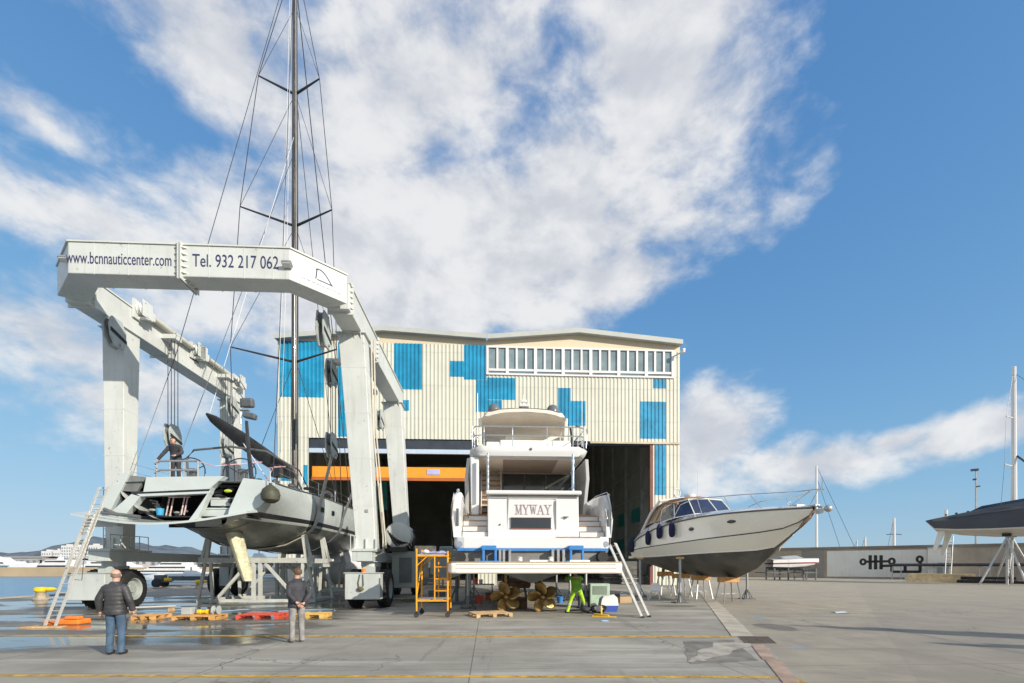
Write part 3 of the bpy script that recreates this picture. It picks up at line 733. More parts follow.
for (xc, yc) in ((-5.2, .3), (5.7, .3), (-5.2, 9.4), (5.7, 9.4)):
    for s in (-1, 1): wheel(xc+s*.62, yc, side=s)
    b = MB(); b.lathe([(.42, 1.78), (.42, 1.98), (.6, 1.98), (.6, 2.0)], 20, Matrix.Translation((xc, yc, 0))); b.box(xc-.28, xc+.28, yc-.5, yc+.5, .6, 1.78)
    b.build('swivel_fork', white_paint2, lift)
    if yc < 5:
        b = MB(); b.prism([(xc-.72, -1.15, .42), (xc+.72, -1.15, .42), (xc+.72, -.62, .42), (xc-.72, -.62, .42)], (0, 0, 1.08))
        hb = b.build('drive_box', white_paint2, lift, bevel=.03)
        b = MB(); b.box(xc-.76, xc+.76, -1.18, -.58, 1.5, 1.53); b.build('lid', white_paint2, hb)
        if xc > 0:
            b = MB(); b.tube([(xc-.1, -1.17, 1.45), (xc-.16, -1.19, 1.1), (xc-.1, -1.2, .82), (xc+.05, -1.19, 1.0), (xc+.02, -1.17, 1.45)], .02, 6)
            b.ell((xc-.06, -1.22, .86), (.14, .06, .1), 10); b.build('hose_coil', M('hose olive', (.12, .11, .05), .7), hb, smooth=True)
            b = MB(); b.lathe([(.09, 0), (.09, .12), (.05, .17), (0, .18)], 12, Matrix.Translation((xc, -.9, 1.53))); b.build('beacon', orange_p, hb, smooth=True)
# engine house and tank on the right side
b = MB(); b.loft([[(6.25, 2.1, .75), (7.45, 2.1, .75), (7.55, 2.1, 1.2), (7.5, 2.1, 2.3), (7.3, 2.1, 2.5), (6.25, 2.1, 2.5)],
                  [(6.25, 5.9, .75), (7.45, 5.9, .75), (7.55, 5.9, 1.2), (7.5, 5.9, 2.3), (7.3, 5.9, 2.5), (6.25, 5.9, 2.5)]], True, caps=(True, True))
en = b.build('engine_house', M('engine house grey', (.25, .29, .27), .4, 0, .1, 1, streak=.3), lift, bevel=.02)
b = MB()
for k in range(9): b.box(7.535, 7.56, 2.6+k*.1, 2.65+k*.1, 1.1, 2.1)
b.box(6.6, 7.2, 2.07, 2.1, 1.0, 2.2); b.build('grille', dark_grey, en)
b = MB(); b.lathe([(0, -.02), (.5, 0), (.62, .06), (.62, 1.3), (.5, 1.36), (0, 1.38)], 24, Matrix.Translation((6.6, 1.75, 3.25)) @ Matrix.Rotation(R(-90), 4, 'X'))
b.build('oil_tank', white_paint, lift, smooth=True)
b = MB(); b.box(6.2, 7.0, 1.75, 3.0, 2.5, 2.7); b.tube([(7.2, 2.6, 2.5), (7.2, 2.6, 3.5), (7.3, 2.6, 3.7)], .07, 8)
for k in range(5): b.tube([(6.3+.1*k, .9, 3.4-.1*k), (6.5+.1*k, 1.2, 2.9), (6.6+.12*k, 2.0, 2.7+.05*k), (6.8+.1*k, 2.4, 2.55)], .035, 7)
b.build('hose_bundle', M('hose black', (.03, .03, .03), .6), lift, smooth=True)
# hoist ropes and sheave blocks
def block(x, y, z, s, name='sling_block', h=1.15):
    b = MB(); m = Matrix.Translation((x, y, z))
    poly = [(-.18, .0), (.28, .0), (.42, .3), (.42, .75), (.2, h), (-.35, h), (-.48, .8), (-.42, .35)]
    for dx in (-.17, .09): b.prism([(dx, u, v) for u, v in poly], (.07, 0, 0), m)
    b.box(-.12, .12, -.1, .12, .05, .16, m); b.box(-.12, .12, -.2, .1, h-.12, h-.02, m)
    bl = b.build(name, M('block grey', (.40, .44, .43), .5, 0, .1, 2, streak=.4, rust=.6), lift, bevel=.012)
    for yy, zz in ((-.18, h-.32), (.15, h-.3)):
        b = MB(); b.lathe([(.05, -.1), (.24, -.1), (.2, 0), (.24, .1), (.05, .1)], 16, m @ Matrix.Translation((-.005, yy, zz)) @ Matrix.Rotation(R(90), 4, 'Y')); b.build('sheave', dark_grey, bl)
    b = MB(); b.tube([(x-.25, y+.05, z+.12), (x+.25, y+.05, z+.12)], .05, 10); b.build('pin', steel, bl)
    b = MB()
    for dx in (-.18, .162): b.prism([(dx, -.44, .52), (dx, .42, .3), (dx, .42, .44), (dx, -.44, .68)], (.018, 0, 0), m)
    b.build('black_band', blackm, bl)
def ropes(x, y, z0, z1, n=4):
    b = MB()
    for k in range(n): b.tube([(x-.1+.07*k, y-.2+.13*k, z0), (x-.1+.07*k, y-.2+.13*k, z1)], .018, 5)
    b.build('hoist_rope', wire, lift)
HB = []
for (x, y) in ((-4.15, 2.5), (3.35, 2.3), (-4.15, 7.2), (3.75, 6.2)):
    zb = {(-4.15, 2.5): 7.35, (3.35, 2.3): 7.0, (-4.15, 7.2): 8.0, (3.75, 6.2): 7.2}[(x, y)]
    ropes(x, y, zb+.9, ZB+.6 if x < 0 else ZB-.4); block(x, y, zb, 1); HB.append((x, y, zb))
    if x > 0: 
        block(x, y, ZB-1.55, 1, 'upper_block')
        b = MB(); b.box(x-.2, 4.6, y-.2, y+.2, ZB-.5, ZB-.3); b.build('block_bracket', white_paint, lift)
    else:
        b = MB(); b.box(-4.6, x+.25, y-.25, y+.25, ZB+.55, ZB+.75); b.build('block_bracket', white_paint, lift)
block(-4.5, -.6, ZB-1.2, 1, 'upper_block'); block(4.2, -1.35, ZB-1.35, 1, 'upper_block', 1.35); block(-4.4, 8.3, ZB-1.3, 1, 'upper_block')
# far right block on the far leg head
block(4.3, 8.4, ZB-1.9, 1, 'upper_block')
# ------------------------------------------------------------------ grey sailing yacht in the slings
YF = Frame(-12.4, 18.9)
yt = thing('sailing_yacht', 'big grey racing sailing yacht with open transom hanging in the slings of the gantry hoist', 'sailing yacht', YF)
ZW = 3.86
STERN = [(3.02, 5.10), (3.0, 4.85), (2.85, 4.58), (2.62, 4.34), (2.4, 4.14), (2.15, 3.97), (1.87, 3.80), (1.5, 3.62), (1.0, 3.43), (.5, 3.31), (0, 3.27)]
def ysec0(y):
    t = y/22.0
    B = 3.12*(1-max(0, (t-.45)/.55)**2.3)*(1-.04*max(0, (.3-t)/.3))
    B = max(B, .04)
    sh = 5.20+.08*min(1, t*4)+.25*max(0, t-.35)
    kz = 3.12-.62*math.sin(math.pi*min(1, max(0, t*.9+.08)))**.8 if t < .9 else 2.6+(t-.9)*8
    kz = min(kz, sh-.4)
    w = lambda f: ZW+(sh-ZW)*f
    return [(B, sh), (B*1.005, sh-.32), (B*.995, w(.5)), (B*.98, w(.25)), (B*.955, ZW+.10), (B*.93, ZW-.12), (B*.88, ZW-.30), (B*.76, (ZW-.2)*.6+kz*.4), (B*.5, kz+.22), (B*.22, kz+.06), (0, kz)]
def ysec(y):
    """half breadths and heights, sheer to keel: round-bilged at the stern, fuller forward"""
    f = ysec0(y); u = min(1, y/5.0); u = u*u*(3-2*u)
    return [(a[0]*(1-u)+c[0]*u, a[1]*(1-u)+c[1]*u) for a, c in zip(STERN, f)]
LV = (3.99, 3.80, 3.69)
def banded(y):
    """the section cut again so that its paint bands run level"""
    P_ = ysec(y); kz = P_[-1][1]
    def at(z):
        z = max(kz, min(P_[0][1], z))
        for a, c in zip(P_, P_[1:]):
            if a[1] >= z >= c[1]: return (a[0]+(c[0]-a[0])*((a[1]-z)/max(1e-6, a[1]-c[1])), z)
        return P_[-1]
    zs = [P_[0][1]+(LV[0]-P_[0][1])*k/4 for k in range(5)]+[LV[1], LV[2]]+[LV[2]+(kz-LV[2])*q for q in (.35, .6, .8, .92, .975, 1)]
    return [at(z) for z in zs]
ys = [0, .35, .8, 1.6, 2.4, 3.2, 4, 5, 6.5, 8.5, 10.5, 12.5, 14.5, 16.5, 18.2, 19.6, 20.7, 21.5, 22]
b = MB()
for s in (-1, 1):
    b.loft([[(s*h, y, z) for h, z in banded(y)] for y in ys], mats=[0, 0, 0, 0, 1, 2, 3, 3, 3, 3, 3, 3])
hull = b.build('hull', [gel_grey, M('boot stripe black', (.03, .03, .035), .3), M('pale waterline stripe', (.55, .6, .55), .35), antifoul], yt, smooth=True, merge=True)
b = MB(); sec = [(h*.985, z-.02) for h, z in ysec(1.0)]
b.prism([(h, 1.0, z) for h, z in sec]+[(-h, 1.0, z) for h, z in sec[::-1][1:]], (0, .05, 0)) if False else b.prism([(h, .9, z) for h, z in sec if z < 3.75]+[(-h, .9, z) for h, z in sec[::-1][1:] if z < 3.75], (0, .05, 0))
b.build('stern_bulkhead', M('bulkhead grey', (.2, .21, .21), .6), hull)
b = MB()
b.loft([[(-ysec(y)[0][0]+.02, y, ysec(y)[0][1]-.02), (-.5*ysec(y)[0][0], y, ysec(y)[0][1]+.05), (0, y, ysec(y)[0][1]+.08), (.5*ysec(y)[0][0], y, ysec(y)[0][1]+.05), (ysec(y)[0][0]-.02, y, ysec(y)[0][1]-.02)] for y in ys])
b.build('deck', M('pale deck', (.55, .57, .56), .6, 0, .06, 2, bump=.2), yt, smooth=True)
b = MB()      # rail cap line along the sheer
for s in (-1, 1): b.tube([(s*(ysec(y)[0][0]+.005), y, ysec(y)[0][1]) for y in ys], .035, 6)
b.build('toe_rail', dark_grey, hull)
b = MB()
for y in (5.2, 6.75): b.box(ysec(y)[1][0]-.03, ysec(y)[1][0]+.012, y-.2, y+.2, 4.52, 4.75)
b.build('hull_window', dglass, hull)
# transom: pixel outline on the plane y = 0 (frame local)
def T(px, py, yl=0): p = YF.on(px, py, yl); return (p.x, p.z)
def plate(pts, name, mat, y0=0, th=.08, par=None):
    b = MB(); b.prism([(x, y0, z) for x, z in [T(*p, y0) for p in pts]], (0, th, 0)); return b.build(name, mat, par or yt, bevel=.015)
# the lid across the top, curved down at its lower edge
b = MB()
tl = [(T(143, 482)), (T(222, 478))]
plate([(146, 477), (224, 476), (209, 489), (143, 492)], 'transom_top', gel_grey, .0, .35)
plate([(131, 491.5), (211, 488.5), (210, 491), (131, 494)], 'transom_groove', M('boot stripe black', (.03, .03, .035), .3), .06, .3)
plate([(136, 494), (210, 491), (209, 493.5), (140, 496.5)], 'transom_lip', gel_grey, .0, .3)
plate([(131, 494), (140, 496.5), (116, 526), (98, 523)], 'transom_column', gel_grey, .0, .35)
plate([(209, 491), (214, 481), (197, 519), (188, 521), (194, 513)], 'transom_column', gel_grey, .0, .3)
QP = []
for h, z in STERN[:9]:
    w_ = YF.M @ Vector((h*.995, 0, z)); QP.append((CX+F*w_.x/w_.y, HZ-F*(w_.z-CAMH)/w_.y))
# quarters either side: outer corner panels
plate([(243, 478), (262, 480)]+[(a, c) for a, c in QP]+[(226, 522), (229, 509)], 'transom_quarter', gel_grey, .0, .3)
plate([(131, 470), (117, 475), (96, 517), (105, 520)], 'transom_quarter', gel_grey, .0, .2)
plate([(118, 474), (146, 477), (136, 492), (112, 490)], 'transom_quarter', M('grey deck cloth', (.16, .17, .17), .8, 0, .2, 3), .1, .15)
# boarding steps in the two corner recesses
for (xa, xb_) in (((208, 238)), ((100, 131))):
    b = MB()
    for k, py in enumerate((497, 508, 519)):
        p0 = T(xa+(238-xa)*.0-(k*4), py, .5); p1 = T(xb_-k*6, py-1, .5)
        b.box(p0[0], p1[0], .15+.25*(2-k), 1.5, p0[1]-.06, p0[1])
        b.box(p0[0], p1[0], .15+.25*(2-k)+.03, .15+.25*(2-k)+.06, p0[1]-.34, p0[1]-.06)
    b.build('boarding_step', gel_grey, yt, bevel=.01)
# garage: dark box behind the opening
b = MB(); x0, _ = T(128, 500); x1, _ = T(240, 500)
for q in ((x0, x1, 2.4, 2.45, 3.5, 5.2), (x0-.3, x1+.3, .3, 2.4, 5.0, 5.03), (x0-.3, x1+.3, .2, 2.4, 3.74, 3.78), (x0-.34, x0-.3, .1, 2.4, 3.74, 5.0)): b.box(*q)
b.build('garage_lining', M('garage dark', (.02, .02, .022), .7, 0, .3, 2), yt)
# folded-down tailgate platform, a curved plate reaching aft
b = MB(); rg = []
for i in range(13):
    t = i/12; px = 74+(249-74)*t; 
    sag = math.sin(math.pi*t)
    y0 = T(px, 514+11*sag-2*t, -.9 if False else -.6)
    lx, lz = y0; rg.append([(lx, -.75-.25*sag, lz+.02), (lx, .2, lz+.20), (lx, .2, lz+.08), (lx, -.75-.25*sag, lz-.06)])
b.loft(rg, True, caps=(True, True)); b.build('tailgate', gel_grey, yt, smooth=True, angle=50)
b = MB()
for (a, c) in (((98, 512), (140, 517)), ((104, 509), (118, 515))):
    p, q = T(*a, -.3), T(*c, -.3); b.tube([(p[0], -.3, p[1]), (q[0], -.3, q[1])], .07, 8)
b.build('passerelle', dark_grey, yt)
# clutter in the garage
b = MB()
for px in (166, 181, 170, 184):
    p, q = T(px, 515, .6), T(px+4, 496, .6); b.tube([(p[0], .6, p[1]), (q[0], .6, q[1])], .028, 6)
p, q = T(168, 497, .6), T(190, 497, .6); b.tube([(p[0], .6, p[1]), (q[0], .6, q[1])], .03, 6)
b.build('folding_davit', M('red white davit', (.6, .45, .43), .4, 0, .3, 8), yt, smooth=True)
cl = M('garage clutter grey', (.3, .31, .3), .6, 0, .4, 6)
b = MB(); rt = random.Random(11)
for k in range(16):
    p = T(rt.uniform(138, 212), rt.uniform(510, 517), .9); b.ell((p[0], .6+rt.random()*.8, p[1]), (rt.uniform(.06, .16), .1, rt.uniform(.05, .14)), 8)
for k in range(3): p = T(150+k*2.5, 500+k*3, .7); q = T(157+k, 514, .7); b.tube([(p[0], .7, p[1]), ((p[0]+q[0])/2+.15, .7, p[1]-.05), (q[0], .7, q[1])], .035, 6)
b.build('stowed_gear', cl, yt, smooth=True)
b = MB(); p = T(160, 512, .5); b.lathe([(.12, 0), (.15, .28), (.13, .28), (.11, .03), (0, .03)], 14, Matrix.Translation((p[0], .5, p[1]-.14)))
tag(b.build('blue_bucket', M('sky blue plastic', (.05, .36, .62), .4, 0, .1, 4), None, smooth=True, M4=YF.M), 'small sky blue bucket standing in the open transom of the grey sailing yacht', 'bucket')
b = MB()
for k in range(14):
    p = T(rt.uniform(212, 233), rt.uniform(484, 512), .5); b.ell((p[0], .5+rt.random()*.3, p[1]), (rt.uniform(.08, .2), .1, rt.uniform(.05, .13)), 8)
b.build('rope_bundle', M('rope bundle dark', (.06, .06, .065), .8, 0, .8, 9), yt, smooth=True)
b = MB(); p = T(228, 491, .35); b.ell((p[0], .35, p[1]), (.16, .08, .07), 10); b.build('lime_line', M('lime rope', (.55, .65, .05), .7), yt, smooth=True)
# rudder
r0, r1 = T(226, 531, 1.8), T(241, 531, 1.8); r2, r3 = T(254, 576, 1.8), T(243, 581, 1.8)
b = MB(); rg = []
for i in range(9):
    t = i/8; xa = r0[0]+(r3[0]-r0[0])*t; xc = r1[0]+(r2[0]-r1[0])*t; z = r0[1]+(r3[1]-r0[1])*t
    xm2 = (xa+xc)/2; cw = .34*(1-.25*t); hw = (xc-xa)/2*(1 if t < .9 else .75)
    rg.append([(xm2+hw*math.cos(a), 1.8+cw*math.sin(a)*1.2, z) for a in [2*math.pi*k/12 for k in range(12)]])
b.loft(rg, True, caps=(True, True)); b.build('rudder', rudder_m, yt, smooth=True)
# coachroof
b = MB(); rg = []
for y, w, h in ((7.3, 1.5, .05), (8.2, 1.5, .42), (10.5, 1.35, .5), (13, 1.0, .42), (15.5, .6, .1)):
    rg.append([(-w, y, 5.3), (-w*.9, y, 5.35+h*.7), (-w*.6, y, 5.4+h), (w*.6, y, 5.4+h), (w*.9, y, 5.35+h*.7), (w, y, 5.3)])
b.loft(rg, caps=(True, True)); b.build('coachroof', gel_grey, yt, smooth=True)
# mast, spreaders, rigging
MY = 9.6; ZM = 38.5
def mz(py, d=28.5): return CAMH+(HZ-py)/F*d
b = MB(); rg = []
for z, r in ((5.4, .225), (12, .225), (22, .215), (30, .19), (ZM, .14)): rg.append([(r*.8*math.cos(a), MY+r*1.25*math.sin(a)-.0*z, z) for a in [2*math.pi*k/16 for k in range(16)]])
b.loft(rg, True, caps=(True, True)); mast = b.build('mast', mast_m, yt, smooth=True)
tips = {}
spd = [(mz(362), 2.92, 1.55), (mz(226), 2.55, 1.25), (mz(94), 1.72, .85)]
for i, (z, hb, aft) in enumerate(spd):
    for s in (-1, 1):
        tip = (s*hb, MY-aft, z+.12); tips[(i, s)] = tip
        b = MB(); b.tube([(s*.15, MY-.05, z), tip], .075, 8, r2=.04); b.build('spreader', carbon, mast, smooth=True)
lr_ = M('rigging dark', (.06, .06, .065), .4, .3, .2, 8)
for s in (-1, 1):
    b = MB(); ch = (s*2.98, MY-.9, 5.3)
    cap = [ch, tips[(0, s)], tips[(1, s)], tips[(2, s)], (s*.1, MY, ZM-1)]
    for p, q in zip(cap, cap[1:]): b.tube([p, q], .022, 5)
    for i in range(3):
        up = spd[i+1][0] if i < 2 else ZM-3.5
        b.tube([tips[(i, s)], (s*.12, MY, up-.3)], .014, 5)
    b.tube([(s*2.85, MY-.8, 5.3), (s*.14, MY, spd[0][0]-.2)], .018, 5)
    b.build('shroud', lr_, mast)
    b = MB(); b.tube([(s*2.75, .4, 5.4), (s*2.2, 2.2, 11), (s*.05, MY-.2, ZM-.5)], .016, 5); b.tube([(s*2.6, 2.4, 5.4), (s*.1, MY-.1, 26)], .014, 5); b.build('backstay', lr_, mast)
b = MB()
for k, (x, y2) in enumerate(((-.28, -.5), (-.45, -.7), (.25, -.6))): b.tube([(x*1.8, MY-1.0, 5.6), (x, MY-.45, 20), (x*.4, MY-.15, ZM)], .012, 5)
b.build('halyard', whitewire, mast)
b = MB(); b.tube([(0, 21.6, 5.7), (0, MY+.2, ZM-2)], .03, 6); b.tube([(0, 18, 5.7), (0, MY+.2, 30)], .02, 6); b.build('forestay', lr_, mast)
# boom with the black sail cover
b = MB(); p0 = YF.on(207, 414, 1.5); p1 = Vector((0, MY-.4, mz(476)))
ctr = [p0, p0.lerp(p1, .06), p0.lerp(p1, .3), p0.lerp(p1, .6), p0.lerp(p1, .9), p1]; rr = [(.06, .05), (.2, .15), (.32, .30), (.34, .36), (.3, .34), (.18, .2)]
b.loft([[(c.x+a*math.cos(t), c.y, c.z+h*math.sin(t)*(1 if math.sin(t) > 0 else 1.4)) for t in [2*math.pi*k/12 for k in range(12)]] for c, (a, h) in zip(ctr, rr)], True, caps=(True, True))
bo = b.build('boom', M('black sail cover', (.016, .017, .02), .55, 0, .3, 2, bump=.8, bsc=4), yt, smooth=True)
b = MB(); q = p0+Vector((.0, 0, 0))
b.tube([p0+Vector((0, .2, .1)), Vector((.05, MY-.3, spd[1][0]+5))], .012, 5); b.tube([p0.lerp(p1, .3)+Vector((.2, 0, -.3)), (1.2, 4.2, 5.4)], .02, 5); b.build('sheet_rope', whitewire, bo)
# bimini hoop, steering wheels, pushpit rails
b = MB()
hp = [(-1.9, 2.6, 5.4), (-1.9, 2.5, 6.6), (-1.6, 2.5, 6.95), (0, 2.5, 7.12), (1.5, 2.6, 6.95), (2.2, 3.6, 6.5), (2.35, 4.6, 5.4)]
b.tube(hp, .05, 8); b.tube([(1.5, 2.6, 6.95), (2.0, 5.0, 6.6), (2.2, 6.2, 5.5)], .03, 8)
b.build('bimini_hoop', M('tube dark grey', (.13, .135, .14), .4, .3, .1, 3), yt, smooth=True)
def ring(b, c, r, tr, ry=0, n=24):
    m = Matrix.Translation(c) @ Euler((R(78), 0, ry)).to_matrix().to_4x4()
    b.tube([m @ Vector((r*math.cos(2*math.pi*k/n), r*math.sin(2*math.pi*k/n), 0)) for k in range(n+1)], tr, 6, cap=False)
    for k in range(3): b.tube([m @ Vector((0, 0, 0)), m @ Vector((r*math.cos(2*math.pi*k/3+.5), r*math.sin(2*math.pi*k/3+.5), 0))], tr*.8, 6)
for s in (-1, 1):
    b = MB(); c = YF.on(225, 464, 2.6); ring(b, (s*abs(c.x) if s > 0 else -1.9, 2.6, 5.95), .72, .028); b.build('steering_wheel', carbon, yt, smooth=True)
    b = MB(); b.box((abs(c.x) if s > 0 else -1.9)-.16, (abs(c.x) if s > 0 else -1.9)+.16, 2.75, 3.1, 5.3, 6.2); b.build('binnacle', dark_grey, yt, bevel=.03)
b = MB()
gx = lambda px, py, y=.4: tuple((YF.on(px, py, y).x, y, YF.on(px, py, y).z))
for py in (461, 470):
    b.tube([gx(157, py+8), gx(155, py+3), gx(160, py), gx(198, py)], .045, 8)
for px in (157, 170, 184, 198): b.tube([gx(px, 478), gx(px, 461)], .03, 6)
b.build('pushpit', M('rail grey tube', (.36, .38, .39), .35, .5, .1, 4), yt, smooth=True)
b = MB()
for x, y in [(ysec(y)[0][0]-.12, y) for y in (3, 5, 7.5, 10, 12.5)]+[(-ysec(y)[0][0]+.12, y) for y in (3, 5, 7.5, 10, 12.5)]: b.tube([(x, y, 5.25), (x, y, 5.95)], .016, 6)
for s in (-1, 1):
    for z in (5.6, 5.93): b.tube([(s*(ysec(y)[0][0]-.12), y, z) for y in (.6, 3, 5, 7.5, 10, 12.5)], .009, 5)
b.build('lifeline', chrome, yt)
# black pole with two dark pods at its head
b = MB(); b.tube([gx(253, 491, .6), gx(249, 455, .6), gx(246.5, 421, .6)], .095, 10, r2=.06); pl = b.build('pole', carbon, yt, smooth=True)
b = MB(); p = gx(247.5, 403, .6); b.cbox(p, (.5, .3, .38), rx=.2); b.build('radar_pod', dark_grey, pl, bevel=.09, seg=3)
b = MB(); p = gx(250, 416, .6); b.cbox(p, (.5, .3, .24), ry=.2); b.build('lamp_pod', dark_grey, pl, bevel=.07, seg=3)
b = MB(); p = gx(243, 410, .6); b.tube([gx(241, 398, .6), gx(241, 424, .6)], .04, 6); b.box(p[0]-.12, p[0]+.25, .5, .7, p[2]-.03, p[2]+.03); b.build('bracket', steel, pl)
# deck gear
b = MB(); rt = random.Random(4)
for k in range(26):
    y = rt.uniform(2.5, 8); x = rt.uniform(.6, 2.6); b.ell((x, y, 5.45+rt.uniform(0, .3)), (rt.uniform(.08, .22), rt.uniform(.08, .25), rt.uniform(.06, .2)), 8)
b.build('deck_gear', M('deck gear dark', (.07, .075, .08), .6, 0, .9, 7), yt, smooth=True)
b = MB(); 
for k in range(5): ring(b, (2.35, 8.2, 5.75), .34-.03*k, .03, .8, 16)
b.build('coiled_rope', M('coiled dark rope', (.05, .05, .055), .8, 0, .5, 8), yt)
b = MB(); p = gx(277, 472, 3.6); b.cbox(p, (.42, .4, .5)); b.cbox((p[0]+.02, p[1], p[2]+.27), (.46, .44, .06)); b.tube([(p[0], p[1], p[2]-.2), (p[0], p[1], 5.3)], .04, 6); b.build('instrument_box', carbon, yt, bevel=.03)
b = MB(); b.tube([(2.2, 1.0, 5.3), (2.6, .8, 5.9), (2.5, 2.2, 6.2), (1.6, 2.4, 6.15)], .02, 6); b.tube([gx(200, 462), gx(215, 466, 1.5), gx(262, 462, 3)], .02, 6); b.build('pink_line', M('pink braided line', (.62, .35, .36), .7), yt)
# ball fender at the quarter: hangs from the rail
FB = YF.M @ Vector(gx(270.5, 494, -.25)); bf = Frame(FB.x, FB.y, TH, FB.z-.35)
ft = thing('ball_fender', 'round black and olive ball fender hanging at the stern quarter of the grey sailing yacht', 'fender', bf)
b = MB(); b.lathe([(0, -.02), (.16, .0), (.32, .12), (.36, .32), (.30, .52), (.12, .68), (.06, .72), (.06, .78), (0, .78)], 20); b.build('ball', M('fender olive black', (.06, .062, .04), .6, 0, .3, 3), ft, smooth=True)
b = MB(); b.tube([(0, 0, .76), (-.02, .02, 1.25)], .015, 6); b.build('lanyard', whitewire, ft)
# slings: webbing passing below the hull between opposite blocks
def belly(y, off=.03):
    return [(h+off, z-off*.6) for h, z in ysec(y)][2:]
def sling(iL, iR, yc, mat, label):
    L_ = LF.M @ Vector((HB[iL][0], HB[iL][1], HB[iL][2]+.1)); R_ = LF.M @ Vector((HB[iR][0], HB[iR][1], HB[iR][2]+.1))
    l = YF.w2l(L_); r = YF.w2l(R_); bl = belly(yc)
    path = [Vector(r)]+[Vector((h, yc, z)) for h, z in bl]+[Vector((-h, yc, z)) for h, z in bl[::-1][1:]]+[Vector(l)]
    fr_ = Frame(YF.M @ Vector((0, yc, 0)) if False else (YF.M @ Vector((0, yc, 0))).x, (YF.M @ Vector((0, yc, 0))).y)
    t = thing('lifting_sling', label, 'sling', fr_)
    b = MB(); w2 = .17; rg = []
    for i, p in enumerate(path):
        q = path[min(i+1, len(path)-1)]-path[max(i-1, 0)]; n = Vector((-q.z, 0, q.x)).normalized()
        if i in (0, len(path)-1): n = Vector((1, 0, 0))
        c = p-Vector((0, yc, 0)); a = Vector((0, w2, 0))
        rg.append([c-a, c+a, c+a+n*.03, c-a+n*.03])
    b.loft(rg, True, caps=(True, True)); b.build('webbing', mat, t)
    return t
sling(0, 1, 4.6, belt, 'pale webbing sling under the aft half of the grey sailing yacht')
sling(2, 3, 8.4, greybelt, 'dark grey webbing sling under the middle of the grey sailing yacht')
# ------------------------------------------------------------------ white flybridge motor yacht, stern on
MF = Frame(.75, 18.0)
my = thing('motor_yacht', 'tall white flybridge motor yacht with MYWAY on its transom, stern towards the yard', 'motor yacht', MF)
def m_(px, py, y): p = MF.on(px, py, y); return p.x, p.z
def mx(px, y): return MF.on(px, 500, y).x
def mzz(py, y, px=530): return MF.on(px, py, y).z
ZC = 2.42
def msec(y):
    t = y/21.5
    B = 3.02+.12*math.sin(math.pi*min(1, t*1.5)) if t < .45 else 3.13*(1-max(0, (t-.45)/.55)**2.1)
    B = max(B, .05); sh = 4.55+1.6*t**1.5
    kz = 1.15 if t < .75 else 1.15+(t-.75)*9
    return [(B-.10, sh), (B, sh-.55), (B*1.0, 3.3), (B*.985, 2.55), (B*.97, ZC), (B*.90, ZC-.35), (B*.45, kz+.45), (0, kz)]
ys2 = [.02, 1, 2.5, 4, 6, 8, 10, 12, 14, 16, 18, 19.5, 20.6, 21.5]
b = MB()
for s in (-1, 1): b.loft([[(s*h, y, z) for h, z in msec(y)] for y in ys2], mats=[0, 0, 0, 1, 2, 2, 2])
# lower transom of the bottom
v = [(s*h, .02, z) for s in (1,) for h, z in msec(.02)[4:]]; v2 = [(-h, .02, z) for h, z in msec(.02)[4:]][::-1][1:]
b.mi = 2; b._f([b.bm.verts.new(p) for p in v+v2])
b.build('hull', [gel_white, blue_tape, antifoul2], my, smooth=True, merge=True)
b = MB(); b.loft([[(-msec(y)[0][0], y, msec(y)[0][1]), (msec(y)[0][0], y, msec(y)[0][1])] for y in ys2[3:]]); b.build('deck', gel_white, my)
# rub band across the stern with the step platform on top
b = MB(); xa, xb_ = mx(453.5, 0), mx(611.5, 0)
pl = [(xa, .25), (xa+.12, .0), (xa+.4, -.1), (xb_-.4, -.1), (xb_-.12, .0), (xb_, .25), (xb_, 2.4), (xa, 2.4)]
b.prism([(x, y, ZC+.02) for x, y in pl], (0, 0, .46)); tb = b.build('transom_band', gel_white, my, bevel=.05, seg=3)
b = MB(); b.box(xa+.15, xb_-.15, -.104, -.05, ZC-.06, ZC+.04); b.build('masking_strip', blue_tape, my)
b = MB()
for px in (459.5, 606): x, z = m_(px, 544, -.1); b.lathe([(.07, 0), (.115, .0), (.115, .05), (.07, .05)], 20, Matrix.Translation((x, -.03 if True else 0, z)) @ Matrix.Rotation(R(90), 4, 'X'))
b.build('mooring_eye', chrome, tb, smooth=True)
b = MB(); b.box(mx(556, -.1), mx(600, -.1), -.115, -.1, ZC+.44, ZC+.475); b.build('teak_edge', teak, tb)
# garage block
gx0, gx1 = mx(487.5, .25), mx(579, .25); zg = mzz(495, .25)
b = MB(); b.prism([(gx0, .22, ZC+.48), (gx0, .34, zg), (gx0, 2.4, zg), (gx0, 2.4, ZC+.48)], (gx1-gx0, 0, 0)); gb = b.build('garage_door', gel_white, my, bevel=.04, seg=3)
b = MB(); b.box(gx0-.06, gx1+.08, .1, .7, zg+.003, zg+.16); b.build('coaming', gel_white, gb, bevel=.05, seg=3)
b = MB()
def slab_on(b, p0, p1, y, th=.03):
    x0, z1 = m_(p0[0], p0[1], y); x1, z0 = m_(p1[0], p1[1], y); b.box(min(x0, x1), max(x0, x1), y-th, y+.3, min(z0, z1), max(z0, z1))
slab_on(b, (488, 529.5), (561, 537), .2); b.build('lower_ledge', gel_white, gb, bevel=.02)
b = MB(); slab_on(b, (489, 496.4), (507, 498), .3, .02); slab_on(b, (558, 496.4), (578, 498), .3, .02); slab_on(b, (508, 497), (556, 499.4), .3, .012); b.build('grab_slot', M('slot grey', (.4, .38, .36), .5), gb)
b = MB(); slab_on(b, (556, 500), (556.6, 537), .22, .02); b.build('seam', M('seam grey', (.5, .49, .47), .5), gb)
x0, z0 = m_(507, 529, .24); x1, z1 = m_(553, 499.6, .3)
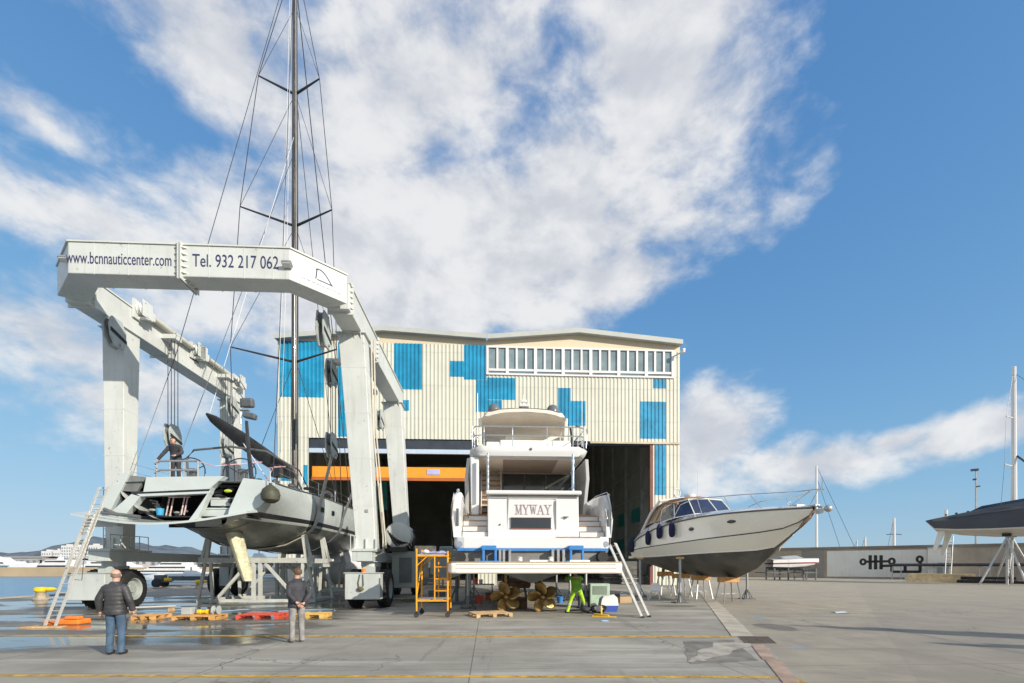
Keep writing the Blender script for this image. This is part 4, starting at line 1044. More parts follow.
b = MB(); b.prism([(x0, .235, z0), (x1-.05, .235, z0), (x1+.02, .26, z1), (x0+.05, .26, z1)], (0, .06, 0)); b.build('name_panel', gel_white, gb, bevel=.02)
b = MB(); slab_on(b, (511, 518), (551, 528), .2, .02); wn = b.build('stern_window', dglass, gb, bevel=.01)
b = MB(); slab_on(b, (510.5, 517.4), (551.5, 518.2), .2, .03); slab_on(b, (510.5, 528), (551.5, 529), .2, .03); b.build('trim_line', M('brown trim', (.24, .10, .08), .4), wn)
b = MB()
for px, py in ((500, 524.5), (565.5, 518)): x, z = m_(px, py, .22); b.lathe([(.0, 0), (.035, 0), (.03, .03), (0, .03)], 10, Matrix.Translation((x, .24, z)) @ Matrix.Rotation(R(90), 4, 'X'))
x, z = m_(565, 517, .22); b.box(x-.08, x+.14, .2, .24, z-.01, z+.02); b.build('latch', dark_grey, gb)
# the name: serif letters built stroke by stroke
def name_letters(txt, x0, x1, z0, z1, y):
    b = MB(); n = len(txt); cw = (x1-x0)/n; H = z1-z0; w = cw*.74
    tk, tn = .027, .011
    def st(ax, az, bx, bz, t): b.bar((X+ax*w, y, z0+az*H), (X+bx*w, y, z0+bz*H), .012, t, up=(0, 1, 0)) if False else b.bar((X+ax*w, y, z0+az*H), (X+bx*w, y, z0+bz*H), t, .012, up=(0, 1, 0))
    def serif(ax, az): b.box(X+ax*w-.06, X+ax*w+.06, y-.006, y+.006, z0+az*H-.008, z0+az*H+.008)
    for i, ch in enumerate(txt):
        X = x0+i*cw+cw*.1
        if ch == 'M': st(.05, 0, .08, 1, tn); st(.08, 1, .5, .05, tk); st(.5, .05, .92, 1, tn); st(.92, 1, .95, 0, tk); [serif(a, c) for a, c in ((.05, 0), (.95, 0), (.05, 1), (.95, 1))]
        if ch == 'Y': st(.05, 1, .5, .45, tk); st(.95, 1, .5, .45, tn); st(.5, .45, .5, 0, tk); [serif(a, c) for a, c in ((.5, 0), (.05, 1), (.95, 1))]
        if ch == 'W': st(.0, 1, .27, .02, tk); st(.27, .02, .5, .85, tn); st(.5, .85, .74, .02, tk); st(.74, .02, 1, 1, tn); [serif(a, c) for a, c in ((0, 1), (.5, 1), (1, 1))]
        if ch == 'A': st(.02, 0, .5, 1, tn); st(.5, 1, .98, 0, tk); st(.2, .36, .8, .36, tn); [serif(a, c) for a, c in ((.02, 0), (.98, 0))]
    return b
xa_, za_ = m_(515.5, 514, .225); xb2, zb2 = m_(552, 505, .225)
name_letters('MYWAY', xa_, xb2, za_, zb2, .232).build('name_lettering', letter_r, gb)
# stairs both sides
for side, (pa, pb) in ((-1, (462.5, 487.2)), (1, (579.2, 603.5))):
    x0, x1 = mx(pa, .4), mx(pb, .4)
    for k in range(4):
        z0 = ZC+.48+k*.235; y0 = .30+k*.34
        b = MB(); b.box(x0, x1, y0, 2.45, z0, z0+.20); stp = b.build('stair_step', gel_white, my, bevel=.02)
        b = MB(); b.box(x0+.02, x1-.02, y0-.02, y0+.34, z0+.20, z0+.226); b.build('tread', teak, stp)
    # bulwark wing beside the stair
    xo = xa if side < 0 else xb_; xi = x0-.02 if side < 0 else x1+.02
    lo, hi = min(xo, xi), max(xo, xi)
    zt = mzz(492, .3) if side < 0 else mzz(494, .3)
    b = MB(); rg = []
    for y, dz in ((.0, -.9), (.12, -.25), (.35, 0), (1.5, .1), (4.5, .2), (8, .45)):
        xo_ = xo+side*.06*min(1, y/2); bul = side*.07
        rg.append([(xo_, y+.02, ZC+.45), (xo_+bul, y+.04, 3.6), (xo_+bul*.4, y+.12, zt+dz-.12), (xo_-side*.1, y+.13, zt+dz), (xi+side*.04, y+.13, zt+dz), (xi, y+.08, zt+dz-.1), (xi, y, ZC+.45)])
    b.loft(rg, True, caps=(True, True)); bw = b.build('bulwark', gel_white, my, smooth=True, angle=50)
    b = MB(); 
    if side < 0:
        b.tube([(xi-.15, .5, zt), (xi-.15, .5, zt+.12)], .06, 10); b.tube([(xi-.05, .4, zt-.1), (xi+.1, .8, zt-.5), (xi+.2, 1.2, zt-.9)], .025, 6)
    else:
        b.tube([(xi-.55, .9, zt-.25), (xi-.25, .6, zt-.02), (xi+.1, .4, zt+.1), (xi+.2, .3, zt-.02)], .016, 6)
    b.build('handrail', chrome, bw, smooth=True)
    b = MB()
    xm_ = xi-.18*(-side) if False else (xi+xo)/2
    b.box(xm_-.05, xm_+.05, -.02 if False else .02, .06, 3.3, 3.95); b.build('fairlead', dark_grey, bw, bevel=.02)
# cockpit, saloon and superstructure
zfl = 3.95; zfd = mzz(456.5, 1.4)      # underside of the flybridge overhang
b = MB(); b.box(-2.5, 2.6, 1.9, 5.2, zfl-.12, zfl); b.build('cockpit_sole', teak, my)
gl0, gl1 = mx(503, 5), mx(571, 5)
b = MB(); b.box(gl0, gl1, 5.02, 5.08, zfl, mzz(470, 5)); gd = b.build('saloon_door', cab_glass, my)
b = MB()
for px in (503, 524.5, 546, 571): x = mx(px, 5); b.box(x-.035, x+.035, 4.96, 5.1, zfl, mzz(470, 5))
b.box(gl0, gl1, 4.97, 5.1, mzz(470, 5), mzz(468.5, 5)+.06); b.build('door_frame', M('door frame dark', (.10, .095, .085), .4), gd)
b = MB()
p = mx(557, 4.2); b.prism([(p-.5, 4.2, zfl+.2), (p-.4, 4.2, zfl+.2), (p+.35, 4.2, zfl+1.5), (p+.25, 4.2, zfl+1.5)], (0, .1, 0)); b.tube([(p+.0, 4.3, zfl+.9), (p+.9, 4.3, zfl+1.7)], .03, 6)
b.build('folded_table', M('bleached wood', (.55, .5, .4), .5), my)
b = MB()
b.box(-2.62, gl0, 5.0, 5.2, zfl, zfd); b.box(gl1, 2.66, 5.0, 5.2, zfl, zfd)
for s in (-1, 1): b.prism([(s*2.5, 1.75, zfd-.01), (s*2.62, 2.1, zfl+1.5), (s*2.62, 2.9, zfl), (s*2.62, 13, zfl), (s*2.62, 13, zfd-.01)], (s*-.14, 0, 0))
b.build('superstructure', gel_white, my, bevel=.02)
b = MB()
for s in (-1, 1): b.prism([(s*2.635, 5.4, zfl+1.0), (s*2.635, 12, zfl+1.0), (s*2.635, 12.6, zfl+1.9), (s*2.635, 5.8, zfl+1.9)], (s*.02, 0, 0))
b.prism([(-2.3, 13.02, zfl+.9), (2.3, 13.02, zfl+.9), (2.0, 13.02, zfl+2), (-2.0, 13.02, zfl+2)], (0, .03, 0)); b.build('side_window', dglass, my)
b = MB(); sx0, sx1 = mx(482, 2.4), mx(501, 2.4)
for k in range(9):
    y = 2.2+k*.26; z = zfl+.1+k*.27; b.box(sx0, sx1, y, y+.28, z, z+.045)
fs = b.build('flybridge_stair', teak, my)
b = MB()
for k in range(9):
    y = 2.2+k*.26; z = zfl+.1+k*.27; b.box(sx0, sx1, y+.2, y+.24, z-.22, z-.003)
for x in (sx0-.05, sx1+.01): b.prism([(x, 2.1, zfl), (x, 2.6, zfl), (x, 4.8, zfl+2.35), (x, 4.4, zfl+2.5)], (.04, 0, 0))
b.build('riser', tan, fs)
for px, yy in ((488, 1.0), (573, 1.0)):
    b = MB(); b.tube([(mx(px, yy), yy, zg+.1), (mx(px, yy), yy, zfd+.02)], .055, 10); b.build('stanchion', chrome, my, smooth=True)
b = MB(); x = mx(476, 1.5); b.prism([(x-.2, 1.5, zfl-.1), (x+.12, 1.5, zfl-.1), (x+.12, 1.5, zfd), (x-.25, 1.5, zfd)], (0, .5, 0)); b.build('corner_pillar', gel_white, my, bevel=.06, seg=3)
# flybridge deck: moulded overhang
fx0, fx1 = mx(468.5, 1.3), mx(590, 1.3); zft = mzz(446.5, 1.3)
rg = []
for y, ins in ((1.25, .5), (1.32, .22), (1.6, .05), (2.4, 0), (6, 0), (10, .1), (13.5, .5), (15, 1.2)):
    a, c = fx0+ins, fx1-ins; zb_ = zfd+(.12 if y < 1.3 else 0)
    rg.append([(a+.25, y, zb_), (a+.06, y, zb_+.14), (a, y, zb_+.28), (a+.06, y, zft-.05), (a+.2, y, zft), (c-.2, y, zft), (c-.06, y, zft-.05), (c, y, zb_+.28), (c-.06, y, zb_+.14), (c-.25, y, zb_)])
b = MB(); b.loft(rg, True, caps=(True, True)); fd = b.build('flybridge_deck', gel_white, my, smooth=True, angle=50)
b = MB(); b.box(fx0+.3, fx1-.3, 1.7, 5.0, zfd-.025, zfd-.003); b.build('overhang_liner', tan, fd)
b = MB(); b.prism([(mx(503, 1.9), 1.9, zfd-.04), (mx(558, 1.9), 1.9, zfd-.04), (mx(551, 4.7), 4.6, zfd-.04), (mx(503, 4.7), 4.6, zfd-.04)], (0, 0, .012)); b.build('liner_panel', brownpanel, fd)
b = MB(); p = m_(531, 448.5, 1.25); b.lathe([(0, 0), (.06, 0), (.05, .05), (0, .06)], 10, Matrix.Translation((p[0], 1.26, p[1]-.02)) @ Matrix.Rotation(R(90), 4, 'X')); b.build('stern_lamp', dark_grey, fd)
# flybridge furniture, rails
b = MB(); b.box(mx(500, 3), mx(571, 3), 3, 3.8, zft, mzz(440, 3)); b.box(mx(486, 3), mx(499.5, 3), 3.0, 3.6, zft, mzz(442, 3)); b.box(mx(505, 4.4), mx(560, 4.4), 4.4, 5.2, zft, mzz(436, 4.4)); b.build('flybridge_seat', gel_shade, my, bevel=.06, seg=3)
rail_z = mzz(427, 1.5); mid_z = mzz(436, 1.5)
b = MB(); ra, rc = mx(472, 1.5), mx(586, 1.5)
for z in (rail_z, mid_z):
    b.tube([(ra+.15, 4.5, z), (ra, 2.0, z), (ra+.12, 1.55, z), (ra+.4, 1.45, z), (rc-.4, 1.45, z), (rc-.12, 1.55, z), (rc, 2.0, z), (rc-.15, 4.5, z)], .024, 8)
for px in (472.5, 484, 512.5, 547, 573, 583.5): x = mx(px, 1.5); b.tube([(x, 1.47, zft-.05), (x, 1.47, rail_z)], .02, 6)
for x in (ra, rc):
    b.tube([(x+.05, 1.7, rail_z), (x-.02 if x < 0 else x+.08, 1.6, rail_z-.25), (x+.02, 1.6, zft)], .022, 6)
    for y in (3, 4.2): b.tube([(x+(.06 if x < 0 else -.06), y, zft-.05), (x+(.06 if x < 0 else -.06), y, rail_z)], .02, 6)
b.build('flybridge_rail', chrome, my, smooth=True)
# hardtop
hz = mzz(411.5, 2.5); ha, hc = mx(480, 2.5), mx(569.5, 2.5)
rg = []
for y, ins, dz in ((2.45, .35, -.02), (2.5, .2, 0), (2.9, .05, .0), (4.5, 0, -.02), (6.5, .0, -.1), (7.6, .3, -.25)):
    a, c = ha+ins, hc-ins; z = hz+dz
    rg.append([(a, y, z-.22), (a+.12, y, z-.05), (a+.5, y, z+.06), (a+1.2, y, z+.12), (c-1.2, y, z+.12), (c-.5, y, z+.06), (c-.12, y, z-.05), (c, y, z-.22), (c-.25, y, z-.14), (c-.7, y, z-.05), (0, y, z), (a+.7, y, z-.05), (a+.25, y, z-.14)])
b = MB(); b.loft(rg, True, caps=(True, True)); ht = b.build('hardtop', tan, my, smooth=True)
b = MB(); rg2 = [[Vector(p)+Vector((0, 0, .02)) for p in r[1:7]] for r in rg]; b.loft(rg2); b.build('top_skin', dark_grey, ht, smooth=True)
b = MB()
for px, s in ((478.5, -1), (567, 1)):
    x = mx(px, 3.2); b.prism([(x, 2.9, hz-.15), (x, 3.5, hz-.1), (x, 4.6, zft), (x, 3.6, zft)], (.14*-s, 0, 0))
b.build('hardtop_leg', gel_shade, my, bevel=.03)
b = MB(); x = mx(573, 4); b.prism([(x-.25, 3.6, hz-.3), (x-.05, 4.4, hz-.3), (x+.1, 5.2, zft+.1), (x-.0, 3.9, zft+.1)], (.1, 0, 0)); b.build('wind_screen', dglass, my, bevel=.02)
b = MB(); b.box(mx(482, 7), mx(566, 7), 7.0, 7.1, zft, zft+.75); b.build('helm_coaming', gel_shade, my, bevel=.05)
b = MB(); b.tube([(ha+.3, 6.6, hz-.2), (ha+.2, 7.6, zft+.7)], .04, 6); b.tube([(hc-.3, 6.6, hz-.2), (hc-.2, 7.6, zft+.7)], .04, 6); b.build('screen_frame', chrome, my)
for px in (494, 552.5):
    b = MB(); x, z = m_(px, 411, 3.6); b.lathe([(.24, 0), (.27, .06), (.285, .2), (.27, .36), (.19, .5), (.08, .555), (0, .565)], 20, Matrix.Translation((x, 3.6, hz+.1))); b.build('satellite_dome', M('dome grey', (.14, .145, .15), .35, 0, .08, 2), my, smooth=True)
b = MB(); x, _ = m_(523.5, 400, 4.2)
b.prism([(x-.2, 4.2, hz+.1), (x+.2, 4.2, hz+.1), (x+.1, 4.2, hz+.75), (x-.08, 4.2, hz+.75)], (0, .25, 0)); b.box(x-.45, x+.5, 4.15, 4.4, hz+.28, hz+.33); b.box(x-.2, x+.25, 4.1, 4.5, hz+.75, hz+.85); b.tube([(x, 4.3, hz+.8), (x, 4.3, hz+1.35)], .03, 6); b.box(x-.12, x+.14, 4.25, 4.35, hz+1.0, hz+1.12)
rm = b.build('radar_mast', gel_white, my, bevel=.02)
b = MB(); b.prism([(x-.12, 4.1, hz+.15), (x-.02, 4.1, hz+.15), (x+.0, 4.1, hz+.6), (x-.1, 4.1, hz+.68), (x-.14, 4.1, hz+.4)], (0, .03, 0)); b.build('pennant', orange_p, rm)
for px, top in ((477.5, 394), (582, 399)):
    b = MB(); x, _ = m_(px, 430, 2); b.tube([(x, 2, zft+.2), (x, 2, mzz(top, 2))], .032 if px < 500 else .02, 8, r2=.012); b.build('whip_antenna', gel_white, my, smooth=True)
b = MB(); x, z = m_(577.5, 427, 1.5); b.ell((x, 1.5, z+.03), (.09, .06, .06), 10); b.build('rail_lamp', dark_grey, my, smooth=True)
# hydraulic swim platform
pz1 = mzz(561.3, -1.5); pz0 = mzz(573.6, -1.5); pa, pc = mx(449, -1.5)-.05, mx(622.5, -1.5)+.08
b = MB(); pl2 = [(pa, -1.2), (pa+.1, -1.45), (pa+.3, -1.5), (pc-.3, -1.5), (pc-.1, -1.45), (pc, -1.2), (pc-.1, -.25), (pa+.1, -.25)]
b.prism([(x, y, pz0) for x, y in pl2], (0, 0, pz1-pz0-.05)); sp = b.build('swim_platform', gel_shade, my, bevel=.07, seg=3)
b = MB(); b.prism([(x*.995, y+.02 if y < -1 else y, pz1-.05) for x, y in pl2], (0, 0, .035)); b.build('platform_teak', M('weathered teak', (.46, .38, .27), .7, 0, .15, 5), sp)
b = MB()
for z in ((pz0*.55+pz1*.45), (pz0*.25+pz1*.75)): b.box(pa+.3, pc-.3, -1.512, -1.49, z-.018, z+.018)
b.build('rub_strip', M('strip grey', (.55, .52, .46), .4), sp)
b = MB()
for px in (520, 551): x, _ = m_(px, 560, -1.3); b.lathe([(.06, 0), (.09, .03), (.07, .1), (.1, .14), (0, .17)], 12, Matrix.Translation((x, -1.3, pz1)))
for px in (540, 580): x, _ = m_(px, 560, -1.3); b.box(x-.35, x+.35, -1.3, -1.2, pz1-.01, pz1+.05)
b.build('platform_cleat', gel_shade, sp, smooth=True)
for px in (489, 575):           # brackets wrapped in blue film
    b = MB(); x, z = m_(px, 549, -.15)
    b.box(x-.27, x+.27, -.45, -.02, z-.05, z+.12)
    for dx in (-.25, .19): b.box(x+dx, x+dx+.09, -.45, -.3, pz1-.02, z-.05)
    b.box(x-.4, x+.45, -.6, -.3, pz1-.02, pz1+.03)
    b.build('wrapped_bracket', blue_tape, my, bevel=.02)
    b = MB()
    for dx in (.36, .5, .72) if px < 500 else (-.9, -.7, -.5): b.box(x+dx, x+dx+.09, -.35, -.05, pz1-.1, z-.02)
    b.build('lift_arm', steel, my)
b = MB()
for px in (460.5, 602): 
    x, z = m_(px, 557, -.1); b.lathe([(.0, .12), (.15, .1), (.16, 0), (.2, -.02), (.2, .3), (0, .3)], 20, Matrix.Translation((x, .02, z)) @ Matrix.Rotation(R(90), 4, 'X'))
b.build('exhaust', blackm, my, smooth=True)
# skeg, propellers and shafts
for px in (506, 542.5):
    x, z = m_(px, 597, .8); b = MB(); c = Vector((x, .8, z)); m0 = Matrix.Translation(c)
    b.lathe([(0, -.22), (.07, -.18), (.12, -.05), (.13, .12), (.1, .2), (0, .2)], 16, m0 @ Matrix.Rotation(R(-90), 4, 'X'))
    for k in range(5):
        a0 = 2*math.pi*k/5+.35; rg = []
        for i in range(7):
            r = .1+.52*i/6; ch = .64*math.sin(math.pi*(.22+.70*i/6))**.6*(.65 if i == 0 else 1)*(.55 if i == 6 else 1)
            pit = R(62-30*i/6); sk = .25*i/6
            row = []
            for j in range(6):
                u = (j/5-.5)*ch; da = u*math.cos(pit)/max(.2, r); aa = a0+sk+da; yy = u*math.sin(pit)*.75
                row.append(c+Vector((r*math.cos(aa), yy, r*math.sin(aa))))
            rg.append(row)
        b.loft(rg)
    pr = b.build('propeller', bronze, my, smooth=True)
    so_ = pr.modifiers.new('thick', 'SOLIDIFY'); so_.thickness = .03
    b = MB(); b.tube([c+Vector((0, .15, 0)), c+Vector((0, 4.5, .75))], .05, 10); b.box(x-.04, x+.04, 1.0, 1.35, z-.02, 1.5); b.build('shaft', bronze, my, smooth=True)
    b = MB(); b.prism([(x+.0, -.15, z-.1), (x, .25, z-.15), (x, .35, 1.4), (x, -.35, 1.4)], (.07, 0, 0)); 
    b.build('rudder', antifoul2, my, bevel=.02) if False else b.bm.free()
b = MB(); b.prism([(mx(523, 1.5), .9, 1.2), (mx(523, 1.5), 14, 1.0), (mx(523, 1.5), 14, 1.3), (mx(523, 1.5), .9, 1.35)], (.2, 0, 0)); b.build('keel', antifoul2, my)
# keel blocks and steel props that carry her
def world_of(fr, x, y): p = fr.M @ Vector((x, y, 0)); return p.x, p.y
def keel_block(fr, x, y, top, label, w=.75):
    wx, wy = world_of(fr, x, y); f = Frame(wx, wy, TH); t = thing('keel_block', label, 'keel block', f, 'keel blocks under the white motor yacht')
    b = MB(); b.box(-w/2, w/2, -.3, .3, 0, .42); b.build('base_timber', M('keel block timber', (.13, .075, .04), .8, 0, .3, 4, bump=.3), t, bevel=.015)
    b = MB()
    for s in (-1, 1): b.bar((s*w*.48, 0, .42), (s*w*.3, 0, top-.25), .09)
    b.box(-.25, .25, -.2, .2, .42, .5); b.build('trestle', dark_grey, t)
    b = MB(); b.box(-w*.75, w*.75, -.32, .32, top-.25, top); b.build('top_timber', MATS['keel block timber'], t, bevel=.015)
kb = MF.w2l(G(530, 615))
keel_block(MF, kb.x-.12, kb.y+2.6, 1.12, 'brown timber block on dark trestle between the two bronze propellers', .42)
keel_block(MF, -.1, 6.0, 1.02, 'brown timber keel block deep in shade under the white motor yacht')
keel_block(MF, -.1, 11, 1.0, 'farthest timber keel block under the white motor yacht')
def prop_stand(fr, x, y, top, label, group):
    wx, wy = world_of(fr, x, y); f = Frame(wx, wy, TH); t = thing('boat_stand', label, 'boat stand', f, group)
    b = MB(); b.tube([(0, 0, 0), (0, 0, top-.12)], .06, 10); b.build('post', steel, t, smooth=True)
    b = MB(); b.box(-.32, .32, -.32, .32, 0, .05)
    for a in range(4): b.bar((.3*math.cos(a*1.571), .3*math.sin(a*1.571), .05), (0, 0, .6), .04)
    b.build('base', dark_grey, t)
    b = MB(); b.cbox((0, 0, top-.06), (.3, .3, .1)); b.build('pad', wood, t, bevel=.01)
for i, (x, y) in enumerate(((-2.5, 2.5), (2.55, 2.5), (-2.55, 6.5), (2.55, 6.5), (-2.5, 11), (2.5, 11))):
    prop_stand(MF, x, y, 2.25, ['grey post stand under the aft left chine of the white motor yacht', 'grey post stand under the aft right chine of the white motor yacht', 'grey post stand second from aft on the left of the white motor yacht', 'grey post stand second from aft on the right of the white motor yacht', 'deepest grey post stand on the left of the white motor yacht', 'deepest grey post stand on the right of the white motor yacht'][i], 'post stands under the white motor yacht')
# ------------------------------------------------------------------ cream open cruiser on the right, bow to the yard
CF2 = Frame(9.75, 31.6, math.pi+.172)
def cruiser(fr, label):
    t = thing('motor_cruiser', label, 'motor boat', fr)
    # y, half beam, sheer z, knuckle half, knuckle z, chine half, chine z, keel z
    SEC = [(0, 2.0, 3.25, 2.08, 2.85, 1.95, 2.35, 1.7), (1.5, 2.12, 3.6, 2.2, 2.9, 2.02, 2.33, 1.45), (3.5, 2.18, 3.95, 2.24, 2.97, 2.04, 2.33, 1.3), (6, 2.15, 4.15, 2.15, 3.05, 1.92, 2.38, 1.2),
           (8, 1.98, 4.22, 1.82, 3.14, 1.6, 2.43, 1.2), (9.5, 1.7, 4.22, 1.32, 3.22, .95, 2.47, 1.7), (10.2, 1.48, 4.21, 1.05, 3.26, .55, 2.5, 2.15), (10.75, 1.27, 4.2, .8, 3.3, .12, 2.62, 2.58), (11.6, .85, 4.18, .4, 3.4, .06, 3.1, 3.08), (12.2, .45, 4.16, .18, 3.6, .05, 3.44, 3.42), (12.65, .16, 4.14, .06, 3.85, .03, 3.76, 3.74), (12.8, .04, 4.13, .03, 3.98, .02, 3.91, 3.9)]
    b = MB()
    rows = lambda s: [[(s*hb, y, sz), (s*(hb*.985+.01), y, sz-.12), (s*kh, y, kz), (s*(kh+.02), y, kz-.06), (s*(ch+(kh-ch)*.25), y, cz+.12), (s*ch, y, cz), (s*ch*.5, y, (cz+ke)/2-.02), (0, y, ke)] for y, hb, sz, kh, kz, ch, cz, ke in SEC]
    for s in (-1, 1): b.loft(rows(s), mats=[0, 0, 1, 0, 0, 2, 2])
    y, hb, sz, kh, kz, ch, cz, ke = SEC[0]
    b.mi = 0; b._f([b.bm.verts.new(p) for p in ((-hb, 0, sz), (hb, 0, sz), (kh, 0, kz), (ch, 0, cz), (-ch, 0, cz), (-kh, 0, kz))])
    b.mi = 2; b._f([b.bm.verts.new(p) for p in ((-ch, 0, cz), (ch, 0, cz), (0, 0, ke))])
    h = b.build('hull', [gel_shade, M('dark stripe', (.06, .055, .05), .4), M('dark bottom paint', (.10, .10, .095), .6, 0, .35, 1.0, streak=.4)], t, smooth=True, merge=True, angle=28)
    b = MB()
    for s in (-1, 1): b.tube([(s*(hb+.01), y, sz-.03) for y, hb, sz, *_ in SEC], .04, 6)
    b.build('rubbing_strake', M('strake grey', (.12, .11, .10), .5), h)
    b = MB()
    for s in (-1, 1): b.tube([(s*(ch+.015), y, cz+.02) for y, hb, sz, kh, kz, ch, cz, ke in SEC[:9]], .035, 6)
    b.build('spray_rail', gel_shade, h)
    b = MB()
    for yy, zz, ln in ((9.7, 3.83, .26), (7.2, 3.66, .2)):
        i = max(k for k in range(len(SEC)-1) if SEC[k][0] <= yy); u = (yy-SEC[i][0])/(SEC[i+1][0]-SEC[i][0]); q = [a+(c-a)*u for a, c in zip(SEC[i], SEC[i+1])]
        xx = q[3]+(q[1]-q[3])*(zz-q[4])/(q[2]-q[4]); d = math.atan2(SEC[i+1][1]-SEC[i][1], SEC[i+1][0]-SEC[i][0])
        for s in (-1, 1): b.ell((s*(xx+.0), yy, zz), (.05, ln, .09), 12, Matrix.Rotation(-d*s, 3, 'Z'))
    b.build('porthole', dglass, h, smooth=True)
    b = MB(); b.prism([(-.05, 12.1, 3.36), (-.05, 12.66, 3.73), (-.05, 12.84, 4.0), (-.05, 12.45, 4.0), (-.05, 12.1, 3.6)], (.12, 0, 0)); b.build('stem_guard', M('stem guard tan', (.36, .26, .18), .5), h)
    # deck and coachroof
    def sz(y):
        for a, c in zip(SEC, SEC[1:]):
            if a[0] <= y <= c[0]: u = (y-a[0])/(c[0]-a[0]); return a[1]+(c[1]-a[1])*u, a[2]+(c[2]-a[2])*u
    rg = []
    for y in (4.2, 5.2, 6.5, 8, 9.5, 10.8, 11.7, 12.5, 12.78):
        hb, z = sz(y); k = max(0, 1-(y-4.2)/8); up = .38*k**.7
        rg.append([(-hb, y, z), (-hb*.92, y, z+.05), (-hb*.72, y, z+up*.75+.06), (0, y, z+up+.1), (hb*.72, y, z+up*.75+.06), (hb*.92, y, z+.05), (hb, y, z)])
    b = MB(); b.loft(rg, caps=(True, False)); b.build('foredeck', gel_white, t, smooth=True)
    for s in (-1, 1):
        b = MB(); rg = []
        for y, top in ((.05, .1), (.8, .35), (1.8, .45), (3.2, .42), (4.2, .3)):
            hb, z = sz(y); rg.append([(s*hb, y, z-.02), (s*(hb-.05), y, z+top*.6), (s*(hb-.22), y, z+top), (s*(hb-.45), y, z+top), (s*(hb-.5), y, z-.3)])
        b.loft(rg, caps=(True, True)); b.build('cockpit_coaming', gel_white, t, smooth=True, angle=50)
    b = MB(); b.box(-1.7, 1.7, .1, 4.3, 2.9, 3.0); b.box(-1.9, 1.9, -.75, .0, 2.3, 2.45); b.build('cockpit_floor', gel_shade, t, bevel=.03)
    # windscreen
    zb = 4.5; b = MB(); out = [(-1.85, 3.6, zb-.2), (-1.7, 5.0, zb-.05), (-1.15, 6.1, zb+.05), (0, 6.45, zb+.1), (1.15, 6.1, zb+.05), (1.7, 5.0, zb-.05), (1.85, 3.6, zb-.2)]
    tp = [(-1.55, 3.3, zb+.6), (-1.45, 4.5, zb+.85), (-1.0, 5.2, zb+.95), (0, 5.45, zb+.97), (1.0, 5.2, zb+.95), (1.45, 4.5, zb+.85), (1.55, 3.3, zb+.6)]
    b.loft([out, tp]); wsn = b.build('windscreen', clearv, t)
    b = MB(); b.tube(tp, .035, 6); b.tube(out, .03, 6)
    for p, q in zip(out, tp): b.tube([p, q], .03, 6)
    b.build('screen_frame', gel_shade, wsn, smooth=True)
    # canopy: brown canvas top with clear panels
    b = MB(); rg = []
    for y, w_, z in ((5.3, .95, zb+1.0), (4.6, 1.25, zb+1.18), (3.4, 1.4, zb+1.22), (2.4, 1.45, zb+1.05), (1.2, 1.55, zb+.5), (.35, 1.5, zb-.45), (.05, 1.5, zb-.95)):
        rg.append([(-w_, y, z-.28), (-w_*.8, y, z-.05), (0, y, z+.05), (w_*.8, y, z-.05), (w_, y, z-.28)])
    b.loft(rg); cn = b.build('canopy', canvas_b, t, smooth=True); sd = cn.modifiers.new('thick', 'SOLIDIFY'); sd.thickness = .03
    for s in (-1, 1):
        b = MB(); b.loft([[(s*1.42, 4.9, zb+.75), (s*1.45, 3.4, zb+.95), (s*1.48, 2.4, zb+.75), (s*1.52, 1.2, zb+.1)], [(s*1.72, 4.6, zb-.05), (s*1.78, 3.4, zb-.1), (s*1.82, 2.4, zb-.15), (s*1.85, 1.3, zb-.3)]])
        b.build('side_curtain', clearv if s < 0 else M('clear vinyl pale', (.34, .27, .19), .25), cn)
        b = MB()
        for (y, z) in ((3.4, zb+.95), (2.4, zb+.75)): b.tube([(s*1.46, y, z), (s*1.82, y-.5, zb-.2)], .06, 5)
        b.tube([(s*1.44, 4.9, zb+.75), (s*1.47, 3.4, zb+.97), (s*1.5, 2.4, zb+.77), (s*1.54, 1.2, zb+.12), (s*1.6, .4, zb-.7), (s*1.75, .2, zb-1.0)], .07, 5)
        b.build('canvas_band', canvas_b, cn)
    b = MB(); ar = [(-1.95, 1.4, 3.9), (-1.8, 2.4, 5.0), (-1.5, 2.9, 5.65), (0, 3.0, 5.85), (1.5, 2.9, 5.65), (1.8, 2.4, 5.0), (1.95, 1.4, 3.9)]
    b.tube(ar, .085, 8); b.build('radar_arch', gel_white, t, smooth=True)
    b = MB(); b.lathe([(0, 0), (.32, 0), (.34, .1), (.3, .2), (.1, .25), (0, .25)], 18, Matrix.Translation((-.4, 3.0, 5.88))); b.build('radar_dome', gel_white, t, smooth=True)
    b = MB(); ring_pts = [(.45+.2*math.cos(2*math.pi*k/16), 3.0, 6.15+.26*math.sin(2*math.pi*k/16)) for k in range(17)]; b.tube(ring_pts, .045, 6, cap=False); b.tube([(.45, 3, 5.8), (.45, 3, 6.9)], .02, 6); b.build('loop_aerial', gel_white, t, smooth=True)
    b = MB(); b.tube([(-.9, 3.0, 5.7), (-.9, 3.0, 7.6)], .018, 6); b.build('whip_aerial', gel_white, t)
    # bow rail
    b = MB()
    for s in (-1, 1):
        pts = []
        for y, dz in ((5.6, .35), (6.2, .85), (7.2, .95), (8.5, .86), (10.5, .74), (12.2, .66), (13.1, .64)):
            hb, z = sz(min(y, 12.7)); pts.append((s*max(.16, hb-.12), y, z+dz))
        b.tube(pts, .022, 8)
        for y, dy in ((8.0, -.4), (9.8, -.45), (11.1, -.5), (12.0, .8)):
            hb, z = sz(y); h2, z2 = sz(min(12.7, y+dy)); b.tube([(s*(hb-.12), y, z+.02), (s*max(.16, h2-.12), y+dy, z2+{8.0: .9, 9.8: .8, 11.1: .73, 12.0: .64}[y])], .018, 6)
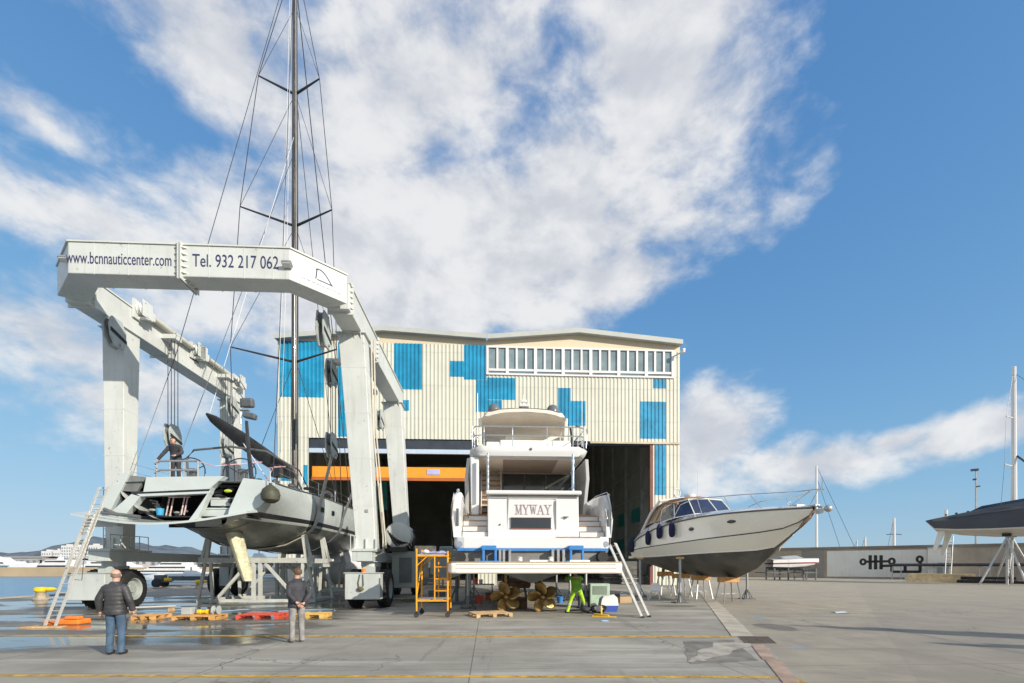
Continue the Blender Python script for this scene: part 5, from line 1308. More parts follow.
    hb, z = sz(12.7); b.tube([(-.16, 13.1, z+.64), (0, 13.2, z+.66), (.16, 13.1, z+.64)], .022, 8); b.tube([(0, 13.2, z+.66), (0, 13.22, z+1.1)], .012, 5)
    b.build('bow_rail', chrome, t, smooth=True)
    b = MB(); b.box(-.1, .1, 12.2, 13.0, z+.02, z+.08); b.tube([(0, 12.9, z+.05), (0, 13.25, z-.08)], .04, 6); b.prism([(-.05, 12.9, z-.1), (-.05, 13.3, z-.12), (-.05, 13.2, z-.28), (-.05, 12.95, z-.3)], (.1, 0, 0)); b.ell((0, 13.5, z-.14), (.15, .14, .14), 12)
    b.cbox((0, 11.9, z+.12), (.4, .5, .12)); b.tube([(.0, 11.5, z+.05), (.1, 11.5, z+.32), (-.1, 11.45, z+.38)], .03, 6); b.build('anchor_gear', steel, t, smooth=True, angle=40)
    for s in (-.55, .55):
        b = MB()
        b.tube([(s, -.1, 2.0), (s, -.55, 1.75), (s, -.7, 1.2)], .12, 10); b.lathe([(.09, -.2), (.11, 0), (.05, .2)], 12, Matrix.Translation((s, -.75, 1.15)) @ Matrix.Rotation(R(90), 4, 'X'))
        for k in range(3): b.ell((s+.16*math.cos(k*2.1), -.9, 1.15+.16*math.sin(k*2.1)), (.14, .03, .08), 8, Matrix.Rotation(-k*2.1, 3, 'Y'))
        b.build('stern_drive', M('drive black', (.04, .04, .045), .4), t, smooth=True)
    b = MB(); b.ell((-1.0, -.05, 2.9), (.1, .03, .06), 8); b.build('stern_light', dark_grey, t)
    return t
cruiser(CF2, 'cream open motor cruiser with brown canopy, propped up beside the hall, bow to the right')
# its navy fenders, each hanging by the near side
fsrc = None
for i, (px, py, lab) in enumerate(((631.5, 546, 'aftmost navy fender, lowest of four along the cream motor cruiser'), (648, 538, 'second navy fender from the stern of the cream motor cruiser'),
                                   (659.5, 531.5, 'third navy fender from the stern of the cream motor cruiser'), (672, 529.5, 'foremost navy fender, below the canopy of the cream motor cruiser'))):
    # on the starboard topsides
    best = None
    for k in range(0, 70):
        yl = k*.1; xx = 2.34 if yl > 1 else 2.25
        p = CF2.M @ Vector((xx, yl, 0)); pxx = CX+F*p.x/p.y
        if best is None or abs(pxx-px) < best[0]: best = (abs(pxx-px), p.x, p.y)
    z = CAMH+(HZ-py)/F*best[2]
    f = Frame(best[1], best[2], CF2.rz, z-.42)
    if fsrc is None:
        fsrc = thing('boat_fender', lab, 'fender', f, 'navy fenders along the cream cruiser')
        b = MB(); b.lathe([(0, 0), (.06, .015), (.12, .06), (.155, .16), (.165, .4), (.155, .62), (.11, .75), (.05, .84), (0, .84)], 16); b.build('cover', navy_f, fsrc, smooth=True)
        b = MB(); b.tube([(0, 0, .82), (-.06, 0, 1.25)], .014, 6); b.build('lanyard', M('navy rope', (.03, .04, .1), .8), fsrc)
    else: dup(fsrc, f.loc, f.rz, lab)
# stools with timber tops under its keel and post stands at its sides
def stool(px, py, top, label, w=.42):
    g = G(px, py); f = Frame(g.x, g.y+.3, TH+.1); t = thing('keel_stool', label, 'keel stand', f, 'steel legged stools under the cream cruiser')
    b = MB(); b.box(-w, w, -.3, .3, top-.26, top); b.build('top_timber', M('stool timber', (.55, .29, .10), .7, 0, .25, 4, bump=.3), t, bevel=.015)
    for sx in (-1, 1):
        for sy in (-1, 1):
            b = MB(); b.bar((sx*(w+.06), sy*.38, 0), (sx*(w-.1), sy*.25, top-.26), .06); b.build('leg', steel, t)
    b = MB(); b.bar((-w-.02, -.34, .35), (w+.02, -.34, .35), .04) if False else b.box(-w+.05, w-.05, -.02, .02, .4, .44); b.build('brace', steel, t)
stool(731, 602.5, 1.25, 'steel legged stool with orange timber top under the forefoot of the cream cruiser')
stool(703, 599, 1.28, 'second stool from the bow under the keel of the cream cruiser')
stool(683, 597, 1.35, 'third stool from the bow under the keel of the cream cruiser')
stool(667, 595, 1.45, 'aftmost stool with timber top under the stern of the cream cruiser')
gpo = 'post stands under the cream cruiser'
for px, py, top, lab in ((680, 603, 2.25, 'tall grey post stand nearest the yard under the cream cruiser'), (747, 599, 2.2, 'grey post stand just right of the forefoot of the cream cruiser'), (640, 597, 2.3, 'post stand under the stern quarter of the cream cruiser')):
    g = G(px, py); l = Frame(0, 0, 0); prop_stand(l, g.x, g.y, top, lab, gpo)
# unseen crane shape added off the right edge to cast the long asphalt shadows
T0 = Vector((8.4, 14.6, 0)); up_ = SUN/SUN.z
tipp = T0+up_*8; basep = Vector((31, 2.8, 0))+up_*2.2
CR = Frame(basep.x, basep.y, math.atan2(-(tipp-basep).x, (tipp-basep).y)); tc_ = thing('shadow_crane', 'yellow telescopic crane parked at the near right edge of the yard', 'crane', CR)
tl_ = CR.w2l(tipp); bl_ = CR.w2l(basep); b = MB()
for u0, u1, w0 in ((0, .45, 1.0), (.45, .80, .9), (.80, .90, .7), (.90, .96, .42), (.96, 1, .15)): b.bar(bl_.lerp(tl_, u0), bl_.lerp(tl_, u1), w0, w0*1.1)
b.build('boom', yellow_p, tc_, bevel=.02)
j1 = CR.w2l(Vector((10.0, 11.07, 0))+up_*6); b = MB()  # extra bar shaped to cast the second, nearer shadow
for u0, u1, w0 in ((.05, .8, .75), (.8, .94, .55), (.94, 1, .25)): b.bar(bl_.lerp(j1, u0), bl_.lerp(j1, u1), w0, w0)
b.build('shadow_jib', yellow_p, tc_, bevel=.02)
b = MB(); b.box(-1.25, 1.25, -4, 4.5, .7, 1.3); b.build('chassis', dark_grey, tc_, bevel=.04); b = MB(); b.box(-1.2, 1.2, -2.2, 1.2, 1.3, 2.1); b.box(-1.2, 1.2, -3.2, -2.2, 1.3, 2.6); b.build('turret', yellow_p, tc_, bevel=.05)
b = MB(); b.box(-1.2, -.3, 2.6, 4.4, 1.3, 2.7); cb_ = b.build('cab', yellow_p, tc_, bevel=.08); b = MB(); b.box(-1.1, -.4, 4.41, 4.43, 1.8, 2.5); b.box(-1.23, -1.21, 2.9, 4.0, 1.8, 2.5); b.build('window', dglass, cb_)
for y in (-3, -1.4, 1.6, 3.3):
    for s_ in (-1, 1): b = MB(); b.lathe([(0, -.18), (.45, -.2), (.62, -.14), (.62, .14), (.45, .2), (0, .18)], 24, Matrix.Translation((s_*1.15, y, .62)) @ Matrix.Rotation(R(90), 4, 'Y')); b.build('wheel', blackm, tc_, smooth=True)

# ------------------------------------------------------------------ perimeter wall
wa, wb2 = Vector((30, 84.5, 0)), Vector((80, 43.5, 0)); wd = (wb2-wa).normalized(); wlen = (wb2-wa).length
WF = Frame(wa.x, wa.y, math.atan2(wd.y, wd.x))
wall = thing('perimeter_wall', 'long weathered concrete wall closing the right side of the yard', 'wall', WF)
wmt = M('wall concrete', (.33, .29, .245), .85, 0, .18, .35, streak=.55, grime=(.15, .12, .1), bump=.3)
def wpos(px):
    """distance along the wall seen at pixel column px"""
    k = (px-CX)/F; return (k*wa.y-wa.x)/(wd.x-k*wd.y)
def wz(px, py):
    s = wpos(px); d = (wa+wd*s).y; return CAMH+(HZ-py)/F*d
b = MB(); b.box(0, wlen, 0, .5, 0, 4.25); b.build('wall_body', wmt, wall)
b = MB(); b.box(0, wlen, -.12, .62, 4.25, 4.6); b.build('coping', M('wall coping', (.20, .185, .165), .85, 0, .2, .6, streak=.4), wall)
s0, s1 = wpos(827), wpos(929)
b = MB(); b.box(s0, s1, -.05, -.003, .25, 4.0); b.build('painted_panel', M('panel white paint', (.68, .69, .67), .6, 0, .05, .5, streak=.25), wall)
s2 = wpos(790); b = MB(); b.box(s2+1.5, s0-.4, -.03, -.003, 0, 4.2); b.build('dark_bay', M('wall dark bay', (.22, .21, .2), .8, 0, .12, .4, streak=.4), wall)
# emblem: rings, bars and a bracket in black
def ep(zx, zy):
    """zoomed drawing coordinates -> along wall, height"""
    px = 860+zx/4.878; py = 460+zy/4.878; s = wpos(px); return s, wz(px, py)
b = MB(); yk = -.062
def eb(p, q, w): a, c = ep(*p), ep(*q); b.bar((a[0], yk, a[1]), (c[0], yk, c[1]), .02, w, up=(0, 0, 1)) if abs(a[1]-c[1]) < abs(a[0]-c[0]) else b.bar((a[0], yk, a[1]), (c[0], yk, c[1]), w, .02, up=(0, 1, 0))
def er(c, r, w):
    cc = ep(*c); e = ep(c[0]+r, c[1]); rr = e[0]-cc[0]; rz = ep(c[0], c[1]-r)[1]-cc[1]
    for k in range(20):
        a0, a1 = 2*math.pi*k/20, 2*math.pi*(k+1)/20
        b.prism([(cc[0]+(rr-w/2)*math.cos(a0), yk, cc[1]+(rz-w/2)*math.sin(a0)), (cc[0]+(rr+w/2)*math.cos(a0), yk, cc[1]+(rz+w/2)*math.sin(a0)), (cc[0]+(rr+w/2)*math.cos(a1), yk, cc[1]+(rz+w/2)*math.sin(a1)), (cc[0]+(rr-w/2)*math.cos(a1), yk, cc[1]+(rz-w/2)*math.sin(a1))], (0, .02, 0))
def wdt(): return .32
er((15, 497), 12, .3); er((155, 494), 13, .3); er((291, 484), 13, .3)
eb((28, 496), (142, 494), .32)
for x in (50, 76, 103):
    eb((x, 468), (x, 530), .38)
    for yy in (468, 530): eb((x-8, yy), (x+8, yy), .2)
eb((100, 517), (150, 515), .34); eb((155, 510), (155, 545), .34); eb((155, 545), (297, 545), .34); eb((293, 500), (293, 545), .34); eb((220, 512), (220, 545), .34)
b.build('emblem', blackp, wall)
def wpo(px, off):
    k = (px-CX)/F; n_ = Vector((-wd.y, wd.x, 0)); o_ = wa+n_*off; return (k*o_.y-o_.x)/(wd.x-k*wd.y)
# white door panel and cabinet in front of the wall
def wall_thing(name, label, cat, s, off, rz=None):
    p = WF.M @ Vector((s, off, 0)); return thing(name, label, cat, Frame(p.x, p.y, WF.rz))
c0, c1 = wpo(928, -1.7), wpo(951.5, -1.7)
t = wall_thing('site_cabin', 'small white site cabin with glazed front standing against the concrete wall', 'cabin', c0, -1.7)
cw = (c1-c0)*.96; chh = wz(938, 547.5)-.15
b = MB(); b.box(0, cw, 0, 1.5, .1, chh); b.build('cabin_body', M('cabin white', (.72, .72, .70), .5, 0, .04, 1, streak=.2), t, bevel=.02)
b = MB(); b.box(cw*.42, cw*.93, -.03, -.003, .3, chh*.55); b.build('door', M('cabin door glass', (.4, .45, .47), .2), t)
b = MB(); b.box(-.06, cw+.06, -.08, 1.6, chh, chh+.1); b.build('roof', M('cabin roof', (.6, .6, .58), .5), t)
# fin shadows aside, timber baulks, dark ropes and lying mast
t = wall_thing('lying_mast', 'long black mast lying on low supports along the wall under the dark blue yacht', 'mast', wpo(889, -2.3), -2.3)
z_ = 1.95; L_ = wpo(1045, -2.3)-wpo(889, -2.3)
b = MB(); b.tube([(0, 0, z_), (L_, 0, z_)], .2, 10); b.build('spar', carbon, t, smooth=True)
b = MB()
for k in range(4):
    x = .8+k*(L_-1.6)/3; b.box(x-.5, x-.4, -.3, .3, 0, z_-.2); b.box(x+.4, x+.5, -.3, .3, 0, z_-.2); b.box(x-.5, x+.5, -.3, .3, z_-.3, z_-.2)
b.build('support', steel, t)
def baulks(px, py, n, L, label, mat, h=.35, rz=-.1, nm='timber_stack'):
    g = G(px, py); f = Frame(g.x, g.y, WF.rz); t = thing(nm, label, 'timber', f); b = MB(); rt = random.Random(int(px))
    for k in range(n):
        o = rt.uniform(-.4, .4); b.box(-L/2+o, L/2+o, k*.45, k*.45+.38, 0, h*rt.uniform(.7, 1))
        if k % 2 == 0: b.box(-L/2+o+.3, L/2+o-.6, k*.45+.05, k*.45+.3, h, h*1.7)
    b.build('baulk', mat, t, bevel=.02)
baulks(946, 582.5, 4, 6.2, 'pale timber baulks lying on the ground below the white site cabin', M('pale baulk', (.62, .50, .30), .8, 0, .2, 2), .55)
baulks(990, 583.5, 3, 4.5, 'black tyres and hoses heaped along the wall under the dark blue yacht', blackm, .4, nm='hose_heap')
# lamp post on the wall
lp_ = wall_thing('lamp_post', 'slim grey mast lamp rising behind the concrete wall near the dark blue yacht', 'lamp post', wpos(977), 1.2)
d_ = lp_.location.y; zt = CAMH+(HZ-470)/F*d_
b = MB(); b.tube([(0, 0, 0), (0, 0, zt)], .13, 8, r2=.08); b.build('pole', steel, lp_, smooth=True)
b = MB(); b.box(-.5, .25, -.2, .2, zt-.1, zt+.15); b.box(-.3, .05, -.15, .15, zt-1.3, zt-1.1); b.box(.0, .4, -.1, .1, zt-2.2, zt-2.05); b.build('lamp_head', dark_grey, lp_)
# boat masts beyond the wall
for px, top, off, lab, w_ in ((894, 518, 14, 'short white boat mast showing above the wall beside the painted emblem', .2), (946, 510, 12, 'white boat mast standing behind the stern of the dark blue yacht', .22), (865, 537, 20, 'stubby pale mast barely topping the wall left of the emblem', .18), (857, 540, 22, 'thin short mast at the left end of the masts above the wall', .1)):
    k = (px-CX)/F; n_ = Vector((-wd.y, wd.x, 0)); base = wa+n_*off; s = (k*base.y-base.x)/(wd.x-k*wd.y); p = base+wd*s
    f = Frame(p.x, p.y, 0); t = thing('boat_mast', lab, 'mast', f, 'masts beyond the wall'); zt = CAMH+(HZ-top)/F*p.y
    b = MB(); b.tube([(0, 0, 0), (0, 0, zt)], w_*1.3, 8, r2=w_*.9); b.build('spar', gel_white, t, smooth=True)
    b = MB(); b.tube([(-1.2, 0, zt*.72), (0, 0, zt*.73), (1.2, 0, zt*.72)], .06, 5); b.tube([(0, 0, zt), (-1.6, 0, 2)], .025, 4); b.build('rigging', lr_, t)
p = G(816.5, 576.5); p = Vector((p.x*1.12, p.y*1.12, 0))
t = thing('boat_mast', 'tall white mast with fine stays rising beyond the bow of the cream cruiser', 'mast', Frame(p.x, p.y, 0), 'masts beyond the wall'); zt = CAMH+(HZ-466)/F*p.y
b = MB(); b.tube([(0, 0, 0), (0, 0, zt)], .28, 8, r2=.2); b.build('spar', gel_white, t, smooth=True)
b = MB(); b.tube([(0, 0, zt), (8, 0, 4)], .04, 4); b.tube([(0, 0, zt*.9), (5, 0, 4)], .04, 4); b.tube([(-1.2, 0, zt*.62), (1.2, 0, zt*.62)], .06, 5); b.build('rigging', lr_, t)
# ------------------------------------------------------------------ dark blue racing yacht on a pipe cradle
rdir = Vector((10, -15, 0)).normalized(); RF = Frame(45.4, 52.0, math.atan2(-rdir.x, rdir.y))
ry = thing('racing_yacht', 'dark blue grey racing yacht with white bottom held high on a pipe cradle', 'sailing yacht', RF)
RS = [(0, 1.7, 6.62, 1.6, 6.5, .0, 6.4), (.7, 1.85, 6.75, 1.6, 5.65, 0, 5.45), (2.5, 2.05, 7.05, 1.75, 5.45, 0, 5.0), (5, 2.15, 7.5, 1.8, 5.35, 0, 4.7), (8, 2.1, 7.9, 1.65, 5.35, 0, 4.6), (11, 1.75, 8.15, 1.25, 5.4, 0, 4.7), (14, 1.0, 8.35, .6, 5.6, 0, 5.0), (16, .15, 8.4, .08, 6.4, 0, 6.1)]
b = MB()
for s in (-1, 1): b.loft([[(s*h, y, z), (s*h, y, z*.7+kz*.3), (s*kh, y, kz+.12), (s*kh*.98, y, kz), (s*kh*.55, y, (kz+ke)/2-.1), (0, y, ke)] for y, h, z, kh, kz, _, ke in RS], mats=[0, 0, 1, 1, 1])
y, h, z, kh, kz, _, ke = RS[0]; b.mi = 0; b._f([b.bm.verts.new(p) for p in ((-h, 0, z), (h, 0, z), (kh, 0, kz), (0, 0, ke), (-kh, 0, kz))])
b.build('hull', [M('dark blue grey gelcoat', (.03, .05, .085), .12, 0, .1, .5, coat=.8), M('white bottom', (.6, .58, .52), .4, 0, .06, 1)], ry, smooth=True, merge=True)
b = MB(); b.loft([[(-h, y, z), (0, y, z+.12), (h, y, z)] for y, h, z, *_ in RS]); b.build('deck', dark_grey, ry, smooth=True)
b = MB(); rg = [[(-w_, y, z), (-w_*.8, y, z+u), (w_*.8, y, z+u), (w_, y, z)] for y, w_, z, u in ((3.2, 1.2, 7.1, .15), (4.2, 1.2, 7.3, .5), (8, 1.1, 7.85, .5), (10, .8, 8.05, .2))]; b.loft(rg, caps=(True, True)); b.build('coachroof', M('coachroof dark blue', (.025, .035, .055), .25, coat=.5), ry, smooth=True)
b = MB(); b.tube([(0, 6.3, 7.6), (0, 6.3, 21.2)], .24, 10, r2=.17); ms = b.build('mast', gel_white, ry, smooth=True)
b = MB()
for z, w_ in ((11.5, 1.9), (16.2, 1.3)): b.tube([(-w_, 6.0, z+.05), (0, 6.3, z), (w_, 6.0, z+.05)], .06, 6)
b.build('spreader', gel_white, ms)
b = MB()
for s in (-1, 1):
    b.tube([(s*2.1, 5.8, 7.6), (s*1.9, 6.0, 11.5), (s*1.3, 6.0, 16.2), (0, 6.3, 21)], .015, 5)
b.tube([(0, 15.7, 8.4), (0, 6.4, 20.5)], .018, 5); b.tube([(0, 6.5, 12.5), (.6, 10, 8.2)], .09, 5); b.build('stay', lr_, ms)
for q in ([(-1.2, .9, 5.5), (-1.2, 1.5, 5.45), (-1.7, .7, 3.0), (-1.7, .35, 3.0)], [(1.1, .9, 5.5), (1.1, 1.5, 5.45), (1.6, .9, 3.4), (1.6, .55, 3.4)]):
    b = MB(); b.prism(q, (.1, 0, 0)); b.build('rudder', M('rudder white', (.66, .66, .62), .4), ry, bevel=.02)
b = MB()
for y in (1.5, 2.3, 3.2, 4.0): b.box(-1.85, -1.7, y, y+.15, 6.8+y*.1, 7.1+y*.1); b.ell((1.0, y, 7.0+y*.1), (.12, .12, .1), 8)
b.build('winch', dark_grey, ry)
def cradle_pipe(y, label):
    f0 = RF.M @ Vector((0, y, 0)); f = Frame(f0.x, f0.y, RF.rz); t = thing('pipe_cradle', label, 'boat cradle', f, 'pipe cradles under the dark blue yacht'); b = MB()
    for s in (-1, 1):
        b.tube([(s*.9, 0, 0), (s*.9, 0, 4.7)], .11, 8); b.tube([(s*2.6, -1.6, 0), (s*.9, 0, 4.6)], .09, 8); b.tube([(s*2.6, 1.6, 0), (s*.9, 0, 4.6)], .09, 8); b.tube([(-s*.9, 0, .4), (s*.9, 0, 3.4)], .07, 8)
    b.tube([(-1.1, 0, 4.65), (1.1, 0, 4.65)], .12, 8); b.build('frame', M('cradle pipe grey', (.45, .46, .46), .45, .3, .1, 2), t, smooth=True)
    for s in (-1, 1): b = MB(); b.cbox((s*1.0, 0, 4.85), (.5, .6, .25), ry=s*.35); b.build('pad', blackm, t)
cradle_pipe(6.0, 'left frame of the two pipe cradles under the dark blue yacht'); cradle_pipe(10.8, 'right frame of the two pipe cradles under the dark blue yacht')
# boarding steps leaning on it
g = G(947, 582); t = thing('boarding_ladder', 'steel ladder standing against the stern of the dark blue racing yacht', 'ladder', Frame(g.x, g.y, WF.rz))
b = MB()
for s in (-.25, .25): b.tube([(s, -.9, 0), (s+.3, .6, 5.2)], .05, 6)
b.build('rail', steel, t)
b = MB()
for k in range(12): u = (k+.7)/12.5; b.tube([(-.25+.3*u, -.9+1.5*u, 5.2*u), (.25+.3*u, -.9+1.5*u, 5.2*u)], .035, 6)
b.build('rung', steel, t)
# small speedboat on a trailer under the cruiser's bow
g = G(793, 580); SF = Frame(g.x, g.y, R(-90)+.05)
sb = thing('speedboat', 'small white and red speedboat on blocks by the wall, beyond the cream cruiser bow', 'motor boat', SF)
b = MB(); SS = [(-3.2, 1.0, 2.6, .9, 1.7, 1.3), (-1, 1.1, 2.65, 1.0, 1.65, 1.2), (1, 1.0, 2.7, .85, 1.75, 1.25), (2.6, .55, 2.72, .4, 2.0, 1.6), (3.4, .08, 2.7, .05, 2.45, 2.3)]
for s in (-1, 1): b.loft([[(s*h, y, z), (s*h*.99, y, z-.42), (s*(h*.94+k*.05), y, z-.6), (s*k, y, kz), (0, y, ke)] for y, h, z, k, kz, ke in SS], mats=[0, 1, 0, 2])
b.loft([[(-h, y, z), (0, y, z+.1), (h, y, z)] for y, h, z, *_ in SS], mats=[0, 0]); b.build('hull', [gel_white, M('speedboat red', (.22, .03, .045), .3), dark_grey], sb, smooth=True, merge=True)
b = MB(); b.loft([[(-.8, -2, 2.7), (-.6, -2, 3.0), (.6, -2, 3.0), (.8, -2, 2.7)], [(-.8, .3, 2.7), (-.6, .0, 3.15), (.6, .0, 3.15), (.8, .3, 2.7)], [(-.3, 1.4, 2.75), (-.2, 1.2, 2.8), (.2, 1.2, 2.8), (.3, 1.4, 2.75)]], caps=(True, True)); b.build('cover', M('speedboat cover grey', (.25, .27, .3), .7), sb, smooth=True)
t = thing('boat_trailer', 'dark frame on legs carrying the small white and red speedboat', 'trailer', Frame(SF.loc.x, SF.loc.y, SF.rz)); b = MB()
for y in (-3, -1.2, .8, 2.4):
    for s in (-1, 1): b.box(s*.9-.07, s*.9+.07, y-.07, y+.07, 0, 1.5)
    b.box(-1, 1, y-.06, y+.06, 1.2, 1.32)
for s in (-1, 1): b.box(s*.9-.06, s*.9+.06, -4.5, 2.6, .9, 1.02)
b.build('frame', dark_grey, t)
# ------------------------------------------------------------------ cradles under the grey yacht
def cradle(px0, px1, py, ztop, label, dep=2.6):
    a, c = G(px0, py), G(px1, py); w_ = (c-a).length/2; f = Frame((a.x+c.x)/2, (a.y+c.y)/2, TH)
    t = thing('yacht_cradle', label, 'boat cradle', f, 'steel cradles under the grey sailing yacht')
    for y in (0, dep):
        b = MB(); b.box(-w_-.2, w_+.2, y-.08, y+.08, .02, .18); b.build('base_beam', cradle_m, t, bevel=.01)
        b = MB(); b.box(-w_-.1, w_+.1, y-.09, y+.09, ztop-.3, ztop-.05); b.build('head_beam', cradle_m, t, bevel=.01)
        b = MB()
        for s in (-1, 1):
            b.bar((s*w_*1.05, y, .18), (s*w_*.93, y, ztop-.3), .12); b.bar((s*w_*.8, y, .18), (s*w_*.83, y, ztop-.3), .12)
            b.bar((s*.16, y, .18), (s*.16, y, ztop-.3), .15)
            b.bar((s*w_*.72, y, .2), (s*.4, y, ztop-.32), .13)
        b.build('post', cradle_m, t)
        for s in (-1, 1): b = MB(); b.bar((s*w_*.9, y, ztop-.05), (s*w_*.84, y, ztop+1.1), .16); b.bar((s*w_*.98, y, ztop-.05), (s*w_*.88, y, ztop+1.1), .12); b.build('upright', cradle_m, t)
    b = MB()
    for s in (-1, 1): b.box(s*w_-.07, s*w_+.07, -.2, dep+.2, ztop-.5, ztop-.32); b.box(s*w_-.07, s*w_+.07, 0, dep, .02, .16)
    b.build('side_beam', cradle_m, t)
    for s in (-1, 1): b = MB(); b.cbox((s*w_*.84, dep/2, ztop+1.13), (.5, dep+.5, .09), ry=-s*.5); b.build('pad', MATS['grey deck cloth'], t)
cradle(203, 311, 602.8, 2.25, 'pale steel cradle with diagonal struts under the stern of the grey sailing yacht')
cradle(281, 345, 592.0, 2.1, 'second pale steel cradle further forward under the grey sailing yacht')
# ------------------------------------------------------------------ pallets and small things on the wash-down apron
def pallet(px0, px1, py, mat, label, depth=.95, rz=TH, stack=1):
    a, c = G(px0, py), G(px1, py); w_ = (c-a).length/2; f = Frame((a.x+c.x)/2, (a.y+c.y)/2, rz); t = thing('pallet', label, 'pallet', f, 'pallets on the yard')
    b = MB(); rt = random.Random(px0)
    for k in range(7): y = k*(depth-.09)/6; b.box(-w_, w_, y, y+.1, .115+rt.uniform(0, .004), .138)
    b.build('deck_board', mat, t, bevel=.004)
    for x in (-w_, -.07, w_-.14):
        for y in (0, depth/2-.07, depth-.14): b = MB(); b.box(x, x+.14, y+.003, y+.14, .022, .113); b.build('block', mat, t)
    for x in (-w_, -.05, w_-.1): b = MB(); b.box(x, x+.1, 0, depth, .0, .02); b.build('base_board', mat, t)
    return t
pallet(131, 153, 620, orange_wood, 'orange wooden pallet just right of the man in the quilted jacket')
pallet(172, 212, 620.5, orange_wood, 'orange wooden pallet with a grey box on it, left of the red pallet')
pallet(236, 277, 619, red_paint, 'red painted pallet on the wet concrete')
pallet(291, 323, 618.5, M('yellow pallet wood', (.66, .42, .12), .75, 0, .25, 4, bump=.3), 'yellowish pallet behind the man in the dark hoodie')
pallet(476, 514, 617.5, wood, 'worn brown pallet on the shaded ground under the swim platform', 1.1, TH+.3)
def ground_thing(px, py, name, label, cat, group=None, rz=TH, z=0):
    g = G(px, py); return thing(name, label, cat, Frame(g.x, g.y, rz, z), group)
g = G(178, 620); t = thing('junction_box', 'grey junction box lying on the orange pallet nearest the red one', 'box', Frame(g.x, g.y+.5, TH, .139))
b = MB(); b.box(-.17, .17, -.12, .12, 0, .26); b.build('case', M('box grey', (.4, .43, .42), .5), t, bevel=.015); b = MB(); b.box(-.18, .18, -.13, .13, .26, .285); b.build('lid', dark_grey, t, bevel=.005)
g = G(193, 620); t = thing('yellow_coupling', 'yellow hose coupling lying on the orange pallet nearest the red one', 'coupling', Frame(g.x, g.y+.5, TH, .139))
b = MB(); b.lathe([(.05, -.16), (.08, -.16), (.08, -.05), (.06, -.03), (.06, .12), (.09, .13), (.09, .2), (.04, .2)], 14, Matrix.Translation((0, 0, .09)) @ Matrix.Rotation(R(90), 4, 'Y')); b.build('body', yellow_p, t, smooth=True)
g = G(207, 620); t = thing('hose_reel', 'small pale hose reel box at the right end of the orange pallet', 'reel', Frame(g.x, g.y+.5, TH, .139))
b = MB(); b.lathe([(.06, -.1), (.15, -.1), (.15, -.08), (.09, -.07), (.09, .07), (.15, .08), (.15, .1), (.06, .1)], 16, Matrix.Translation((0, 0, .15)) @ Matrix.Rotation(R(90), 4, 'Y')); b.build('drum', MATS['box grey'], t, smooth=True)
g0, g1 = G(128, 612), G(176, 611); t = thing('steel_pipe', 'thin pale pipe lying from the first pallet towards the grey box', 'pipe', Frame(g0.x, g0.y, 0)); v = g1-g0
b = MB(); b.tube([(0, 0, .16), (v.x, v.y, .2)], .035, 8); b.build('pipe', MATS['strip grey'], t, smooth=True)
b = MB()
for u in (.1, .9): b.cbox((v.x*u, v.y*u, .06), (.14, .2, .12))
b.build('chock', wood, t)
# mooring bollards
bsrc = None
for px, py, lab, rz in ((41, 600, 'yellow mooring bollard on the quay edge left of the gantry hoist', .3), (199, 588.5, 'small yellow mooring bollard beyond the gantry hoist, on the far quay edge', .1)):
    if bsrc is None:
        bsrc = ground_thing(px, py, 'mooring_bollard', lab, 'bollard', 'yellow mooring bollards', rz)
        b = MB(); b.lathe([(.34, 0), (.36, .05), (.24, .12), (.2, .4), (.22, .45)], 18); b.build('base', M('bollard worn iron', (.38, .33, .24), .7, 0, .2, 4), bsrc, smooth=True)
        b = MB(); b.lathe([(.0, .42), (.24, .42), (.3, .5), (.3, .6), (.22, .68), (0, .70)], 18); b.ell((.35, 0, .56), (.34, .2, .12), 12); b.build('head', yellow_p, bsrc, smooth=True)
    else:
        g = G(px, py); dup(bsrc, (g.x, g.y, 0), rz, lab)
# hand trolley with motor by the water
t = ground_thing(166, 587.5, 'pump_cart', 'dark two wheeled pump cart standing by the water beyond the gantry wheel', 'cart')
b = MB(); b.box(-.8, .3, -.4, .4, .45, .55); b.box(-.75, -.1, -.35, .35, .55, 1.05); b.tube([(.3, 0, .5), (1.2, 0, .75), (1.35, 0, 1.0)], .04, 6); b.build('frame', dark_grey, t, bevel=.03)
for s in (-1, 1):
    b = MB(); b.lathe([(0, -.09), (.25, -.1), (.36, -.08), (.38, 0), (.36, .08), (.25, .1), (0, .09)], 18, Matrix.Translation((-.45, s*.5, .38)) @ Matrix.Rotation(R(90), 4, 'X')); b.build('wheel', blackm, t, smooth=True)
b = MB(); b.box(.0, .28, -.3, .3, .56, .8); b.build('engine_cover', yellow_p, t, bevel=.03)
# ------------------------------------------------------------------ ladders
def ladder(name, label, p0, p1, wdt, sr, nr, mat, wv, rungmat=None, fat=.07):
    p0, p1 = Vector(p0), Vector(p1); t = thing(name, label, 'ladder', Frame(p0.x, p0.y, 0)); v = p1-p0; wv = Vector(wv).normalized()*wdt/2
    for s in (-1, 1):
        b = MB(); b.bar(wv*s+Vector((0, 0, p0.z)), v+wv*s+Vector((0, 0, p0.z)), .035, fat, up=wv); b.build('stile', mat, t)
    b = MB()
    for k in range(nr):
        u = (k+.6)/nr; b.tube([v*u-wv+Vector((0, 0, p0.z)), v*u+wv+Vector((0, 0, p0.z))], .018, 6)
    b.build('rung', rungmat or mat, t)
    return t
lb = G(50, 626); lt = W(104, 487, 16.9)
t = ladder('extension_ladder', 'tall aluminium extension ladder leaning on the open stern of the grey sailing yacht', lb, lt, .42, .02, 17, alu, (1, -.25, 0), fat=.09)
v = lt-lb; b = MB()
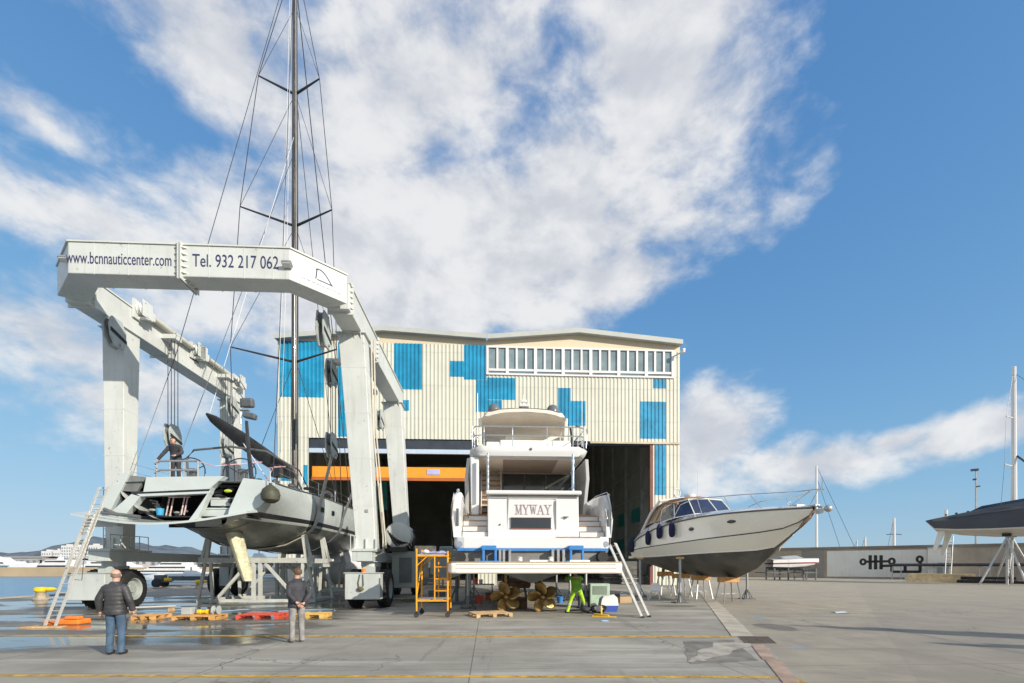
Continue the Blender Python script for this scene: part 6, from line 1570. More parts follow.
for s in (-1, 1):
    wv = Vector((1, -.25, 0)).normalized()*.17*s; b.bar(v*.38+wv+Vector((.0, -.08, 0)), v*.80+wv+Vector((0, -.08, 0)), .03, .08, up=wv)
for k in range(6): u = .64+k*.025; b.tube([v*u-wv+Vector((0, -.08, 0)), v*u+wv+Vector((0, -.08, 0))], .03, 6)
b.build('upper_section', alu, t)
b = MB(); b.tube([v*.30+Vector((.25, -.05, 0)), v*.36+Vector((.42, -.1, -.3)), v*.46+Vector((.30, -.1, -.2)), v*.6+Vector((.2, 0, 0))], .012, 5); b.build('pull_rope', wire, t)
# orange tray the ladder stands in, with a paddle
t = thing('spill_tray', 'orange plastic tray at the foot of the aluminium extension ladder', 'tray', Frame(lb.x+.1, lb.y+.25, TH))
b = MB(); b.box(-.55, .5, .0, .5, .0, .16); b.build('tray', orange_p, t, bevel=.04)
b = MB(); b.box(.1, .5, -.02, .2, .163, .26); b.build('lip', orange_p, t, bevel=.03)
t = ground_thing(35, 628, 'wood_plank', 'short pale plank lying on the ground left of the orange tray', 'plank', rz=.15)
b = MB(); b.box(-.35, .75, -.12, .12, 0, .045); b.build('plank', wood, t, bevel=.006); b = MB(); b.box(-.1, -.0, -.13, .13, .046, .06); b.build('batten', wood, t)
# the ladder to the white yacht
lb = G(645.5, 617.5); lt = MF.M @ Vector((MF.on(612, 543, .3).x, .3, MF.on(612, 543, .3).z))
t = ladder('boarding_ladder', 'worn metal ladder leaning on the right corner of the white motor yacht', lb, lt, .42, .02, 9, alu, (.75, .66, 0), dark_grey, .14)
for s in (-1, 1):
    b = MB(); w_ = Vector((.75, .66, 0)).normalized()*.21*s; b.cbox((w_.x, w_.y, .03), (.12, .16, .06)); b.build('rubber_foot', blackm, t)
# ------------------------------------------------------------------ yellow scaffold tower
a, c = G(416.5, 617.5), G(447.5, 617.5); f = Frame(a.x, a.y, TH); sw = (c-a).length; sd = 1.35
t = thing('scaffold_tower', 'yellow rolling scaffold tower beside the left corner of the white motor yacht', 'scaffold', f)
ztp = CAMH+(HZ-551)/F*a.y
def zs_(py): return CAMH+(HZ-py)/F*a.y
for x in (0, sw):
    for y in (0, sd):
        b = MB(); b.tube([(x, y, .2), (x, y, ztp+(.08 if x == 0 else .0))], .032, 10); b.build('upright', scaf_y, t, smooth=True)
        b = MB(); m = Matrix.Translation((x, y, .09)) @ Matrix.Rotation(R(90), 4, 'X') @ Matrix.Rotation(.5, 4, 'Y')
        b.lathe([(0, -.025), (.075, -.025), (.09, -.012), (.09, .012), (.075, .025), (0, .025)], 16, m); b.box(x-.03, x+.03, y-.04, y+.04, .1, .22); b.build('castor', blackm, t, smooth=True, angle=40)
xl_ = sw*.58
for y in (0, sd):
    b = MB()
    b.tube([(0, y, zs_(556)), (sw, y, zs_(556))], .028, 8); b.tube([(0, y, zs_(601)), (sw, y, zs_(601))], .028, 8)
    b.tube([(xl_, y, zs_(556)), (xl_, y, zs_(601))], .024, 8)
    for py in (567, 579, 591): b.tube([(xl_, y, zs_(py)), (sw, y, zs_(py))], .02, 8)
    b.tube([(0, y, zs_(566)), (xl_*.6, y, zs_(556))], .02, 6)
    b.build('ladder_frame', scaf_y, t, smooth=True)
b = MB()
for x in (0, sw): b.tube([(x, 0, zs_(558)), (x, sd, zs_(558))], .024, 8); b.tube([(x, 0, zs_(600)), (x, sd, zs_(600))], .024, 8)
b.tube([(0, .02, zs_(598)), (0, sd, zs_(560))], .018, 6); b.build('side_rail', scaf_y, t, smooth=True)
b = MB(); b.box(.04, sw-.04, .05, sd-.05, zs_(556)+.03, zs_(556)+.075); b.box(.04, sw-.04, .1, sd-.1, zs_(601)+.03, zs_(601)+.06); b.build('platform', M('scaffold board', (.33, .31, .28), .7, 0, .2, 4), t)
p = f.M @ Vector((0, 0, 0)); ff = Frame(p.x, p.y, TH, zs_(556)+.077)
t = thing('dust_sheet', 'crumpled blue and white sheet lying on the yellow scaffold tower', 'sheet', ff); b = MB(); rt = random.Random(8); rg = []
for i in range(9):
    rg.append([(.12+i*(sw-.2)/8, .15+j*.12, .02+rt.uniform(0, .12)*math.sin(math.pi*min(1, max(0, j/7)))) for j in range(8)])
b.loft(rg); b.build('sheet', M('lavender cloth', (.36, .35, .55), .85, 0, .4, 4), t, smooth=True)
b = MB(); b.ell((.3, .2, .08), (.12, .1, .08), 10); b.build('rag', tarp_w, t, smooth=True)
# ------------------------------------------------------------------ tools and clutter near the worker
t = ground_thing(600, 608.5, 'power_cabinet', 'pale green steel tool cabinet standing behind the worker in yellow', 'cabinet')
b = MB(); b.box(-.42, .42, 0, .5, .08, 1.05); b.build('case', M('cabinet green', (.42, .55, .42), .5, 0, .1, 3, streak=.3), t, bevel=.02)
b = MB(); b.box(-.3, .3, -.02, -.003, .6, .95); b.build('front_panel', M('cabinet panel', (.2, .25, .2), .5), t)
for x in (-.35, .25): b = MB(); b.box(x, x+.1, .02, .1, 0, .08); b.build('foot', dark_grey, t)
t = ground_thing(608, 611.5, 'carrier_bag', 'open blue and white bag of tools beside the pale green cabinet', 'bag')
b = MB(); b.loft([[(-.3, -.2, .0), (.3, -.2, 0), (.3, .2, 0), (-.3, .2, 0)], [(-.34, -.24, .25), (.36, -.22, .25), (.35, .24, .25), (-.34, .22, .25)]], True, caps=(True, False)); b.build('blue_base', M('bag blue', (.04, .09, .4), .6), t, smooth=True)
b = MB(); b.loft([[(-.345, -.245, .25), (.365, -.225, .25), (.355, .245, .25), (-.345, .225, .25)], [(-.3, -.26, .5), (.33, -.2, .55), (.3, .22, .6), (-.3, .2, .52)], [(-.2, -.1, .6), (.2, -.1, .68), (.22, .12, .66), (-.2, .1, .62)]], True, caps=(False, True)); b.build('white_top', tarp_w, t, smooth=True)
t = ground_thing(594, 613.5, 'tool_bag', 'black and grey tool bag slumped on the ground by the worker in yellow', 'bag')
b = MB(); rt = random.Random(2)
for k in range(6): b.ell((rt.uniform(-.4, .35), rt.uniform(-.1, .2), .14+rt.uniform(0, .1)), (rt.uniform(.16, .26), .18, rt.uniform(.1, .17)), 10)
b.build('bag', M('bag black', (.03, .03, .035), .7, 0, .8, 5), t, smooth=True)
b = MB(); b.ell((.12, -.14, .2), (.2, .12, .12), 10); b.ell((-.0, .0, .32), (.14, .1, .08), 8); b.build('folded_cloth', M('cloth grey', (.45, .45, .44), .8), t, smooth=True)
t = ground_thing(606, 617.0, 'orange_lance', 'orange and yellow hand tool lying in front of the black bag', 'hand tool', rz=-.4)
b = MB(); b.tube([(-.5, .3, .05), (-.1, .05, .05), (.1, 0, .05)], .035, 8); b.box(-.5, .35, -.06, .05, 0, .03); b.tube([(-.2, .2, .05), (-.25, .35, .35)], .03, 6); b.build('body', yellow_p, t, smooth=True, angle=40)
t = ground_thing(586, 608, 'white_crate', 'white crate of cans standing behind the legs of the worker', 'crate')
b = MB(); b.box(-.3, .3, 0, .4, .55, .75); b.box(-.28, .28, .02, .38, 0, .5); b.build('crate', dark_grey, t, bevel=.02); b = MB()
for k in range(4): b.lathe([(.055, 0), (.06, .02), (.06, .14), (.03, .17), (0, .17)], 10, Matrix.Translation((-.22+k*.15, .1, .752)))
b.build('can', gel_white, t, smooth=True)
for i, (px, py, lab) in enumerate(((641, 600, 'white plastic chair nearest the ladder, beneath the stern of the cream cruiser'), (655, 599, 'white plastic chair right of another, beneath the stern of the cream cruiser'))):
    if i == 0:
        ch = ground_thing(px, py, 'plastic_chair', lab, 'chair', 'white plastic chairs under the cream cruiser', .6)
        b = MB(); b.box(-.24, .24, -.24, .24, .40, .44); b.build('seat', gel_white, ch, bevel=.02)
        b = MB(); b.loft([[(-.24, .22, .44), (.24, .22, .44)], [(-.25, .27, .65), (.25, .27, .65)], [(-.2, .33, .85), (.2, .33, .85)]]); bk = b.build('backrest', gel_white, ch); bk.modifiers.new('t', 'SOLIDIFY').thickness = .02
        for sx in (-1, 1):
            for sy in (-1, 1): b = MB(); b.bar((sx*.26, sy*.26, 0), (sx*.22, sy*.22, .41), .045); b.build('leg', gel_white, ch)
    else: g = G(px, py); dup(ch, (g.x, g.y, 0), -.4, lab)
t = ground_thing(461, 604, 'hydraulic_jack', 'dark steel jack stand with blue base between the scaffold and the propellers', 'jack')
b = MB(); b.box(-.6, .6, -.3, .3, 0, .14); b.build('base', M('jack blue grey', (.08, .12, .15), .5), t, bevel=.02); b = MB(); b.tube([(-.2, 0, .14), (-.2, 0, 1.2)], .08, 8); b.tube([(.25, 0, .14), (.25, 0, 1.35)], .05, 8); b.tube([(-.5, .1, .14), (-.2, 0, .9)], .04, 6); b.build('column', dark_grey, t, smooth=True)
t = ground_thing(483, 606, 'work_trestle', 'grey and red trestle with pots standing left of the left propeller', 'trestle')
b = MB(); b.box(-.5, .5, -.2, .2, .95, 1.0); b.build('top', M('trestle grey', (.4, .38, .36), .6), t)
for sx in (-1, 1):
    for sy in (-1, 1): b = MB(); b.bar((sx*.48, sy*.28, 0), (sx*.4, sy*.12, .95), .05); b.build('leg', dark_grey, t)
if 1: b = MB(); b.lathe([(.08, 0), (.09, .2), (0, .2)], 12, Matrix.Translation((-.1, 0, 1.0))); b.build('pot', gel_white, t, smooth=True); b = MB(); b.lathe([(.08, 0), (.08, .25), (0, .25)], 12, Matrix.Translation((-.32, 0, 1.0))); b.build('can', red_paint, t, smooth=True)
# more of the job under the white yacht: tubs, boxes, hoses
def tub(px, py, r, h, mat, label, nm='bucket'):
    t = ground_thing(px, py, nm, label, 'bucket'); b = MB(); b.lathe([(0, .01), (r*.8, 0), (r, h), (r*1.06, h), (r*1.06, h+.02), (r*.94, h+.02), (r*.74, .04), (0, .04)], 18); b.build('shell', mat, t, smooth=True, angle=40)
    b = MB(); b.tube([(-r, 0, h), (-r*.7, -.08, h+r*.7), (0, -.1, h+r*.95), (r*.7, -.08, h+r*.7), (r, 0, h)], .008, 5); b.build('handle', steel, t)
tub(470, 601, .16, .3, gel_white, 'white bucket beside the dark jack stand under the white yacht')
tub(479, 603.5, .2, .34, red_paint, 'red bucket in front of the grey and red trestle')
tub(560, 603, .16, .3, blue_tape, 'blue bucket just left of the worker in yellow')
tub(524, 600, .2, .4, dark_grey, 'dark drum in the shade behind the timber block between the propellers')
def toolbox(px, py, w_, d_, h_, mat, label, rz=.1):
    t = ground_thing(px, py, 'tool_box', label, 'box', rz=rz); b = MB(); b.box(-w_/2, w_/2, 0, d_, 0, h_*.7); b.build('case', mat, t, bevel=.015)
    b = MB(); b.box(-w_/2-.01, w_/2+.01, -.01, d_+.01, h_*.7+.004, h_); b.build('lid', dark_grey, t, bevel=.015); b = MB(); b.tube([(-w_*.25, d_/2, h_), (-w_*.22, d_/2, h_+.06), (w_*.22, d_/2, h_+.06), (w_*.25, d_/2, h_)], .012, 6); b.build('handle', steel, t)
toolbox(491, 600, .6, .35, .4, red_paint, 'red tool box behind the left bronze propeller')
toolbox(590, 601, .8, .5, .8, M('locker blue', (.05, .12, .22), .5, 0, .1, 3), 'blue steel locker in the shade behind the worker in yellow', 0)
toolbox(626, 603, .7, .4, .45, M('cardboard', (.42, .29, .16), .8, 0, .1, 3), 'cardboard coloured case left of the leaning ladder, deep under the yacht', .4)
toolbox(437, 603, .8, .5, .6, dark_grey, 'dark case on the ground behind the yellow scaffold tower', .2)
g0 = G(568, 611); t = thing('air_hose', 'thin dark air hose snaking on the ground past the feet of the worker in yellow', 'hose', Frame(g0.x, g0.y, 0)); b = MB()
b.tube([(math.sin(k*.7)*.25+k*.16-1.2, math.cos(k*.9)*.2+.02*k, .018) for k in range(18)], .016, 6); b.build('hose', blackm, t, smooth=True)
g0 = G(330, 612); t = thing('water_hose', 'long pale blue water hose lying in loops on the wet concrete behind the pallets', 'hose', Frame(g0.x, g0.y, 0)); b = MB()
b.tube([(-k*.35+math.sin(k*1.1)*.2, .5+math.sin(k*.8)*.45, .02) for k in range(26)], .02, 6); b.build('hose', M('hose pale blue', (.2, .35, .5), .5), t, smooth=True)
# litter on the asphalt
t = ground_thing(841, 613.0, 'paper_sheet', 'scrap of white paper lying alone on the asphalt at right', 'paper'); b = MB(); b.loft([[(-.3, -.15, .01), (.3, -.2, .04)], [(-.25, .0, .05), (.32, .05, .012)], [(-.3, .2, .012), (.28, .2, .05)]]); b.build('sheet', gel_white, t)
t = ground_thing(604, 621.5, 'blue_rag', 'tiny pale blue rag on the concrete in front of the tools', 'rag'); b = MB(); b.ell((0, 0, .02), (.13, .07, .03), 10); b.ell((.1, .05, .015), (.08, .06, .02), 8); b.build('cloth', M('pale blue cloth', (.35, .5, .7), .8), t, smooth=True)
# ------------------------------------------------------------------ wrapped boats and half-built things around the doorway
def lump(b, c, rad, seed, n=18):
    rt = random.Random(seed); k = 9; rings = []
    ph = [rt.uniform(0, 6) for _ in range(4)]
    for i in range(k+1):
        th = math.pi*i/k; rings.append([(c[0]+rad[0]*math.sin(th)*math.cos(2*math.pi*j/n)*(1+.08*math.sin(3*2*math.pi*j/n+ph[0])), c[1]+rad[1]*math.sin(th)*math.sin(2*math.pi*j/n)*(1+.06*math.sin(4*th+ph[1])), c[2]-rad[2]*math.cos(th)*(1+.05*math.sin(5*2*math.pi*j/n+ph[2]))) for j in range(n)])
    b.loft([r+[r[0]] for r in rings])
p = W(333, 572, 35); t = thing('wrapped_boat', 'boat wrapped in white tarpaulin behind the right legs of the gantry hoist', 'boat', Frame(p.x, p.y, TH))
b = MB(); lump(b, (0, 1.5, 2.2), (1.9, 3.0, 1.75), 3); b.build('tarpaulin', tarp_w, t, smooth=True); b = MB()
for s in (-1, 1):
    for y in (0, 3): b.box(s*.8-.08, s*.8+.08, y-.08, y+.08, 0, .9)
b.build('prop', wood, t)
p = W(447, 560, 38); t = thing('covered_launch', 'grey covered launch parked in the dark doorway behind the scaffold tower', 'boat', Frame(p.x, p.y, TH))
b = MB(); b.loft([[(-1.3, 0, 1.2), (-1.3, 0, 2.3), (-.9, 0, 2.5), (.9, 0, 2.5), (1.3, 0, 2.3), (1.3, 0, 1.2), (0, 0, .7)], [(-1.3, 5, 1.3), (-1.4, 5, 2.5), (-.9, 5, 2.8), (.9, 5, 2.8), (1.4, 5, 2.5), (1.3, 5, 1.3), (0, 5, .7)], [(-.1, 8, 2.2), (-.1, 8, 2.7), (-.1, 8, 2.8), (.1, 8, 2.8), (.1, 8, 2.7), (.1, 8, 2.2), (0, 8, 2.1)]], True, caps=(True, True)); b.build('hull', M('launch grey', (.28, .32, .32), .5, 0, .08, 1), t, smooth=True, angle=40)
b = MB(); b.box(-.7, .7, .8, 3, 2.5, 3.4); b.build('cover', M('launch cover', (.2, .25, .25), .7), t, bevel=.15); b = MB()
for s in (-1, 1):
    for y in (.5, 4): b.box(s*.7-.07, s*.7+.07, y-.07, y+.07, 0, 1.2)
b.build('prop', wood, t)
for i, (px, d, hgt, lab) in enumerate(((425, 47, 3.2, 'stacked dark crates inside the left doorway behind the engine house'), (612, 50, 2.6, 'stacked dark crates inside the hall right of the white motor yacht'), (630, 47, 1.6, 'low crate pile just inside the right doorway behind the cream cruiser'))):
    p = W(px, 560, d); t = thing('crate_stack', lab, 'crates', Frame(p.x, p.y, TH)); rt = random.Random(i)
    b = MB(); z = 0
    while z < hgt:
        h = rt.uniform(.5, .9); x = rt.uniform(-.2, .2); b.box(-1.1+x, 1.0+x, -.5, .6, z+.01, z+h); z += h+.01
    b.build('crate', M('crate dark', (.12, .115, .10), .8, 0, .4, 2), t, bevel=.02)
    b = MB(); b.box(-1.0, .9, -.55, -.51, .1, .2); b.box(-1.0, .9, -.55, -.51, .55, .62); b.build('strap', steel, t)
# ------------------------------------------------------------------ across the water
sand = M('far quay stone', (.42, .32, .20), .85, 0, .2, .03, streak=.3)
b = MB(); b.prism([(-900, 158, -3), (-62, 158, -3), (-60, 170, -3), (-900, 170, -3)], (0, 0, 4.35)); tag(b.build('far_quay', sand), kind='structure')
hm = M('haze blue scrub', (.10, .13, .16), .95, 0, .3, .006)  # distant haze put into the hill colour as grey-blue
b = MB(); rt = random.Random(21); rg = []
for j, (yo, hs) in enumerate(((0, 0), (250, .75), (600, 1), (1100, .6), (1500, 0))):
    row = []
    for i in range(70):
        u = i/69; x = -5200+u*3700; e = math.exp(-((u-.50)/.11)**2)*1.0+.62*math.exp(-((u-.68)/.10)**2)+.45*math.exp(-((u-.25)/.18)**2)+.10
        row.append((x*(1+yo/9000), 3600+yo, 215*hs*e*(1+.05*math.sin(i*1.7+j))+3*rt.random()*hs-2))
    rg.append(row)
b.loft(rg); tag(b.build('hills', hm, smooth=True, angle=80), kind='structure')
ssm = M('superyacht white', (.78, .78, .77), .35, 0, .04, .2); ssd = glass('superyacht windows', (.03, .035, .04), .1)
def superyacht(px0, px1, d, hgt, label, tiers=3, flip=False, red=None):
    p0, p1 = W(px0, 570, d), W(px1, 570, d); L = p1.x-p0.x; f = Frame((p0.x+p1.x)/2, d, 0 if not flip else math.pi, -1.6); t = thing('moored_yacht', label, 'yacht', f, 'yachts moored across the water')
    bw = L*.12; b = MB(); hh = hgt*.36
    b.loft([[(-L/2, -bw, .0), (-L/2, bw, 0), (-L/2-L*.01, bw, hh*.75), (-L/2-L*.01, -bw, hh*.75)], [(0, -bw, 0), (0, bw, 0), (0, bw*1.1, hh*.85), (0, -bw*1.1, hh*.85)], [(L*.4, -bw*.3, 0), (L*.4, bw*.3, 0), (L*.46, bw*.5, hh), (L*.46, -bw*.5, hh)], [(L*.44, -.05, 0), (L*.44, .05, 0), (L*.52, .05, hh*1.05), (L*.52, -.05, hh*1.05)]], True, caps=(True, True))
    b.build('hull', [red or ssm], t)
    b = MB(); w_ = MB(); z = hh*.8; th = (hgt-hh)*.8/tiers
    for k in range(tiers):
        a = -L*.44+k*L*.06; c = L*(.30-k*.13); y = bw*(.95-k*.18)
        b.prism([(a, -y, z+th*.25), (c, -y, z+th*.25), (c-th*.9, -y, z+th), (a, -y, z+th)], (0, 2*y, 0)); b.box(a-L*.04, c+.3, -y-.4, y+.4, z+th*.02, z+th*.22)
        w_.prism([(a+L*.06, -y-.06, z+th*.42), (c-th*.5, -y-.06, z+th*.42), (c-th*.8, -y-.06, z+th*.8), (a+L*.06, -y-.06, z+th*.8)], (0, 2*y+.12, 0)); z += th
    s = b.build('superstructure', ssm, t); w_.build('window_band', ssd, s)
    b = MB(); m0 = -L*.14; b.prism([(m0-1, -.4, z), (m0+1.4, -.4, z), (m0+.4, -.4, z+(hgt-hh)*.25), (m0-.6, -.4, z+(hgt-hh)*.25)], (0, .8, 0)); b.tube([(m0, 0, z), (m0, 0, z+(hgt-hh)*.5)], .12, 6); b.build('mast', ssm, t)
    return t
superyacht(-60, 37, 190, 12.5, 'largest white superyacht moored at the left edge of the picture', 4)
superyacht(30, 78, 200, 7.5, 'lower white yacht moored right of the largest superyacht', 2, True)
superyacht(84, 152, 185, 8.2, 'white yacht moored behind the left leg of the gantry hoist', 3)
superyacht(126, 204, 120, 5.4, 'white motor yacht lying beyond the hoist sill beam', 3, True)
superyacht(166, 236, 66, 2.9, 'small white and orange workboat beyond the far quay edge', 1, False, M('workboat orange', (.62, .30, .10), .5, 0, .3, .5))
superyacht(236, 300, 75, 5.6, 'white yacht seen through the cradle under the grey sailing yacht', 2)
superyacht(206, 262, 90, 3.3, 'low red and white launch lying beyond the cradle', 1, True, M('launch red', (.5, .12, .07), .5))
tower_m = M('tower block render', (.62, .60, .57), .7, 0, .06, .05, streak=.2); tw = glass('tower block windows', (.16, .19, .22), .3)
for i, (px, w_, top, lab) in enumerate(((46, 9, 551, 'leftmost pale tower block across the harbour'), (57, 8, 550, 'pale tower block right of the leftmost one across the harbour'), (66, 9, 545.5, 'pale tower block seen just left of the extension ladder'), (77, 9, 546, 'pale tower block seen behind the extension ladder'), (86, 7, 549, 'pale tower block right of the extension ladder, lower than its neighbour'), (93, 9, 545, 'tall pale tower block nearest the left leg of the hoist'))):
    p = W(px, 560, 520); f = Frame(p.x, p.y, .1, 0); t = thing('tower_block', lab, 'building', f, 'tower blocks across the harbour'); hw = w_/2/F*520; zt = CAMH+(HZ-top)/F*520
    b = MB(); b.box(-hw, hw, 0, 12, 0, zt); b.box(-hw*.4, hw*.4, 3, 7, zt, zt+1.6); b.build('wall', tower_m, t)
    for fl in range(int(zt/3.2)):
        b = MB()
        for k in range(4): x = -hw+hw*2*(k+.5)/4; b.box(x-.55, x+.55, -.08, -.02, 1.2+fl*3.2, 2.7+fl*3.2)
        b.build('window', tw, t)
for i, (px0, px1, top, col, lab) in enumerate(((-20, 42, 558, (.35, .33, .30), 'long low warehouse behind the superyacht across the water'), (40, 74, 560, (.45, .48, .47), 'glass fronted harbour building behind the far quay'), (96, 150, 556, (.5, .46, .42), 'broad pale building behind the yachts near the hoist leg'), (150, 270, 559, (.42, .38, .35), 'low harbour shed behind the yachts seen under the sailing yacht'))):
    p0, p1 = W(px0, 560, 300), W(px1, 560, 300); f = Frame(p0.x, 300, 0, 1.0); t = thing('harbour_building', lab, 'building', f); L = p1.x-p0.x; zt = CAMH+(HZ-top)/F*300-1
    b = MB(); b.box(0, L, 0, 15, 0, zt); b.build('wall', M('harbour wall %d' % i, col, .8, 0, .12, .1), t)
    b = MB(); b.prism([(-.5, -.5, zt), (L+.5, -.5, zt), (L+.5, 7.5, zt+1.2), (-.5, 7.5, zt+1.2)], (0, 0, .15)); b.prism([(-.5, 7.5, zt+1.2), (L+.5, 7.5, zt+1.2), (L+.5, 15.5, zt), (-.5, 15.5, zt)], (0, 0, .15)); b.build('roof', M('harbour roof', (.3, .28, .27), .7), t)
    for k in range(int(L/4)):
        b = MB(); b.box(1+k*4, 3+k*4, -.08, -.01, zt*.3, zt*.75); b.build('window', tw, t)
b = MB()
# ------------------------------------------------------------------ people
def person(label, fr, pose, col, hair_m, sc=1.0, hood=None, face_yaw=0, quilt=False):
    """one continuous body grown over a skeleton; clothes are thicker skins over it, hair a cap"""
    t = thing('person', label, 'person', fr)
    P = {k: Vector(v)*sc for k, v in pose.items()}
    def grow(spec, edges, name, mat, par, sub=2, root=0):
        names = list(spec); idx = {n: i for i, n in enumerate(names)}
        me = skin_mesh([P[n] if n in P else Vector(spec[n][1])*sc for n in names], [(idx[a], idx[c]) for a, c in edges], [tuple(r*sc for r in (spec[n][0] if isinstance(spec[n][0], tuple) else (spec[n][0],)*2)) for n in names], sub, root)
        return mesh_obj(me, name, mat, par)
    mid = lambda a, c, u=.5: P[a].lerp(P[c], u)
    for s in ('l', 'r'):
        P['calf_'+s] = mid('knee_'+s, 'ankle_'+s, .3); P['fore_'+s] = mid('elbow_'+s, 'wrist_'+s, .35); P['thigh_'+s] = mid('hip_'+s, 'knee_'+s, .35)
        hd = (P['wrist_'+s]-mid('elbow_'+s, 'wrist_'+s)).normalized(); P['palm_'+s] = P['wrist_'+s]+hd*.07*sc
    B = {'pelvis': (.07,), 'spine': (.09,), 'chest': (.125,), 'neck': (.055,), 'jaw': (.068,), 'brow': (.094,), 'crown': (.085,)}
    P['top'] = P['crown']+(P['crown']-P['brow']).normalized()*.05*sc; B['top'] = (.05,)
    E = [('pelvis', 'spine'), ('spine', 'chest'), ('chest', 'neck'), ('neck', 'jaw'), ('jaw', 'brow'), ('brow', 'crown'), ('crown', 'top')]
    for s in ('l', 'r'):
        B.update({'shoulder_'+s: (.06,), 'elbow_'+s: (.042,), 'fore_'+s: (.042,), 'wrist_'+s: (.026,), 'palm_'+s: ((.038, .02),), 'hip_'+s: (.07,), 'thigh_'+s: (.078,), 'knee_'+s: (.055,), 'calf_'+s: (.056,), 'ankle_'+s: (.038,), 'toe_'+s: (.032,)})
        E += [('chest', 'shoulder_'+s), ('shoulder_'+s, 'elbow_'+s), ('elbow_'+s, 'fore_'+s), ('fore_'+s, 'wrist_'+s), ('wrist_'+s, 'palm_'+s), ('pelvis', 'hip_'+s), ('hip_'+s, 'thigh_'+s), ('thigh_'+s, 'knee_'+s), ('knee_'+s, 'calf_'+s), ('calf_'+s, 'ankle_'+s), ('ankle_'+s, 'toe_'+s)]
    body = grow(B, E, 'body', skin_m, t)
    # five fingers per hand, nose and ears joined into the body mesh
    b = MB()
    for s in ('l', 'r'):
        d = (P['palm_'+s]-P['wrist_'+s]).normalized(); side = Vector((1, 0, 0)) if abs(d.x) < .8 else Vector((0, 1, 0)); side = (side-d*side.dot(d)).normalized(); n = d.cross(side)
        sg = 1 if s == 'r' else -1; curl = n if n.y*1 > 0 else -n
        for k, ln in enumerate((.062, .074, .078, .066)):
            o = P['palm_'+s]+side*((k-1.5)*.019*sc*sg)+d*.012*sc
            b.tube([o, o+d*ln*.45*sc+curl*.006*sc, o+d*ln*.8*sc+curl*.022*sc, o+d*ln*.95*sc+curl*.036*sc], .0095*sc, 6, r2=.007*sc)
        o = P['wrist_'+s]+d*.03*sc-side*.028*sc*sg; b.tube([o, o+(d*.03-side*.018*sg+curl*.008)*sc, o+(d*.058-side*.02*sg+curl*.02)*sc], .011*sc, 6, r2=.008*sc)
    hd = P['crown']-P['jaw']; up = hd.normalized(); fw = Matrix.Rotation(face_yaw, 3, 'Z') @ Vector((0, 1, 0)); fw = (fw-up*fw.dot(up)).normalized(); rt_ = fw.cross(up).normalized()
    hc = P['brow']
    b.ell(hc+fw*.088*sc-up*.018*sc, (.014*sc, .02*sc, .024*sc), 8)
    for s in (-1, 1): b.ell(hc+rt_*s*.083*sc-up*.012*sc, (.012*sc, .02*sc, .032*sc), 8)
    me2 = bpy.data.meshes.new('x'); bmesh.ops.recalc_face_normals(b.bm, faces=b.bm.faces); b.bm.to_mesh(me2); b.bm.free()
    bm = bmesh.new(); bm.from_mesh(body.data); bm.from_mesh(me2); bm.to_mesh(body.data); bm.free(); bpy.data.meshes.remove(me2)
    for p in body.data.polygons: p.use_smooth = True
    b = MB()
    for s in (-1, 1): b.ell(hc+fw*.078*sc+rt_*s*.031*sc+up*.004*sc, (.011*sc, .008*sc, .007*sc), 8)
    b.ell(hc+fw*.073*sc-up*.062*sc, (.024*sc, .007*sc, .006*sc), 8); b.build('facial_features', M('eyes and lips', (.12, .05, .04), .4), body, smooth=True)
    # clothes
    path = [P['pelvis']+Vector((0, 0, -.13*sc)), P['pelvis'], P['spine'], P['chest'], mid('chest', 'neck', .45), mid('chest', 'neck', .72), mid('chest', 'neck', 1.05)]
    RR = [(.20, .160), (.197, .156), (.192, .142), (.212, .145), (.195, .125), (.125, .098), (.078, .078)]
    b = MB(); rings = []; n = 28; N = 40; ph = [random.uniform(0, 6) for _ in range(4)]
    for k in range(N+1):
        u = k/N*(len(path)-1); a = min(int(u), len(path)-2); f = u-a
        c = path[a].lerp(path[a+1], f); rx = RR[a][0]+(RR[a+1][0]-RR[a][0])*f; ry = RR[a][1]+(RR[a+1][1]-RR[a][1])*f
        q = 1+(.045*abs(math.sin(c.z/sc*math.pi/.085))-.02 if quilt else .012*math.sin(c.z*31+ph[0])*math.sin(c.z*17+ph[1]))
        rings.append([c+Vector((rx*q*sc*math.cos(v_)*(1+.02*math.sin(3*v_+c.z*14+ph[2])), ry*q*sc*math.sin(v_)*(1+.025*math.sin(2*v_+c.z*19+ph[3])), 0)) for v_ in [2*math.pi*m_/n for m_ in range(n)]])
    b.loft(rings, True, caps=(True, True))
    for s in ('l', 'r'):
        sh = P['shoulder_'+s].lerp(P['chest']+Vector((0, 0, .05*sc)), .12); el = P['elbow_'+s]; cu = mid('elbow_'+s, 'wrist_'+s, .95)
        pts = [sh.lerp(P['chest'], .35)]; M_ = 22; rad = []
        for k in range(M_+1):
            w_ = k/M_; pts.append(sh.lerp(el, w_*2) if w_ < .5 else el.lerp(cu, w_*2-1))
        for k in range(2):
            pts = [pts[0]]+[(pts[m_-1]+pts[m_]*2+pts[m_+1])/4 for m_ in range(1, len(pts)-1)]+[pts[-1]]
        for a, (p, q_) in enumerate(zip(pts, pts[1:])):
            w_ = a/len(pts); r = (.078-.026*w_)*sc*(1+(.06*abs(math.sin(a*1.05)) if quilt else .05*math.sin(a*1.3+ph[0])*(1 if w_ > .35 else .4)))
            b.tube([p-(q_-p)*.3, q_+(q_-p)*.3], r, 14)
    jo = b.build('jacket', col[0], t)
    rm = jo.modifiers.new('r', 'REMESH'); rm.mode = 'VOXEL'; rm.voxel_size = .011*sc
    sm = jo.modifiers.new('s', 'SMOOTH'); sm.iterations = 2 if quilt else 4; sm.factor = .5
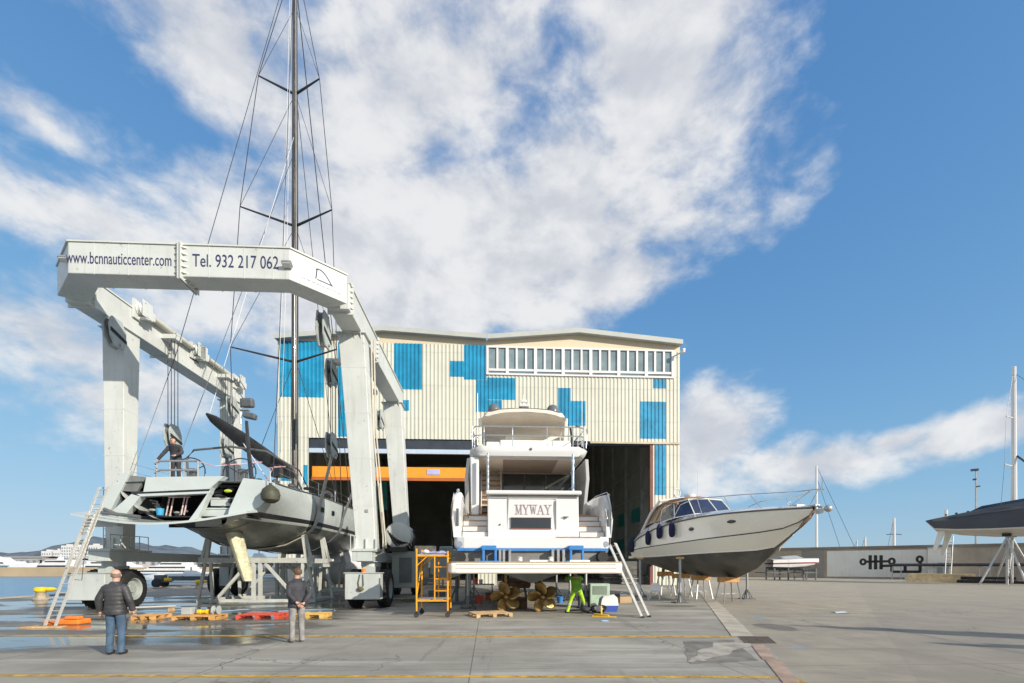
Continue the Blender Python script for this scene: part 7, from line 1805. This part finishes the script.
    bpy.context.view_layer.update(); me3 = bpy.data.meshes.new_from_object(jo.evaluated_get(bpy.context.evaluated_depsgraph_get()))
    bpy.data.objects.remove(jo); jk = mesh_obj(me3, 'jacket', col[0], t)
    Q = {'waist': (.12,)}; QE = []
    P['waist'] = P['pelvis']+Vector((0, 0, .04*sc)) if 'waist' not in pose else P['waist']
    for s in ('l', 'r'):
        P['bottom_'+s] = mid('knee_'+s, 'ankle_'+s, 1.25); P['shin_'+s] = mid('knee_'+s, 'ankle_'+s, .4)
        Q.update({'hip_'+s: (.108,), 'thigh_'+s: (.095,), 'knee_'+s: (.076,), 'shin_'+s: (.070,), 'bottom_'+s: (.07,)}); QE += [('waist', 'hip_'+s), ('hip_'+s, 'thigh_'+s), ('thigh_'+s, 'knee_'+s), ('knee_'+s, 'shin_'+s), ('shin_'+s, 'bottom_'+s)]
    cut(grow(Q, QE, 'trousers', col[1], t), .055*sc)
    if col[1].name.startswith('yellow'):
        for s in ('l', 'r'):
            d_ = (P['ankle_'+s]-P['knee_'+s]).normalized(); b = MB(); b.tube([P['shin_'+s]-d_*.03, P['shin_'+s]+d_*.03], .079, 16); b.build('reflective_band', M('reflective grey', (.5, .5, .48), .35), t, smooth=True)
    for s in ('l', 'r'):
        P['heel_'+s] = P['ankle_'+s]+(P['ankle_'+s]-P['toe_'+s]).normalized()*.045*sc; P['heel_'+s].z = P['toe_'+s].z
        P['in_'+s] = P['ankle_'+s].lerp(P['toe_'+s], .5)+Vector((0, 0, -.01)); 
        grow({'heel_'+s: ((.052, .05),), 'in_'+s: ((.056, .055),), 'toe_'+s: ((.052, .042),)}, [('heel_'+s, 'in_'+s), ('in_'+s, 'toe_'+s)], 'shoe', col[2], t)
    b = MB()
    if hair_m:
        m = Matrix.Translation(hc+up*.012*sc-fw*.010*sc) @ Matrix((rt_, fw, up)).transposed().to_4x4()
        k = 9; n = 18; rings = []
        for i in range(k+1):
            th = math.pi*(.03+.60*i/k); rings.append([m @ Vector((.096*sc*math.sin(th)*math.cos(a), (.106*sc*math.sin(th)*math.sin(a)), .108*sc*math.cos(th) if math.sin(a) < .25 or i < 5 else .108*sc*math.cos(math.pi*(.03+.60*5/k))-.002*i)) for a in [2*math.pi*j/n for j in range(n)]])
        b.loft([r+[r[0]] for r in rings], caps=(True, False)); hr = b.build('hair' if hood != 'cap' else 'woolly_hat', hair_m, t, smooth=True)
    return t
def cut(o, z):
    bm = bmesh.new(); bm.from_mesh(o.data)
    bmesh.ops.bisect_plane(bm, geom=bm.verts[:]+bm.edges[:]+bm.faces[:], plane_co=(0, 0, z), plane_no=(0, 0, 1), clear_inner=True)
    bm.to_mesh(o.data); bm.free()
def std(**kw):
    p = dict(pelvis=(0, 0, .96), spine=(0, -.01, 1.14), chest=(0, -.01, 1.33), neck=(0, .0, 1.5), jaw=(0, .02, 1.575), brow=(0, .015, 1.655), crown=(0, -.005, 1.70),
             shoulder_l=(-.185, -.01, 1.40), elbow_l=(-.25, -.03, 1.14), wrist_l=(-.265, .05, .89), shoulder_r=(.185, -.01, 1.40), elbow_r=(.25, -.03, 1.14), wrist_r=(.265, .05, .89),
             hip_l=(-.09, 0, .90), knee_l=(-.105, .02, .5), ankle_l=(-.11, -.01, .09), toe_l=(-.13, .15, .042), hip_r=(.09, 0, .90), knee_r=(.105, .02, .5), ankle_r=(.11, -.01, .09), toe_r=(.13, .15, .042))
    p.update(kw); return p
denim = M('blue denim', (.06, .105, .17), .85, 0, .3, 6, bump=.3); greyj = M('grey jeans', (.24, .235, .23), .85, 0, .3, 7, bump=.3)
shoe_b = M('dark shoe', (.03, .028, .027), .6, 0, .2, 5); shoe_w = M('grey trainer', (.13, .11, .105), .7, 0, .5, 9)
puffer = M('quilted jacket', (.042, .042, .045), .55, 0, .35, 4, bump=.2); hoodie = M('charcoal jacket', (.035, .036, .044), .75, 0, .4, 5, bump=.3)
hivis = M('yellow hi-vis cloth', (.38, .62, .03), .75, 0, .3, 7, bump=.3); hivis_d = M('green hi-vis jacket', (.16, .38, .03), .75, 0, .3, 4, bump=.3); grey_hair = M('thin grey hair', (.20, .14, .11), .7, 0, .25, 20); brown_hair = M('brown hair', (.10, .055, .03), .6, 0, .35, 15, bump=.5); blackhat = M('black knit', (.015, .015, .017), .9, 0, .3, 12, bump=.5)
# the man in the quilted jacket, seen from behind
g = G(115.5, 654.5); p1_ = person('man in a dark quilted jacket and blue jeans watching the yacht, seen from behind', Frame(g.x, g.y, .12), std(elbow_l=(-.29, -.05, 1.14), wrist_l=(-.315, .03, .90), elbow_r=(.29, -.05, 1.14), wrist_r=(.315, .03, .90), jaw=(0, .03, 1.57), brow=(0, .03, 1.645)), (puffer, denim, shoe_b), None, .985, quilt=True)
b = MB(); hb_ = Vector((0, .03, 1.645))*.985
m = Matrix.Translation(hb_+Vector((0, -.012, .0))); n = 18; rings = []
for i in range(6):
    th = math.pi*(.36+.26*i/5); rings.append([m @ Vector((.0885*math.sin(th)*math.cos(a), .0935*math.sin(th)*math.sin(a), .095*math.cos(th)-.012)) for a in [math.pi*(.93+1.14*j/n) for j in range(n+1)]])
b.loft(rings); b.build('hair', grey_hair, p1_, smooth=True)
# the man in the charcoal jacket, hands behind his back, looking up to the left
g = G(297, 642.5); person('man in charcoal jacket and grey jeans, hands behind his back, facing the grey yacht', Frame(g.x, g.y, .75), std(elbow_l=(-.24, -.17, 1.15), wrist_l=(-.09, -.20, .97), elbow_r=(.24, -.17, 1.15), wrist_r=(.09, -.22, .95), jaw=(0, .0, 1.575), brow=(0, -.015, 1.655), crown=(0, -.035, 1.71), ankle_l=(-.1, .03, .09), toe_l=(-.13, .19, .042)), (hoodie, greyj, shoe_w), brown_hair, 1.0, face_yaw=.3)
# the worker in yellow under the platform
g = G(576.5, 613); person('worker in yellow hi-vis clothes standing astride under the swim platform', Frame(g.x, g.y, .1), std(pelvis=(0, -.03, .93), spine=(.0, .03, 1.10), chest=(0, .10, 1.27), neck=(.0, .2, 1.41), jaw=(0, .26, 1.46), brow=(0, .30, 1.52), crown=(0, .31, 1.58), shoulder_l=(-.19, .13, 1.36), elbow_l=(-.32, .38, 1.28), wrist_l=(-.2, .58, 1.40), shoulder_r=(.19, .13, 1.36), elbow_r=(.3, .38, 1.28), wrist_r=(.16, .58, 1.42), hip_l=(-.1, -.03, .87), knee_l=(-.22, .05, .48), ankle_l=(-.34, .02, .09), toe_l=(-.42, .16, .042), hip_r=(.1, -.03, .87), knee_r=(.26, .02, .48), ankle_r=(.42, -.04, .09), toe_r=(.52, .09, .042)), (hivis_d, hivis, shoe_b), blackhat, 1.0, hood='cap')
# the sailor on the grey yacht, leaning on the rail and looking down
q = YF.M @ Vector((YF.on(176, 470, 1.5).x, 1.5, 5.33)); person('sailor in dark jacket and black beanie leaning on the stern rail of the grey yacht', Frame(q.x, q.y, math.pi+.1, 5.33), std(spine=(0, .02, 1.12), chest=(-.02, .09, 1.29), neck=(-.03, .19, 1.44), jaw=(-.04, .28, 1.475), brow=(-.04, .27, 1.555), crown=(-.04, .24, 1.61), shoulder_l=(-.20, .10, 1.39), elbow_l=(-.31, .16, 1.12), wrist_l=(-.19, .36, .98), shoulder_r=(.17, .10, 1.39), elbow_r=(.36, .18, 1.06), wrist_r=(.47, .32, .80)), (hoodie, M('dark trousers', (.03, .03, .035), .8), shoe_b), blackhat, 1.1, hood='cap')
